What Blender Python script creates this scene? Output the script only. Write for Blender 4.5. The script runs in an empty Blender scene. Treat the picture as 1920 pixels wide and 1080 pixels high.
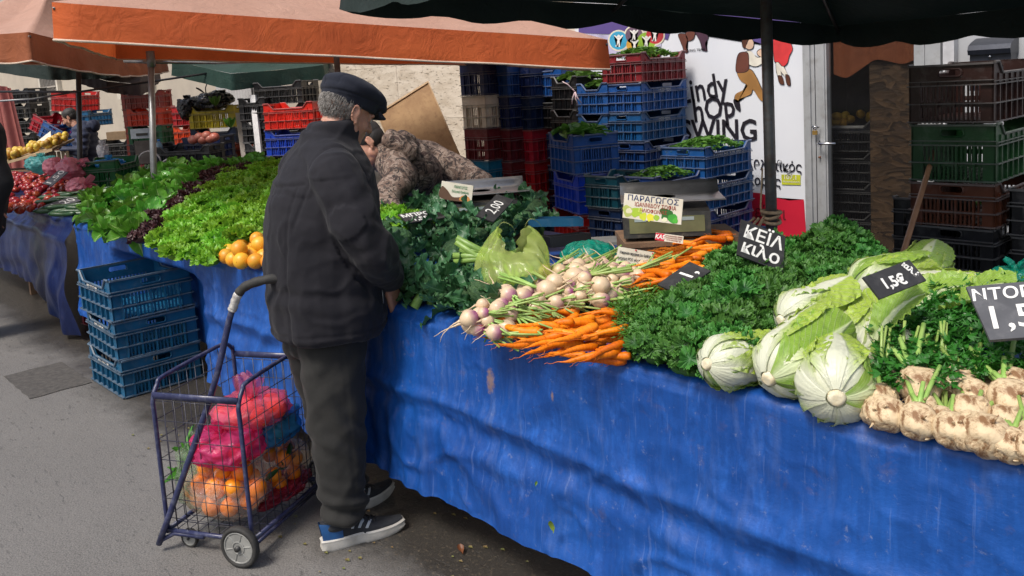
import bpy, bmesh, math, random
import numpy as np
from mathutils import Vector, Matrix, Euler, noise
R_ = math.radians
PI = math.pi
scene = bpy.context.scene
# ---------------------------------------------------------------- camera
F, YAW, PIT, ROLL, SHIFT = 1600.0, R_(47.2), R_(7.0), R_(3.6), -.1003
CAM = Vector((0, -1.76, 1.65))
_f0 = Vector((-math.sin(YAW), math.cos(YAW), 0)); _r0 = Vector((math.cos(YAW), math.sin(YAW), 0))
FW = _f0*math.cos(PIT) + Vector((0, 0, -math.sin(PIT)))
_u0 = _r0.cross(FW)
RT = _r0*math.cos(ROLL) - _u0*math.sin(ROLL)
UP = _u0*math.cos(ROLL) + _r0*math.sin(ROLL)
cam_data = bpy.data.cameras.new('camera'); cam = bpy.data.objects.new('camera', cam_data)
scene.collection.objects.link(cam); scene.camera = cam
cam_data.sensor_width = 36; cam_data.lens = F/1920*36; cam_data.shift_y = SHIFT; cam_data.clip_end = 500; cam_data.clip_start = .05
cam.matrix_world = Matrix(((RT.x, UP.x, -FW.x, CAM.x), (RT.y, UP.y, -FW.y, CAM.y), (RT.z, UP.z, -FW.z, CAM.z), (0, 0, 0, 1)))
# ---------------------------------------------------------------- sky, sun, exposure
SUN_EL, SUN_AZ = R_(56), math.atan2(-1.0, .06)         # the sun stands over the open street, in front-left of the stalls
world = bpy.data.worlds.new("World"); scene.world = world; world.use_nodes = True
wn = world.node_tree; bg = wn.nodes['Background']
sky = wn.nodes.new('ShaderNodeTexSky'); sky.sky_type = 'NISHITA'; sky.sun_disc = False
sky.sun_elevation = SUN_EL; sky.sun_rotation = PI/2 - SUN_AZ
sky.air_density = 1.2; sky.dust_density = 4.0; sky.ozone_density = 1.0
wn.links.new(sky.outputs[0], bg.inputs[0]); bg.inputs[1].default_value = .12
sd = bpy.data.lights.new('sun', 'SUN'); so = bpy.data.objects.new('sun', sd); scene.collection.objects.link(so)
sd.energy = 2.4; sd.angle = R_(16); sd.color = (1, .95, .88)
sv = Vector((math.cos(SUN_EL)*math.cos(SUN_AZ), math.cos(SUN_EL)*math.sin(SUN_AZ), math.sin(SUN_EL)))
so.rotation_euler = sv.to_track_quat('Z', 'Y').to_euler()
scene.view_settings.view_transform = 'Standard'; scene.view_settings.look = 'None'
scene.view_settings.gamma = 1; scene.view_settings.exposure = .40
scene.cycles.max_bounces = 8; scene.cycles.transparent_max_bounces = 12
# ---------------------------------------------------------------- helpers
COL = scene.collection
def rnd(a, b): return random.uniform(a, b)
def V(*a): return Vector(a)
def ray(px, py): return RT*((px-960)/F) + UP*((540-py+SHIFT*1920)/F) + FW
def at(px, py, d): return CAM + ray(px, py)*d
def onZ(px, py, z):
    r = ray(px, py); return CAM + r*((z-CAM.z)/r.z)
def onY(px, py, y):
    r = ray(px, py); return CAM + r*((y-CAM.y)/r.y)
def tag(o, label=None, cat=None, group=None, kind=None):
    if label: o['label'] = label
    if cat: o['category'] = cat
    if group: o['group'] = group
    if kind: o['kind'] = kind
    return o
def empty(name, label, cat, loc=(0, 0, 0), rz=0, group=None):
    o = bpy.data.objects.new(name, None); COL.objects.link(o); o.location = loc; o.rotation_euler = (0, 0, rz)
    o.empty_display_size = .05
    return tag(o, label, cat, group)
def link(name, me, parent=None, loc=None, rot=None, sc=None):
    o = bpy.data.objects.new(name, me); COL.objects.link(o)
    if parent: o.parent = parent
    if loc is not None: o.location = loc
    if rot is not None: o.rotation_euler = rot
    if sc is not None: o.scale = (sc, sc, sc) if isinstance(sc, (int, float)) else sc
    return o
def basis(z, x=None):
    z = Vector(z).normalized()
    x = Vector(x) if x is not None else (V(0, 0, 1) if abs(z.z) < .9 else V(1, 0, 0))
    y = z.cross(x).normalized(); x = y.cross(z).normalized()
    return x, y, z
class MB:
    def __init__(s): s.v = []; s.f = []; s.m = []; s.uv = []; s.cm = 0
    def add(s, vs, fs, uv=None):
        n = len(s.v); s.v += [tuple(v) for v in vs]
        for f in fs: s.f.append([i+n for i in f]); s.m.append(s.cm)
        s.uv += (list(uv) if uv is not None else [(0., 0.)]*len(vs))
        return s
    def box(s, c, d, M=None):
        x, y, z = d[0]/2, d[1]/2, d[2]/2; c = Vector(c)
        vs = [V(a*x, b*y, e*z) for a in (-1, 1) for b in (-1, 1) for e in (-1, 1)]
        if M is not None: vs = [M @ v for v in vs]
        return s.add([c+v for v in vs], [(0, 1, 3, 2), (4, 6, 7, 5), (0, 4, 5, 1), (2, 3, 7, 6), (0, 2, 6, 4), (1, 5, 7, 3)])
    def tube(s, P, r, n=8, cap=True, flat=1.0, closed=False):
        P = [Vector(p) for p in P]; k = len(P); rs = r if isinstance(r, (list, tuple)) else [r]*k
        vs = []; uv = []; px = None; L = 0
        for i, p in enumerate(P):
            if closed: t = P[(i+1) % k]-P[i-1]
            else: t = P[min(i+1, k-1)]-P[max(i-1, 0)]
            if t.length < 1e-9: t = V(0, 0, 1)
            x, y, _ = basis(t, px); px = x
            if i: L += (P[i]-P[i-1]).length
            for j in range(n):
                a = 2*PI*j/n; vs.append(p + x*math.cos(a)*rs[i]*flat + y*math.sin(a)*rs[i]); uv.append((j/n, L))
        fs = [(i*n+j, i*n+(j+1) % n, (i+1)*n+(j+1) % n, (i+1)*n+j) for i in range(k-1) for j in range(n)]
        if closed: fs += [((k-1)*n+j, (k-1)*n+(j+1) % n, (j+1) % n, j) for j in range(n)]
        elif cap: fs += [list(range(n))[::-1], [(k-1)*n+j for j in range(n)]]
        return s.add(vs, fs, uv)
    def loft(s, rings, cap=True):                       # rings: (centre, rx, ry, angle)   horizontal ellipses
        n = 28; vs = []
        for c, rx, ry, a in rings:
            ca, sa = math.cos(a), math.sin(a)
            for j in range(n):
                t = 2*PI*j/n; x, y = rx*math.cos(t), ry*math.sin(t)
                vs.append((c[0]+x*ca-y*sa, c[1]+x*sa+y*ca, c[2]))
        k = len(rings)
        fs = [(i*n+j, i*n+(j+1) % n, (i+1)*n+(j+1) % n, (i+1)*n+j) for i in range(k-1) for j in range(n)]
        if cap: fs += [list(range(n))[::-1], [(k-1)*n+j for j in range(n)]]
        return s.add(vs, fs)
    def ell(s, c, r, M=None, nu=20, nv=12, fn=None):
        c = Vector(c); r = (r, r, r) if isinstance(r, (int, float)) else r; vs = []; uv = []
        for i in range(nv+1):
            ph = PI*i/nv
            for j in range(nu):
                th = 2*PI*j/nu; d = V(math.sin(ph)*math.cos(th), math.sin(ph)*math.sin(th), math.cos(ph))
                k = fn(d) if fn else 1
                v = V(d.x*r[0]*k, d.y*r[1]*k, d.z*r[2]*k)
                vs.append(c+(M @ v if M is not None else v)); uv.append((j/nu, i/nv))
        fs = [(i*nu+j, (i+1)*nu+j, (i+1)*nu+(j+1) % nu, i*nu+(j+1) % nu) for i in range(nv) for j in range(nu)]
        return s.add(vs, fs, uv)
    def cap(s, a, b, ra, rb, n=16):                      # tapered capsule
        a, b = Vector(a), Vector(b); t = (b-a).normalized(); P = []; rr = []
        for i in range(5):
            q = i/4*PI/2; P.append(a - t*ra*math.cos(q)); rr.append(max(ra*math.sin(q), ra*.05))
        for i in range(5):
            q = i/4*PI/2; P.append(b + t*rb*math.sin(q)); rr.append(max(rb*math.cos(q), rb*.05))
        return s.tube(P, rr, n)
    def grid(s, fn, nu, nv, closed=False):               # fn(u,v)->Vector, u,v in 0..1
        vs = []; uv = []
        for i in range(nv+1):
            for j in range(nu+1): vs.append(fn(j/nu, i/nv)); uv.append((j/nu, i/nv))
        fs = [(i*(nu+1)+j, i*(nu+1)+j+1, (i+1)*(nu+1)+j+1, (i+1)*(nu+1)+j) for i in range(nv) for j in range(nu)]
        return s.add(vs, fs, uv)
    def xf(s, M, start=0):
        for i in range(start, len(s.v)): s.v[i] = tuple(M @ Vector(s.v[i]))
        return s
    def join(s, o, M=None):
        vs = o.v if M is None else [M @ Vector(v) for v in o.v]
        n = len(s.v); s.v += [tuple(v) for v in vs]; s.f += [[i+n for i in f] for f in o.f]; s.m += o.m; s.uv += o.uv
        return s
    def mesh(s, name, mats, smooth=True):
        me = bpy.data.meshes.new(name); me.from_pydata(s.v, [], s.f)
        for m in (mats if isinstance(mats, (list, tuple)) else [mats]): me.materials.append(m)
        me.polygons.foreach_set('material_index', s.m)
        if any(u != (0., 0.) for u in s.uv[:400]) or any(u != (0., 0.) for u in s.uv[-50:]):
            ul = me.uv_layers.new(name='UVMap'); li = np.zeros(len(me.loops), dtype=np.int32); me.loops.foreach_get('vertex_index', li)
            ul.data.foreach_set('uv', np.array(s.uv, dtype=np.float32)[li].ravel())
        me.polygons.foreach_set('use_smooth', [bool(smooth)]*len(me.polygons)); me.update()
        return me
    def build(s, name, mats, parent=None, smooth=True, **k):
        o = link(name, s.mesh(name, mats, smooth), parent, **k)
        if smooth == 'auto': autosmooth(o)
        return o
def autosmooth(o, ang=35):
    bm = bmesh.new(); bm.from_mesh(o.data)
    for e in bm.edges:
        if len(e.link_faces) == 2 and e.calc_face_angle(0) > R_(ang): e.smooth = False
    bm.to_mesh(o.data); bm.free()
def bake(o):                                             # apply modifiers without operators
    dg = bpy.context.evaluated_depsgraph_get(); ev = o.evaluated_get(dg)
    me = bpy.data.meshes.new_from_object(ev, preserve_all_data_layers=True, depsgraph=dg)
    o.modifiers.clear(); old = o.data; o.data = me; bpy.data.meshes.remove(old); return o
def remesh(name, mb, mat, voxel, smooth=6, parent=None, disp=None, fac=.5):
    o = mb.build(name, mat, parent)
    m = o.modifiers.new('r', 'REMESH'); m.mode = 'VOXEL'; m.voxel_size = voxel; m.use_smooth_shade = True
    if smooth: k = o.modifiers.new('s', 'SMOOTH'); k.factor = fac; k.iterations = smooth
    bake(o)
    if disp: 
        me = o.data; me.update(); n = len(me.vertices); co = np.zeros(n*3, np.float32); me.vertices.foreach_get('co', co)
        nr = np.zeros(n*3, np.float32); me.vertex_normals.foreach_get('vector', nr)
        co = co.reshape(-1, 3); nr = nr.reshape(-1, 3)
        d = np.array([disp(Vector(c), Vector(q)) for c, q in zip(co, nr)], dtype=np.float32)
        if d.ndim == 1: co += nr*d[:, None]
        else: co += d
        me.vertices.foreach_set('co', co.ravel()); me.update()
    o.data.materials.clear(); o.data.materials.append(mat)
    o.data.polygons.foreach_set('use_smooth', [True]*len(o.data.polygons))
    return o
def copy_tree(o, parent=None):
    c = o.copy(); COL.objects.link(c); c.parent = parent
    for ch in list(o.children): copy_tree(ch, c)
    return c
# ---------------------------------------------------------------- materials
def hexc(h):
    h = h.lstrip('#'); return tuple(((int(h[i:i+2], 16)/255) ** 2.2) for i in (0, 2, 4))
_mats = {}
class NT:
    def __init__(s, name):
        s.m = bpy.data.materials.new(name); s.m.use_nodes = True; s.t = s.m.node_tree; s.b = s.t.nodes['Principled BSDF']; s.out = s.t.nodes['Material Output']
    def n(s, typ, **k):
        q = s.t.nodes.new('ShaderNode'+typ)
        for a, b in k.items():
            if a.startswith('i_'): q.inputs[a[2:].replace('_', ' ')].default_value = b
            else: setattr(q, a, b)
        return q
    def l(s, a, b): s.t.links.new(a, b)
    def coord(s, kind='Object', scale=None):
        c = s.n('TexCoord').outputs[kind]
        if scale is not None:
            mp = s.n('Mapping'); s.l(c, mp.inputs[0]); mp.inputs['Scale'].default_value = scale if isinstance(scale, tuple) else (scale,)*3; c = mp.outputs[0]
        return c
    def noise(s, sc, det=4, rough=.55, co=None, dist=0):
        q = s.n('TexNoise'); q.inputs['Scale'].default_value = sc; q.inputs['Detail'].default_value = det; q.inputs['Roughness'].default_value = rough; q.inputs['Distortion'].default_value = dist
        if co is not None: s.l(co, q.inputs['Vector'])
        return q.outputs[0]
    def ramp(s, fac, stops, interp='LINEAR'):
        q = s.n('ValToRGB'); q.color_ramp.interpolation = interp; e = q.color_ramp.elements
        while len(e) < len(stops): e.new(.5)
        for k, (p, c) in zip(e, stops):
            k.position = p; k.color = (c if len(c) == 4 else tuple(c)+(1,)) if isinstance(c, (tuple, list)) else (c, c, c, 1)
        s.l(fac, q.inputs[0]); return q.outputs[0]
    def mix(s, fac, a, b, mode='MIX'):
        q = s.n('Mix'); q.data_type = 'RGBA'; q.blend_type = mode
        for i, x in ((0, fac), (6, a), (7, b)):
            if isinstance(x, (int, float)) and i == 0: q.inputs[0].default_value = x
            elif isinstance(x, (tuple, list)): q.inputs[i].default_value = tuple(x)[:3]+(1,)
            else: s.l(x, q.inputs[i])
        return q.outputs[2]
    def math(s, op, a, b=0, c=0):
        q = s.n('Math'); q.operation = op
        for i, x in enumerate((a, b, c)):
            if isinstance(x, (int, float)): q.inputs[i].default_value = x
            else: s.l(x, q.inputs[i])
        return q.outputs[0]
    def bump(s, h, st=.3, dist=.01):
        q = s.n('Bump'); q.inputs['Strength'].default_value = st; q.inputs['Distance'].default_value = dist; s.l(h, q.inputs['Height'])
        if s.b.inputs['Normal'].links: s.l(s.b.inputs['Normal'].links[0].from_socket, q.inputs['Normal'])
        s.l(q.outputs[0], s.b.inputs['Normal'])
    def base(s, c):
        if isinstance(c, (tuple, list)): s.b.inputs['Base Color'].default_value = tuple(c)[:3]+(1,)
        else: s.l(c, s.b.inputs['Base Color'])
    def set(s, **k):
        for a, b in k.items():
            a = a.replace('_', ' ')
            if isinstance(b, (int, float, tuple)): s.b.inputs[a].default_value = b
            else: s.l(b, s.b.inputs[a])
        return s
def dark(c, k): return tuple(x*k for x in c)
def M(name, col, col2=None, rough=.55, sc=8, bump=.15, bsc=None, bdist=.004, spec=.5, metal=0, rand=0, trans=0, sss=0, det=4, dirt=None):
    """general procedural material: two tones mixed by noise, own roughness and bump"""
    if name in _mats: return _mats[name]
    t = NT(name); co = t.coord()
    col2 = col2 or dark(col, .7)
    c = t.mix(t.ramp(t.noise(sc, det, co=co), [(.35, 0.), (.65, 1.)]), col2, col)
    if dirt:
        f = t.ramp(t.noise(sc*2.7, 6, .7, co=co), [(.5, 0.), (.72, 1.)]); c = t.mix(t.math('MULTIPLY', f, dirt[1]), c, dirt[0])
    if rand:
        oi = t.n('ObjectInfo'); h = t.n('HueSaturation'); t.l(c, h.inputs['Color'])
        t.l(t.math('MULTIPLY_ADD', oi.outputs['Random'], rand*2, 1-rand), h.inputs['Value']); t.l(t.math('MULTIPLY_ADD', oi.outputs['Random'], rand*.15, .5-rand*.075), h.inputs['Hue']); c = h.outputs[0]
    t.base(c); t.set(Roughness=rough, Metallic=metal); t.b.inputs['Specular IOR Level'].default_value = spec
    if trans: t.b.inputs['Transmission Weight'].default_value = trans
    if sss: t.b.inputs['Subsurface Weight'].default_value = sss; t.b.inputs['Subsurface Radius'].default_value = (.01, .006, .003); t.b.inputs['Subsurface Scale'].default_value = 1.
    if bump: t.bump(t.noise(bsc or sc*4, 5, .6, co=co), bump, bdist)
    _mats[name] = t.m; return t.m
def leafmat(name, a, b, rough=.42, sc=14, trans=.35, vein=None, rand=.18, edge=None):
    """two-sided leaf: diffuse + translucent, tones a/b, optional veins on uv (u across, v along)"""
    if name in _mats: return _mats[name]
    t = NT(name); co = t.coord()
    c = t.mix(t.ramp(t.noise(sc, 5, .6, co=co), [(.32, 0.), (.68, 1.)]), a, b)
    if edge or vein:
        sep = t.n('SeparateXYZ'); t.l(t.coord('UV'), sep.inputs[0]); du = t.math('ABSOLUTE', t.math('SUBTRACT', sep.outputs[0], .5)); v = sep.outputs[1]
    if edge: c = t.mix(t.ramp(v, [(.35, 0.), (1., 1.)]), c, edge)
    if vein:
        rib = t.ramp(t.math('SUBTRACT', du, t.math('MULTIPLY', t.math('SUBTRACT', 1.0, v), vein[1])), [(.0, 1.), (.03, 0.)])
        w = t.math('ABSOLUTE', t.math('SINE', t.math('MULTIPLY', t.math('SUBTRACT', v, t.math('MULTIPLY', du, 1.1)), vein[2])))
        ve = t.ramp(w, [(.0, 1.), (.16, 0.)])
        f = t.math('MAXIMUM', rib, t.math('MULTIPLY', ve, vein[3])); c = t.mix(f, c, vein[0])
        t.bump(f, .4, .004)
    oi = t.n('ObjectInfo'); h = t.n('HueSaturation'); t.l(c, h.inputs['Color'])
    t.l(t.math('MULTIPLY_ADD', oi.outputs['Random'], rand*2, 1-rand), h.inputs['Value']); t.l(t.math('MULTIPLY_ADD', oi.outputs['Random'], .03, .485), h.inputs['Hue']); c = h.outputs[0]
    t.base(c); t.set(Roughness=rough); t.bump(t.noise(sc*5, 4, co=co), .25, .004)
    if trans:
        tr = t.n('BsdfTranslucent'); t.l(c, tr.inputs[0]); mx = t.n('MixShader'); mx.inputs[0].default_value = trans
        t.l(t.b.outputs[0], mx.inputs[1]); t.l(tr.outputs[0], mx.inputs[2]); t.l(mx.outputs[0], t.out.inputs[0])
    _mats[name] = t.m; return t.m
def film(name, col, alpha=.45, rough=.25, sc=10):
    """thin plastic-bag film: coloured gloss over what lies inside"""
    if name in _mats: return _mats[name]
    t = NT(name); co = t.coord()
    t.base(t.mix(t.noise(sc, 4, co=co), col, dark(col, .75))); t.set(Roughness=rough); t.b.inputs['Specular IOR Level'].default_value = .6
    t.bump(t.noise(sc*1.5, 5, .6, co=co, dist=1.2), .7, .02)
    tp = t.n('BsdfTransparent'); tp.inputs[0].default_value = tuple(.25+.75*x/max(col) for x in col)+(1,)
    tl = t.n('BsdfTranslucent'); tl.inputs[0].default_value = col+(1,)
    m1 = t.n('MixShader'); m1.inputs[0].default_value = .3; t.l(t.b.outputs[0], m1.inputs[1]); t.l(tl.outputs[0], m1.inputs[2])
    m2 = t.n('MixShader'); t.l(t.ramp(t.noise(sc*.6, 4, .6, co=co, dist=.8), [(.3, max(alpha-.2, 0)), (.7, min(alpha+.25, 1))]), m2.inputs[0]); t.l(tp.outputs[0], m2.inputs[1]); t.l(m1.outputs[0], m2.inputs[2]); t.l(m2.outputs[0], t.out.inputs[0])
    _mats[name] = t.m; return t.m
FONT_RES = 2
def text(s, size, mat, parent, Mx, name='lettering', align='CENTER', shear=0, sx=1, bold=0, thick=.0004, space=1):
    cu = bpy.data.curves.new(name, 'FONT'); cu.body = s; cu.size = size; cu.align_x = align; cu.align_y = 'CENTER'; cu.shear = shear; cu.offset = bold; cu.extrude = thick; cu.resolution_u = FONT_RES; cu.space_character = space
    o = bpy.data.objects.new(name, cu); COL.objects.link(o)
    dg = bpy.context.evaluated_depsgraph_get(); me = bpy.data.meshes.new_from_object(o.evaluated_get(dg)); bpy.data.objects.remove(o); bpy.data.curves.remove(cu)
    me.materials.clear(); me.materials.append(mat)
    o = link(name, me, parent); me.transform(Mx @ Matrix.Diagonal((sx, 1, 1, 1))); return o
def frame(o, x, y):                                      # matrix with origin o, x axis, y axis
    x = Vector(x).normalized(); z = x.cross(Vector(y)).normalized(); y = z.cross(x)
    return Matrix(((x.x, y.x, z.x, o[0]), (x.y, y.y, z.y, o[1]), (x.z, y.z, z.z, o[2]), (0, 0, 0, 1)))
# ================================================================ ground, walls, shop front
def asphalt():
    t = NT('asphalt'); co = t.coord(); sep = t.n('SeparateXYZ'); t.l(co, sep.inputs[0])
    big = t.noise(.9, 5, .6, co=co); fine = t.noise(170, 3, .7, co=co); mid = t.noise(9, 6, .65, co=co)
    c = t.mix(t.ramp(big, [(.3, 0.), (.7, 1.)]), (.062, .059, .057), (.108, .102, .097))
    c = t.mix(t.ramp(fine, [(.35, 0.), (.75, 1.)]), c, (.24, .23, .215), 'MIX')
    vo = t.n('TexVoronoi'); vo.inputs['Scale'].default_value = 75; t.l(co, vo.inputs[0])
    c = t.mix(t.ramp(vo.outputs[0], [(.0, .75), (.35, 0.)]), c, (.06, .057, .055))
    # wear pits drawn out along the street
    pit = t.ramp(t.noise(22, 4, .6, co=t.coord(scale=(.55, 1.6, 1))), [(.60, 0.), (.66, 1.)])
    pit2 = t.math('MULTIPLY', pit, t.ramp(t.noise(1.7, 3, co=co), [(.40, 0.), (.55, 1.)]))
    c = t.mix(t.math('MULTIPLY', pit2, .4), c, (.045, .042, .04))
    # wet, dirty band along the foot of the stall
    y = sep.outputs[1]; x = sep.outputs[0]
    wob = t.math('MULTIPLY', t.math('SUBTRACT', t.noise(2.6, 6, .7, co=co), .5), 1.1)
    band = t.ramp(t.math('ADD', t.math('MULTIPLY', t.math('ABSOLUTE', t.math('SUBTRACT', y, .12)), -1.0), wob), [(.36, 0.), (.46, 1.)])
    q = t.n('MapRange'); q.inputs[1].default_value = -.42; q.inputs[2].default_value = -.12; t.l(t.math('ADD', y, t.math('MULTIPLY', wob, .55)), q.inputs[0])
    wet = q.outputs[0]
    c = t.mix(t.math('MULTIPLY', wet, .84), c, (.016, .013, .010))
    gr = t.ramp(t.noise(60, 3, .7, co=co), [(.56, 0.), (.68, 1.)]); c = t.mix(t.math('MULTIPLY', t.math('MULTIPLY', gr, wet), .5), c, (.16, .13, .09))
    t.base(c); t.set(Roughness=t.math('SUBTRACT', .78, t.math('MULTIPLY', wet, .38)))
    t.bump(mid, .35, .02); t.bump(fine, .5, .003); t.bump(t.math('SUBTRACT', 1., pit2), .5, .005)
    return t.m
g = MB()
def gfn(u, v):
    x = -60+90*u; y = -30+60*v; return V(x, y, 0)
g.grid(gfn, 30, 20); tag(g.build('ground', asphalt(), smooth=False), kind='structure')
# rectangular cover of darker tar let into the road
pm = M('patch_tar', (.085, .078, .07), (.05, .046, .042), rough=.8, sc=30, bump=.6, bsc=120)
pb = MB(); c0, c1 = onZ(98, 652, 0), onZ(172, 640, 0)
pb.grid(lambda u, v: V(-6.05+.62*u+.006*math.sin(9*v), -.62+.34*v+.004*math.sin(23*u), .004), 8, 6); tag(pb.build('road_patch', pm), kind='structure')

WY = 4.35
plaster = M('cream_plaster', (.46, .40, .32), (.38, .33, .27), rough=.85, sc=1.5, bump=.2, bsc=30)
white_w = M('grey_white_render', (.42, .43, .45), (.36, .37, .39), rough=.8, sc=2, bump=.2, bsc=30)
def travertine():
    t = NT('travertine'); co = t.coord()
    n = t.noise(3.2, 7, .68, co=t.coord(scale=(1, 1, 3.2)), dist=.6)
    c = t.mix(t.ramp(n, [(.35, 0.), (.62, 1.)]), (.50, .42, .32), (.68, .60, .49))
    pits = t.ramp(t.noise(14, 5, .7, co=t.coord(scale=(.8, 1, 3.5))), [(.58, 0.), (.66, 1.)])
    c = t.mix(t.math('MULTIPLY', pits, .8), c, (.22, .16, .10)); t.base(c); t.set(Roughness=.75); t.bump(t.math('SUBTRACT', 1., pits), .6, .01); return t.m
trav = travertine()
def wallbox(name, x0, x1, mat, label, cat='wall', y=WY, d=.3, z0=0, z1=7):
    return tag(MB().box(((x0+x1)/2, y+d/2, (z0+z1)/2), (x1-x0, d, z1-z0)).build(name, mat, smooth=False), label, cat)
def slabs(name, x0, x1, z0, z1, sx, sz, mat, label):
    """stone facing of large slabs with fine open joints"""
    b = MB(); nx = max(1, round((x1-x0)/sx)); nz = max(1, round((z1-z0)/sz)); w = (x1-x0)/nx; h = (z1-z0)/nz
    for i in range(nx):
        for j in range(nz):
            b.box((x0+w*(i+.5), WY+.05-rnd(0, .004), z0+h*(j+.5)), (w-.003, .1, h-.003))
    b.box(((x0+x1)/2, WY+.2, (z0+z1)/2), (x1-x0, .18, z1-z0))
    return tag(b.build(name, mat, smooth=False), label, 'wall')
xe = onY(864, 200, WY).x
slabs('stone_wall', -10.3, xe+2.4, 0, 7, .95, .62, trav, 'pitted cream travertine wall behind the man in camouflage')
cw = wallbox('building_wall', -34, -10.3, plaster, 'plain cream plastered house wall far left behind the barred window')
# barred ground-floor window far left (own frame, shutters, bars)
ir = M('old_iron', (.20, .16, .13), (.12, .09, .07), rough=.7, sc=20); lt = M('stone_trim', (.66, .60, .50), rough=.8, sc=6)
def barred(px0, px1, z0, z1, label):
    x0, x1 = onY(px0, 150, WY).x, onY(px1, 150, WY).x
    w = empty('barred_window', label, 'window', ((x0+x1)/2, WY, z0)); W = x1-x0; H = z1-z0
    MB().box((0, .0, H/2), (W, .04, H)).build('pane', M('dark_pane', (.03, .03, .035), rough=.25, bump=0), w, False)
    f = MB(); f.box((-W/2-.06, -.03, H/2), (.12, .14, H+.24)); f.box((W/2+.06, -.03, H/2), (.12, .14, H+.24)); f.box((0, -.03, H+.06), (W, .13, .12)); f.box((0, -.06, -.07), (W, .2, .14)); f.build('frame', lt, w, False)
    b = MB(); n = int(W/.11)
    for i in range(n): b.box((-W/2+(i+.5)*W/n, -.09, H/2), (.02, .02, H-.02))
    for k in range(5): b.box((0, -.105, H*(k+.5)/5), (W, .015, .035))
    b.build('bars', M('pale_iron', (.42, .38, .33), (.3, .26, .22), rough=.6, sc=9), w, False); return w
barred(232, 287, 1.9, 3.5, 'tall window with pale iron bars above the brick red crates')
barred(82, 112, 1.2, 2.6, 'barred window with ornate ironwork behind the man in the hooded jacket')
# light metal roller panels and post beside the yellow crate
corr = M('pale_corrugated_metal', (.50, .49, .48), (.42, .41, .40), rough=.45, sc=3)
cp = MB(); xa, xb = onY(408, 200, 4.1).x, onY(474, 200, 4.1).x
cp.grid(lambda u, v: V(xa+(xb-xa)*u, 4.1+.018*math.sin(u*PI*26), .1+2.7*v), 160, 1); cp.box(((xa+xb)/2, 4.16, 1.4), (xb-xa, .05, 2.7)); 
tag(cp.build('metal_shutter', corr, smooth=False), 'pale ribbed metal shutter standing behind the yellow crate', 'shutter')
for px0, px1, y0, y1, d, lab in ((441, 464, 212, 340, 9.6, 'weathered pale grey board leaning beside the stack under the yellow crate'), (468, 482, 178, 345, 9.0, 'narrow white plank leaning against the column of black crates')):
    a, b_, c, e = at(px0, y0, d), at(px1-4, y0, d), at(px0+18, y1, d-.3), at(px1+14, y1, d-.3)
    m = MB(); back = V(-.02, .03, 0)
    m.add([a, b_, e, c, a+back, b_+back, e+back, c+back], [(0, 3, 2, 1), (4, 5, 6, 7), (0, 1, 5, 4), (1, 2, 6, 5), (2, 3, 7, 6), (3, 0, 4, 7)])
    tag(m.build('plank', M('weathered_board', (.50, .45, .40), (.34, .30, .27), rough=.8, sc=3, bsc=40) if px0 == 441 else M('white_board', (.60, .60, .60), rough=.5), smooth=False), lab, 'plank')
# hardboard sheet in a thin wooden frame leaning on its corner against the stone
P0, P1, P2 = at(706, 213, 8.1), at(803, 152, 8.2), at(872, 268, 8.05)
mb = empty('hardboard_sheet', 'square brown hardboard with thin wooden edge leaning on its corner against the stone', 'board', (0, 0, 0))
ux = (P1-P0); vx = (P0-P1).normalized(); 
D1 = V(.42, -.0, -.66).normalized()
q0, q1 = P0, P1; Lb = 1.05; dn = (at(880, 330, 7.9)-P1).normalized()
q2 = P1+dn*Lb; q3 = P0+dn*Lb; nrm = (q1-q0).cross(dn).normalized()
if nrm.y > 0: nrm = -nrm
def slab4(m, a, b, c, d, n, t): m.add([a, b, c, d, a-n*t, b-n*t, c-n*t, d-n*t], [(0, 1, 2, 3), (7, 6, 5, 4), (0, 4, 5, 1), (1, 5, 6, 2), (2, 6, 7, 3), (3, 7, 4, 0)])
m = MB(); slab4(m, q0, q1, q2, q3, nrm, .008); m.build('panel', M('hardboard', (.40, .25, .12), (.30, .175, .08), rough=.7, sc=7, bsc=60, bump=.2, dirt=((.20, .11, .05), .6)), mb, False)
m = MB(); L = [q0, q1, q2, q3]
for i in range(4):
    a, b = L[i], L[(i+1) % 4]; cx = (q0+q2)/2; ia, ib = a+(cx-a)*.035, b+(cx-b)*.035; slab4(m, a+nrm*.012, b+nrm*.012, ib+nrm*.012, ia+nrm*.012, nrm, .024)
m.build('edging', M('edging_wood', (.52, .37, .22), (.38, .25, .13), rough=.6, sc=20), mb, False)

# ---------------------------------------------------------------- shop front: banner, door, chipboard, mailbox
def bcoord(px, py): p = onY(px, py, WY-.02); return p.x, p.z
XB0 = onY(1085, 200, WY-.02).x; XB1 = onY(1508, 300, WY-.02).x
paper = M('banner_vinyl', (.70, .72, .76), (.64, .66, .71), rough=.45, sc=1.2, bump=.1, bsc=6)
ban = empty('shop_banner', 'large white printed dance school banner behind the stacked blue crates', 'banner', (0, 0, 0))
BY = WY-.02
def flat(name, pts, mat, lift, parent=ban, Y=None):
    """a printed patch on the banner, outlined at its own place on the sheet"""
    y = (BY if Y is None else Y)-.0004*lift
    P = [onY(px, py, BY) for px, py in pts]
    me = bpy.data.meshes.new(name); bm = bmesh.new(); vs = [bm.verts.new((p.x, y, p.z)) for p in P]; f = bm.faces.new(vs)
    bmesh.ops.triangulate(bm, faces=[f]); bm.normal_update(); bm.to_mesh(me); bm.free(); me.materials.append(mat); return link(name, me, parent)
m = MB(); m.box(((XB0+XB1)/2, WY, 1.45), (XB1-XB0, .03, 3.1)); m.build('sheet', paper, ban, False)
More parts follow.
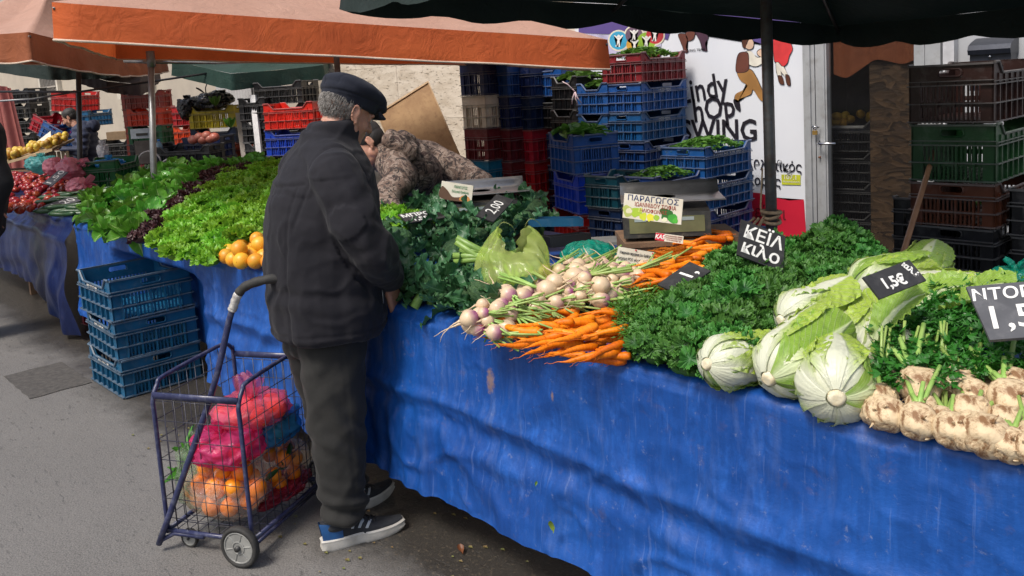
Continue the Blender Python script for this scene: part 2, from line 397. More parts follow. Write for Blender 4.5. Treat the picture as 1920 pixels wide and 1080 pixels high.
INK = M('black_ink', (.015, .012, .02), rough=.5, bump=0); RED = M('red_ink', (.55, .015, .04), (.48, .012, .035), rough=.45, sc=2, bump=0); PUR = M('purple_ink', (.11, .075, .26), (.09, .06, .22), rough=.45, sc=2, bump=0)
def ink(n, h): return M('ink_'+n, hexc(h), rough=.5, bump=0)
def curve(pts, n=8):                                     # Catmull-Rom through points, closed
    out = []; k = len(pts)
    for i in range(k):
        p0, p1, p2, p3 = [np.array(pts[(i+j-1) % k], float) for j in range(4)]
        for s in range(n):
            t = s/n; out.append(tuple(.5*((2*p1)+(-p0+p2)*t+(2*p0-5*p1+4*p2-p3)*t*t+(-p0+3*p1-3*p2+p3)*t**3)))
    return out
flat('purple_band', [(1085, 30), (1085, 62), (1140, 64), (1200, 58), (1252, 75), (1256, 62), (1300, 50), (1345, 55), (1395, 75), (1440, 86), (1470, 92), (1500, 70), (1500, 20)], PUR, 1)
flat('white_strip', [(1085, 62), (1140, 66), (1200, 60), (1240, 72), (1240, 105), (1085, 110)], ink('lilac', 'b9b4cf'), .6)
flat('red_wave', [(1400, 360), (1425, 362), (1450, 370), (1480, 376), (1507, 374), (1513, 458), (1400, 462)], RED, 1)
for cx, cy, r, hx in ((1160, 76, 20, '3f9fc4'), (1190, 84, 18, 'd9a13c'), (1189, 66, 19, '6b5668'), (1212, 78, 20, '8db53c'), (1228, 66, 19, 'b93a3f')):
    flat('emblem_ring', [(cx+r*math.cos(a), cy+r*math.sin(a)) for a in [i*PI/12 for i in range(24)]], ink('cream', 'ddd6c0'), 1.6+cx*.001)
    flat('emblem_disc', [(cx+r*.86*math.cos(a), cy+r*.86*math.sin(a)) for a in [i*PI/12 for i in range(24)]], ink(hx, hx), 2.4+cx*.001)
    W_ = ink('white', 'e8e6e0'); s = r/20
    flat('emblem_figure', [(cx-2*s, cy-2*s), (cx-9*s, cy-9*s), (cx-7*s, cy-10*s), (cx, cy-5*s), (cx+7*s, cy-11*s), (cx+9*s, cy-9*s), (cx+2*s, cy-1*s), (cx+3*s, cy+12*s), (cx, cy+12*s), (cx, cy+4*s), (cx-4*s, cy+12*s), (cx-6*s, cy+11*s)], W_, 3.2+cx*.001)
    flat('emblem_head', [(cx+3*s*math.cos(a), cy-8*s+3*s*math.sin(a)) for a in [i*PI/4 for i in range(8)]], W_, 3.2+cx*.001)
skin_i, tan_i, vest_i, cream_i, brown_i, red_i = ink('skin', 'e2bfa4'), ink('tan', 'a87a45'), ink('vest', '6b3f33'), ink('cream2', 'e9e2d2'), ink('brown', '5a3423'), ink('dress', 'd23a3c')
# the dancing man, in flat print colours
def fig(name, pts, mat, l, rim=True):
    pts = curve(pts, 5); cx = sum(p[0] for p in pts)/len(pts); cy = sum(p[1] for p in pts)/len(pts)
    if rim: flat(name, [(cx+(x-cx)*1.0+(.9 if x > cx else -.9), cy+(y-cy)*1.0+(.9 if y > cy else -.9)) for x, y in pts], INK, l)
    flat(name, pts, mat, l+.6)
fig('printed_trousers', [(1383, 132), (1406, 130), (1418, 145), (1425, 160), (1436, 186), (1432, 190), (1424, 186), (1412, 168), (1408, 176), (1396, 182), (1386, 186), (1384, 192), (1378, 188), (1380, 176), (1395, 168), (1401, 160), (1388, 150)], tan_i, 2)
fig('printed_shoe', [(1378, 186), (1385, 190), (1388, 204), (1386, 209), (1381, 203), (1376, 192)], INK, 2)
fig('printed_sleeve', [(1396, 100), (1408, 96), (1420, 108), (1434, 104), (1438, 110), (1424, 122), (1412, 124), (1400, 116)], cream_i, 3)
fig('printed_vest', [(1384, 104), (1392, 98), (1402, 100), (1404, 116), (1402, 132), (1384, 136), (1380, 126)], vest_i, 4)
fig('printed_face', [(1398, 74), (1408, 72), (1413, 80), (1411, 90), (1403, 92), (1397, 86)], skin_i, 5)
fig('printed_cap', [(1392, 72), (1398, 64), (1407, 62), (1410, 70), (1402, 76), (1398, 90), (1393, 86)], brown_i, 6)
fig('printed_hand', [(1420, 98), (1428, 92), (1433, 98), (1440, 94), (1438, 104), (1426, 106)], skin_i, 6)
fig('printed_arm', [(1432, 92), (1440, 70), (1446, 72), (1444, 92), (1448, 104), (1438, 108)], cream_i, 5)
fig('printed_dress', [(1452, 66), (1472, 70), (1480, 78), (1486, 92), (1480, 104), (1476, 118), (1468, 124), (1460, 116), (1452, 112)], red_i, 4)
fig('printed_leg', [(1458, 116), (1466, 120), (1478, 142), (1476, 148), (1462, 130)], cream_i, 3)
fig('printed_leg', [(1456, 112), (1460, 118), (1466, 146), (1462, 150), (1456, 132)], cream_i, 3.3)
fig('printed_shoe', [(1474, 140), (1480, 144), (1482, 158), (1478, 160), (1474, 150)], brown_i, 4.4)
fig('printed_shoe', [(1460, 142), (1466, 144), (1470, 156), (1465, 158), (1460, 150)], brown_i, 4.4)
for q in ([(1272, 66), (1284, 64), (1290, 74), (1286, 88), (1290, 96), (1284, 98), (1280, 86)], [(1304, 60), (1316, 58), (1328, 70), (1322, 82), (1326, 94), (1318, 94), (1314, 80)], [(1286, 62), (1302, 60), (1300, 72), (1290, 76)]):
    fig('printed_dancer', q, vest_i if q[0][0] < 1300 else ink('plum', '4a3040'), 3)
def btxt(s, px, py, hpx, rot=0, sx=1., bold=.012, mat=INK, ph=6, sh=0):
    p = onY(px, py, BY); d = (p-CAM).dot(FW); size = hpx*d/F*1.38
    X = V(math.cos(rot), 0, math.sin(rot)); Z = V(-math.sin(rot), 0, math.cos(rot))
    return text(s, size, mat, ban, frame((p.x, BY-.0004*ph, p.z), X, Z), sx=sx, bold=bold*size, thick=.0002, shear=sh)
btxt('Lindy', 1318, 168, 46, .14, .80, .014)
btxt('hOp', 1338, 205, 44, .10, .85, .016)
btxt('SWING', 1347, 246, 40, .0, .92, .02)
btxt('SWING TEAM', 1303, 94, 4.5, 0, 1.2, .004)
btxt('Αθλητικός', 1450, 312, 19, -.02, .9, .012)
btxt('Χορός', 1432, 340, 19, -.02, .9, .012)
btxt('είται', 1444, 400, 24, -.02, .9, .01, M('dark_red_ink', (.17, .01, .02), rough=.5, bump=0))
flat('yellow_label', [(1465, 327), (1501, 328), (1501, 347), (1466, 346)], ink('lime', 'c4c936'), 3)
btxt('107,1', 1482, 333, 8, 0, 1.2, .008, W_, 8)
btxt('Θεσσαλονίκη', 1484, 341, 3.5, 0, 1.1, .005, W_, 8)
for px, py in ((1463, 304), (1480, 321)):
    fl = MB(); p = onY(px, py, BY); fl.tube([V(p.x+.018*math.cos(i*PI/5), BY-.012, p.z+.018*math.sin(i*PI/5)) for i in range(10)], .004, 6, closed=True); fl.build('eyelet', M('dull_steel', (.35, .35, .36), metal=.8, rough=.4, bump=0), ban)
# steel door frame with glass leaf, handle, padlock
alu = M('brushed_alu', (.42, .43, .44), (.33, .34, .35), rough=.42, sc=4, metal=.25, bump=.1, dirt=((.18, .16, .14), .5))
chrome = M('chrome', (.7, .7, .72), rough=.18, metal=1, bump=0)
dr = empty('glass_door', 'dark glass shop door in a grey metal frame beside the banner', 'door', (0, 0, 0))
x0, x1, x2 = onY(1512, 300, WY).x, onY(1536, 300, WY).x, onY(1559, 300, WY).x; x3 = onY(1740, 200, WY).x
f = MB(); f.box(((x0+x1)/2+.006, WY, 1.5), (x1-x0-.012, .1, 3)); f.box(((x0+x1)/2+.006, WY-.058, 1.5), ((x1-x0)*.35, .02, 3)); f.box((x3+.05, WY, 1.5), (.1, .1, 3)); f.box(((x1+x3)/2, WY, 2.9), (x3-x1, .09, .2)); f.build('frame', alu, dr, False)
f = MB(); f.box(((x1+x2)/2, WY-.01, 1.42), (x2-x1-.01, .07, 2.76)); f.box(((x1+x2)/2+.012, WY-.05, 1.42), ((x2-x1)*.4, .012, 2.7)); f.box((x3-.04, WY-.01, 1.42), (.07, .07, 2.76)); f.box(((x2+x3)/2, WY-.01, .12), (x3-x2-.09, .06, .2)); f.build('leaf_frame', alu, dr, False)
t = NT('shop_glass'); t.base((.02, .02, .022)); t.set(Roughness=.06); t.b.inputs['Specular IOR Level'].default_value = .35
tp = t.n('BsdfTransparent'); tp.inputs[0].default_value = (.92, .92, .91, 1); mx = t.n('MixShader'); mx.inputs[0].default_value = .82; t.l(t.b.outputs[0], mx.inputs[1]); t.l(tp.outputs[0], mx.inputs[2]); t.l(mx.outputs[0], t.out.inputs[0]); GLASS = t.m
MB().box(((x2+x3)/2, WY, 1.5), (x3-x2, .008, 2.6)).build('pane', GLASS, dr, False)
hp = onY(1538, 268, WY-.06); h = MB(); h.box(hp+V(0, .02, 0), (.035, .014, .035)); h.tube([hp, hp+V(0, -.05, 0), hp+V(.03, -.06, 0), hp+V(.15, -.06, .002)], .009, 8); h.build('handle', chrome, dr)
kp = onY(1536, 300, WY-.07); MB().tube([kp+V(0, .02, .02), kp+V(0, .0, .02)], .008, 10).build('keyhole', M('rusty', (.20, .07, .03), rough=.7), dr)
pl = empty('padlock', 'small brass padlock hanging from a steel hasp above the door handle', 'padlock', tuple(onY(1528, 246, WY-.09)))
MB().box((0, 0, -.012), (.035, .016, .03)).build('body', M('brass', (.45, .28, .08), metal=.7, rough=.4), pl, 'auto')
a = MB(); a.tube([V(.012*math.cos(q)*1.0, 0, .003+.028*math.sin(q)) for q in [i*PI/8 for i in range(9)]], .0035, 6); a.tube([V(-.03, .01, .03), V(-.01, -.012, .04), V(.012, -.012, .035), V(.03, .01, .03), V(.0, .0, .015), V(-.03, .01, .03)], .005, 6); a.build('shackle', chrome, pl)
# reflections in the glass, built as objects behind it: chipboard, orange umbrella, lemons, crates
def osb():
    t = NT('chipboard_flakes'); vo = t.n('TexVoronoi'); vo.inputs['Scale'].default_value = 26; co = t.coord(scale=(.7, 1, 1.5)); 
    nz = t.n('TexNoise'); nz.inputs['Scale'].default_value = 5; t.l(co, nz.inputs['Vector']); t.l(t.mix(.25, co, nz.outputs['Color']), vo.inputs[0])
    t.base(t.mix(t.ramp(vo.outputs['Color'], [(.2, 0.), (.8, 1.)]), (.035, .02, .010), (.12, .07, .034))); t.set(Roughness=.7); t.bump(vo.outputs[0], .4, .01); return t.m
OSB = osb()
xs0, xs1 = onY(1632, 300, WY+.08).x, onY(1752, 200, WY+.08).x
tag(MB().box(((xs0+xs1)/2+.2, WY+.09, 1.4), (xs1-xs0+.4, .02, 2.8)).build('mirrored_chipboard', OSB, smooth=False), 'rough brown chipboard sheet standing behind the shop glass', 'board')
tag(MB().box(((x2+x3)/2-.2, WY+2.2, 1.5), (3.6, .1, 3.4)).box((x0-.75, WY+1.2, 1.5), (.1, 2.0, 3.4)).box((x3+.75, WY+1.2, 1.5), (.1, 2.0, 3.4)).box(((x2+x3)/2, WY+1.2, 3.1), (3.4, 2.2, .1)).build('shop_interior', M('dim_brown_wall', (.16, .11, .085), rough=.8), smooth=False), 'dim brown back room walls seen through the shop glass', 'room')
# right part of the wall with the mailbox
wallbox('rendered_wall', x3+.1, 5, white_w, 'pale grey rendered wall behind the crates at the right edge')
wallbox('lintel_wall', xe+2.4, x3+.1, white_w, 'pale wall above the banner and the glass door', z0=3.05, y=WY-.05)
tag(MB().box((x3+.16, WY-.04, 1.5), (.07, .07, 3)).build('drain_pipe', M('white_pipe', (.6, .6, .62), rough=.4), smooth=False), 'narrow white upright trim on the wall beside the dark doorway', 'pipe')
mp = onY(1862, 95, WY-.08); mbx = empty('mailbox', 'dark metal mailbox with sloping lid on the wall above the brown crate', 'mailbox', tuple(mp))
dm = M('dark_blue_metal', (.03, .035, .05), rough=.35, metal=.4)
b = MB(); b.box((0, .01, -.12), (.24, .13, .26)); b.build('box', dm, mbx, 'auto')
b = MB(); n = 8; prof = [(-.075, -.02), (-.085, .01), (-.07, .04), (-.02, .06), (.075, .085), (.075, -.02)]
b.add([(s*.125, y, z) for s in (-1, 1) for y, z in prof], [(0, 1, 2, 3, 4, 5), (11, 10, 9, 8, 7, 6)]+[(i, (i+6), (i+1) % 6+6, (i+1) % 6) for i in range(6)]); b.build('lid', dm, mbx, 'auto')
MB().tube([(0, -.062, -.035), (0, -.066, -.035)], .01, 10).build('lock', chrome, mbx)
# ================================================================ umbrellas, poles, stall tables and tarpaulins
def fabric(name, a, b, trans=.25):
    if name in _mats: return _mats[name]
    t = NT(name); co = t.coord(); c = t.mix(t.ramp(t.noise(1.6, 6, .65, co=co, dist=.6), [(.3, 0.), (.7, 1.)]), b, a)
    c = t.mix(t.math('MULTIPLY', t.ramp(t.noise(5, 6, .7, co=co), [(.5, 0.), (.8, 1.)]), .35), c, dark(b, .5))
    t.base(c); t.set(Roughness=.8); t.bump(t.noise(7, 5, .6, co=co, dist=1.5), .5, .02); t.bump(t.noise(400, 2, co=co), .2, .001)
    tl = t.n('BsdfTranslucent'); t.l(c, tl.inputs[0]); mx = t.n('MixShader'); mx.inputs[0].default_value = trans
    t.l(t.b.outputs[0], mx.inputs[1]); t.l(tl.outputs[0], mx.inputs[2]); t.l(mx.outputs[0], t.out.inputs[0]); _mats[name] = t.m; return t.m
ORA = fabric('orange_canvas', (.70, .150, .036), (.56, .105, .026), .32); PALE = fabric('faded_canvas', (.55, .33, .25), (.46, .26, .19), .25)
RUST = fabric('rust_canvas', (.34, .10, .035), (.24, .07, .028), .2); DGREEN = fabric('dark_green_canvas', (.010, .024, .020), (.006, .016, .014), .05)
GREEN2 = fabric('green_canvas', (.012, .05, .038), (.010, .035, .028), .12); BRN = fabric('brown_canvas', (.05, .03, .03), (.035, .022, .022), .1)
pole_steel = M('pole_steel', (.16, .16, .16), (.10, .095, .09), rough=.4, sc=14, metal=.6, dirt=((.12, .05, .025), .6))
grey_steel = M('grey_steel', (.30, .31, .31), (.20, .21, .22), rough=.4, sc=9, metal=.5)
seam_m = M('seam_tape', (.60, .48, .38), rough=.8, bump=0)
def umbrella(name, label, edge, apex, drop, top_m, val_m, pole=None, group=None, ribs=True, folds=.012, scallop=0, sag=.05, hem=True, seed=1, polem=None, prad=.022):
    """edge: closed list of (point, is_corner); canopy panels fall from the apex, a valance hangs from the edge"""
    random.seed(seed); root = empty(name, label, 'parasol', tuple(V(apex.x, apex.y, 0))); off = V(apex.x, apex.y, 0)
    if group: root['group'] = group
    E = []; k = len(edge); S = 22; cor = []
    for i in range(k):
        a, b = edge[i], edge[(i+1) % k]; cor.append(len(E)); L = (b-a).length
        for s in range(S):
            t = s/S; p = a.lerp(b, t); p.z -= sag*L*.25*4*t*(1-t)*.5; cin = (apex-p); cin.z = 0; p += cin.normalized()*sag*L*.30*4*t*(1-t)*.5; E.append(p)
    n = len(E); m = MB(); R = 14
    def cp(i, v):
        p = E[i % n]; q = p.lerp(apex, v); seg = (i % S)/S
        q.z -= .13*math.sin(PI*v)*(.35+1.0*(1-abs(2*seg-1))*.6); q.z += .006*noise.noise(q*3)
        return q-off
    vs = [cp(i, v/R) for v in range(R+1) for i in range(n)]
    m.add(vs, [(v*n+i, v*n+(i+1) % n, (v+1)*n+(i+1) % n, (v+1)*n+i) for v in range(R) for i in range(n)]); m.build('canopy', top_m, root)
    cen = sum(E, V(0, 0, 0))/n
    m = MB(); H = 8; vs = []
    for h in range(H+1):
        for i in range(n):
            p = E[i]; o = (p-cen); o.z = 0; o.normalize(); tt = (i % S)/S
            dz = drop*h/H*(1-scallop*(math.sin(PI*((tt*3) % 1)))*.0)
            if scallop and h: dz *= 1-scallop*(1-abs(math.sin(PI*((tt*3) % 1))))
            w = folds*(h/H)**1.2*(math.sin(i*1.15+noise.noise(p*2)*5)+.8*noise.noise(V(i*.33, h*.2, seed)))
            vs.append(p-off+o*(w+.012*(h/H))+V(0, 0, -dz+.012*noise.noise(V(i*.2, seed, 0))*(h/H)))
    m.add(vs, [(h*n+i, h*n+(i+1) % n, (h+1)*n+(i+1) % n, (h+1)*n+i) for h in range(H) for i in range(n)]); vo = m.build('valance', val_m, root)
    if hem:
        m = MB(); m.tube([vs[H*n+i]+V(0, 0, .004) for i in range(n)], .0075, 5, closed=True); m.build('hem_tape', seam_m, root)
    if ribs:
        for c in cor: 
            a = E[c]-off; ap = apex-off; b = MB(); pts = [a.lerp(ap, t/6)-V(0, 0, .015+.13*math.sin(PI*t/6)*.38+.02) for t in range(7)]; b.tube(pts, .011, 6); b.build('rib', pole_steel, root)
    if pole is not None:
        b = MB(); b.tube([pole-off, apex-off-V(0, 0, .03)], prad, 12); b.build('pole', polem or pole_steel, root)
        b = MB(); z = apex.z-.35; b.tube([V(0, 0, z)+(apex-off-V(0, 0, apex.z)), V(0, 0, z-.08)+(apex-off-V(0, 0, apex.z))], prad*2, 12); b.build('runner', pole_steel, root)
    return root
# orange umbrella over the middle of the stall
A = at(97, 4, 4.6); B = at(1139, 74, 5.6); w = V(-.90, .43, 0)
Cc = B+w*2.5+V(0, 0, .12); D = A+w*2.5+V(0, 0, .0)
ap = (A+B+Cc+D)/4+V(0, 0, .62)
UMB1 = umbrella('market_umbrella', 'large faded orange market umbrella with pale top above the man in the cap', [A, B, Cc, D], ap, .205, PALE, ORA, V(ap.x, ap.y, 0), seed=3, sag=.012)
# orange umbrella at the left edge
a0, a1, a2 = at(-170, 70, 6.6), at(54, 60, 6.2), at(226, 98, 7.6); w2 = V(-.85, .5, 0)
ap = (a0+a2)/2+w2*1.2+V(0, 0, .75)
umbrella('market_umbrella', 'rust orange market umbrella reaching in at the upper left corner', [a0, a1, a2, a2+w2*2.4+V(0, 0, .1), a0+w2*2.4+V(0, 0, .1)], ap, .22, PALE, RUST, None, seed=5, folds=.03, sag=.05)
# near dark green umbrella, standing behind the kale
PB = at(1447, 430, 3.6)
g0, g1, g2 = at(640, -22, 4.1), at(1572, 48, 4.95), at(2010, 2, 3.3)
g3 = V(PB.x*2-g0.x, PB.y*2-g0.y, g0.z+.05)
gm = at(1150, 8, 4.6)
umbrella('market_umbrella', 'near dark green market umbrella covering the top right of the picture', [g0, gm, g1, g2, V(g2.x+.3, .42, 2.12), V(-2.2, .42, 2.12)], V(PB.x, PB.y, 2.62), .13, DGREEN, DGREEN, V(PB.x, PB.y, 0), seed=8, folds=.02, sag=.03, hem=False, scallop=.25, prad=.0235)
# dark green and dark awnings farther back
h0, h1, h2 = at(322, 112, 9.2), at(432, 138, 8.8), at(606, 122, 9.8)
umbrella('market_umbrella', 'dark green umbrella in the background above the black refuse bag', [h0, h1, h2, h2+V(-1.5, 1.0, .2), h0+V(-1.2, 1.0, .3)], (h0+h2)/2+V(-.9, .8, .45), .17, GREEN2, GREEN2, None, seed=9, folds=.012, hem=False, ribs=False)
k0, k1, k2 = at(-60, 100, 9.6), at(90, 124, 9.2), at(198, 122, 9.6)
umbrella('market_umbrella', 'blackish umbrella under the rust orange one at the left edge', [k0, k1, k2, k2+V(-1.4, 1.0, .2), k0+V(-1.4, 1.0, .3)], (k0+k2)/2+V(-.8, .8, .5), .15, DGREEN, DGREEN, None, seed=10, folds=.012, hem=False, ribs=False)
k0, k1, k2 = at(150, 136, 10.5), at(200, 152, 10.2), at(262, 158, 10.6)
umbrella('market_umbrella', 'small brown umbrella tip left of the galvanised pole', [k0, k1, k2, k2+V(-1.4, .8, .2), k0+V(-1.4, .8, .3)], (k0+k2)/2+V(-.8, .8, .5), .14, BRN, BRN, None, seed=11, folds=.012, hem=False, ribs=False)
# rope tied round the near pole
rope = M('hemp_rope', (.48, .35, .22), (.34, .24, .14), rough=.9, sc=60, bump=.6, bsc=160)
rr = empty('rope', 'beige rope knotted round the foot of the dark umbrella pole', 'rope', (PB.x, PB.y, PB.z)); b = MB()
for k, (z, tilt) in enumerate(((.06, .35), (.035, -.25), (.075, .1))):
    b.tube([V((.031+.004*k)*math.cos(q), (.031+.004*k)*math.sin(q), z+tilt*.03*math.sin(q+k*2)) for q in [i*PI/8 for i in range(16)]], .0075, 7, closed=True)
s = V(-.64, -.50, 0).normalized(); sd_ = V(.68, -.73, 0)
for q in range(3): b.tube([V(-.02-.02*q, -.03, .05), V(-.03-.03*q, -.05, .02), V(-.05+.03*q, -.05, -.03), V(-.04+.03*q, -.045, -.09)], .007, 7)
b.tube([V(-.030, -.025, .06), V(-.034, -.026, .10), V(-.031, -.02, .18), V(-.027, -.015, .26)], .004, 6); b.build('coil', rope, rr)
# free-standing poles and the bars between them
def bar(name, label, pts, r, mat, cat='pole'): return tag(MB().tube(pts, r, 10).build(name, mat), label, cat)
p = at(288, 320, 7); top = at(283, 112, 7); gp = empty('tent_pole', 'galvanised grey pole rising from behind the broad leaf lettuce', 'pole', (p.x, p.y, 0)); of = V(p.x, p.y, 0)
MB().tube([V(0, 0, 0), p-of, top-of], .026, 12).build('tube', grey_steel, gp); MB().tube([top-of-V(0, 0, .06), top-of+V(0, 0, .07)], .034, 12).build('sleeve', grey_steel, gp)
MB().tube([top-of+V(.03, -.01, .0), top-of+V(-.04, .01, .0)], .012, 8).build('clamp', grey_steel, gp)
p = at(150, 300, 9); top = at(147, 128, 9); bar('tent_pole', 'thin black pole crossing the man in the hooded jacket', [V(p.x, p.y, 0), p, top], .026, M('black_pole', (.02, .02, .022), rough=.4, bump=0))
bar('cross_bar', 'pale metal bar running right from the grey pole under the umbrella', [at(233, 115, 7.2), at(283, 117, 7.0), at(400, 118, 7.6), at(604, 112, 8.6)], .012, grey_steel, 'bar')
bar('cross_bar', 'long thin dark rod sloping behind the grey pole', [at(-10, 172, 8.6), at(150, 172, 8.7), at(290, 152, 8.8), at(400, 136, 9)], .011, M('black_pole', (.02, .02, .022)), 'bar')
bar('cross_bar', 'thin grey rod sagging across the upper left market', [at(-10, 190, 9.2), at(60, 186, 9.4), at(130, 174, 9.6)], .010, grey_steel, 'bar')

# ---------------------------------------------------------------- tarpaulins
def tarp_mat(name, deep, light, scuff=.5, rough=.42):
    t = NT(name); co = t.coord(); c = t.mix(t.ramp(t.noise(2.1, 7, .62, co=co, dist=.4), [(.28, 0.), (.72, 1.)]), deep, light)
    c = t.mix(t.ramp(t.noise(9, 6, .7, co=t.coord(scale=(1.3, 1, .7))), [(.52, 0.), (.70, .65)]), c, tuple(min(1, x*1.35+.008) for x in light))
    st = t.ramp(t.noise(7, 7, .72, co=t.coord(scale=(2.2, 1, .32)), dist=.3), [(.53, 0.), (.72, 1.)]); fm = t.ramp(t.noise(1.3, 4, .6, co=co), [(.35, .15), (.65, 1.)])
    c = t.mix(t.math('MULTIPLY', t.math('MULTIPLY', st, fm), scuff*.6), c, (.22, .27, .38))
    sp = t.ramp(t.noise(36, 6, .8, co=co), [(.60, 0.), (.69, 1.)]); c = t.mix(t.math('MULTIPLY', sp, scuff*.55), c, (.42, .42, .42))
    d = t.ramp(t.noise(11, 5, .7, co=co, dist=.8), [(.60, 0.), (.72, 1.)]); c = t.mix(t.math('MULTIPLY', d, .22), c, (.16, .11, .09))
    wv = t.ramp(t.noise(60, 2, .5, co=t.coord(scale=(1, 1, .06))), [(.4, 0.), (.6, 1.)]); c = t.mix(t.math('MULTIPLY', wv, .22), c, dark(deep, .6))
    sp3 = t.n('SeparateXYZ'); t.l(co, sp3.inputs[0])
    for sx_, sz_, rx_, rz_ in ((-2.06, .675, .022, .050), (-1.76, .70, .007, .02)):
        dx_ = t.math('MULTIPLY', t.math('SUBTRACT', sp3.outputs[0], sx_), 1/rx_); dz_ = t.math('MULTIPLY', t.math('SUBTRACT', sp3.outputs[2], sz_), 1/rz_)
        rr_ = t.math('ADD', t.math('ADD', t.math('MULTIPLY', dx_, dx_), t.math('MULTIPLY', dz_, dz_)), t.math('MULTIPLY', t.math('SUBTRACT', t.noise(60, 4, .7, co=co), .5), 3.0)); c = t.mix(t.ramp(rr_, [(.1, .55), (1., 0.)]), c, (.36, .21, .07))
    # fine scratches at two slants
    for rot, th in ((.5, .53), (-.9, .535), (1.3, .54)):
        mp = t.n('Mapping'); t.l(t.coord(), mp.inputs[0]); mp.inputs['Rotation'].default_value = (0, rot, 0); mp.inputs['Scale'].default_value = (60, 1, 3.0)
        sc = t.ramp(t.noise(1.0, 3, .6, co=mp.outputs[0], dist=.5), [(.66, 0.), (.70, 1.)]); c = t.mix(t.math('MULTIPLY', sc, scuff*.22), c, (.30, .38, .60))
    t.base(c); t.set(Roughness=t.math('ADD', rough, t.math('MULTIPLY', st, .25))); t.b.inputs['Specular IOR Level'].default_value = .35
    t.bump(t.noise(3.2, 6, .6, co=co, dist=1.3), .3, .02); t.bump(t.noise(24, 5, .65, co=co), .35, .006)
    wx = t.n('TexWave'); wx.inputs['Scale'].default_value = 240; t.l(co, wx.inputs[0]); t.bump(wx.outputs[0], .1, .0006); return t.m
TARP = tarp_mat('blue_tarpaulin', (.004, .044, .22), (.010, .082, .34), .42); TARP2 = tarp_mat('navy_tarpaulin', (.003, .008, .050), (.005, .017, .085), .07, .30)
def bumpf(x, c, w): return math.exp(-((x-c)/w)**2)
def sharp(x, c, w): return max(0, 1-abs(x-c)/w)
ZT = .855
def tarp1():
    X0, X1 = -6.43, 1.2; nu = 560; YB = 1.35
    prof = []                                           # arc-length profile: back edge of the table, front edge, hem
    for i in range(16): prof.append((YB-(YB-.03)*i/15, 0., 0.))
    for i in range(1, 7): a = i/6*PI/2; prof.append((.03-.03*math.sin(a), -.03+.03*math.cos(a), 0.))
    N = 62
    for i in range(1, N+1): prof.append((0, -.03-(.63)*i/N, i/N))
    m = MB()
    def fn(u, v):
        x = X0+(X1-X0)*u; k = min(len(prof)-1, int(round(v*(len(prof)-1)))); y, dz, h = prof[k]; z = ZT+dz
        edge = .010*noise.noise(V(x*2.3, 0, 7))+.006*noise.noise(V(x*7, 1, 2))+.004*math.sin(x*1.9+1)
        if h == 0:
            z += .006*noise.noise(V(x*3, y*4, 0)); w = max(0, 1-y/.25); y += -edge*w; z += w*(.004*noise.noise(V(x*9, 3, 0)))
            return V(x, y, z)
        hem = .018*noise.noise(V(x*.9, 5, 1))
        z -= h*hem
        o = -edge
        # the long horizontal fold, wandering as it goes, with slack cloth below it
        zc = .545+.03*math.sin(x*1.4)+.03*noise.noise(V(x*.8, 2, 0)); amp = .65+.35*noise.noise(V(x*1.7, 4, 0))
        dd = z-zc
        o += amp*(.026*math.exp(-(abs(dd)/.026)**1.3) - .016*math.exp(-((dd+.065)/.03)**2))
        z2 = .40+.05*noise.noise(V(x*.7, 9, 0)); o += .013*math.exp(-((z-z2)/.028)**2)*max(0, noise.noise(V(x*1.3, 12, 0))+.4)
        # diagonal tension creases
        for cx, cz, sl, am, wd in ((-1.9, .62, .55, .014, .05), (-1.45, .50, -.7, .010, .04), (-.95, .55, .4, .012, .06), (-3.3, .60, .6, .016, .05), (-4.1, .55, -.6, .014, .05), (-3.75, .42, .9, .016, .04), (-.3, .5, .7, .012, .05), (-2.15, .35, -.5, .012, .04), (-1.2, .3, .5, .012, .05)):
            t = (z-cz)-sl*(x-cx); L = math.exp(-((x-cx)/.30)**2); o += am*L*math.exp(-(t/wd)**2)
        # soft vertical folds to the left, and the doubled end of the sheet by the man
        q = min(1, max(0, (-2.1-x)/1.2)); o += q*h*(.016*math.sin(x*17+2.5*noise.noise(V(x*2, z, 0)))+.010*math.sin(x*31+1)*h)
        f = min(1, max(0, (x+2.95)/.08))*min(1, max(0, (-2.36-x)/.02)); o += f*(.014+.014*h*math.sin((x+2.95)*30+z*3)**2)
        o += .022*h*noise.noise(V(x*1.6, z*2.5, 3))+.008*noise.noise(V(x*5, z*6, 8))*h+.004*noise.noise(V(x*14, z*14, 8))*h+.013*h*max(0, 1-abs(noise.noise(V(x*2.1, z*3.2, 21)))*11)+.008*h*max(0, 1-abs(noise.noise(V(x*5, z*4, 31)))*9)+.004*max(0, 1-abs(noise.noise(V(x*10, z*7, 41)))*8)
        o += .045*h*h
        cw_ = min(1, max(0, (x+5.75)/.15))*min(1, max(0, (-4.28-x)/.42)); hh_ = min(1, max(0, (h-.10)/.18)); o -= cw_*hh_*hh_*(3-2*hh_)*(o+.24)
        return V(x, -o if False else y-o, z)
    m.grid(fn, nu, len(prof)-1); return m
t1 = tarp1().build('tarpaulin', TARP); tag(t1, 'scuffed bright blue tarpaulin hanging over the front of the long vegetable stall', 'tarpaulin')
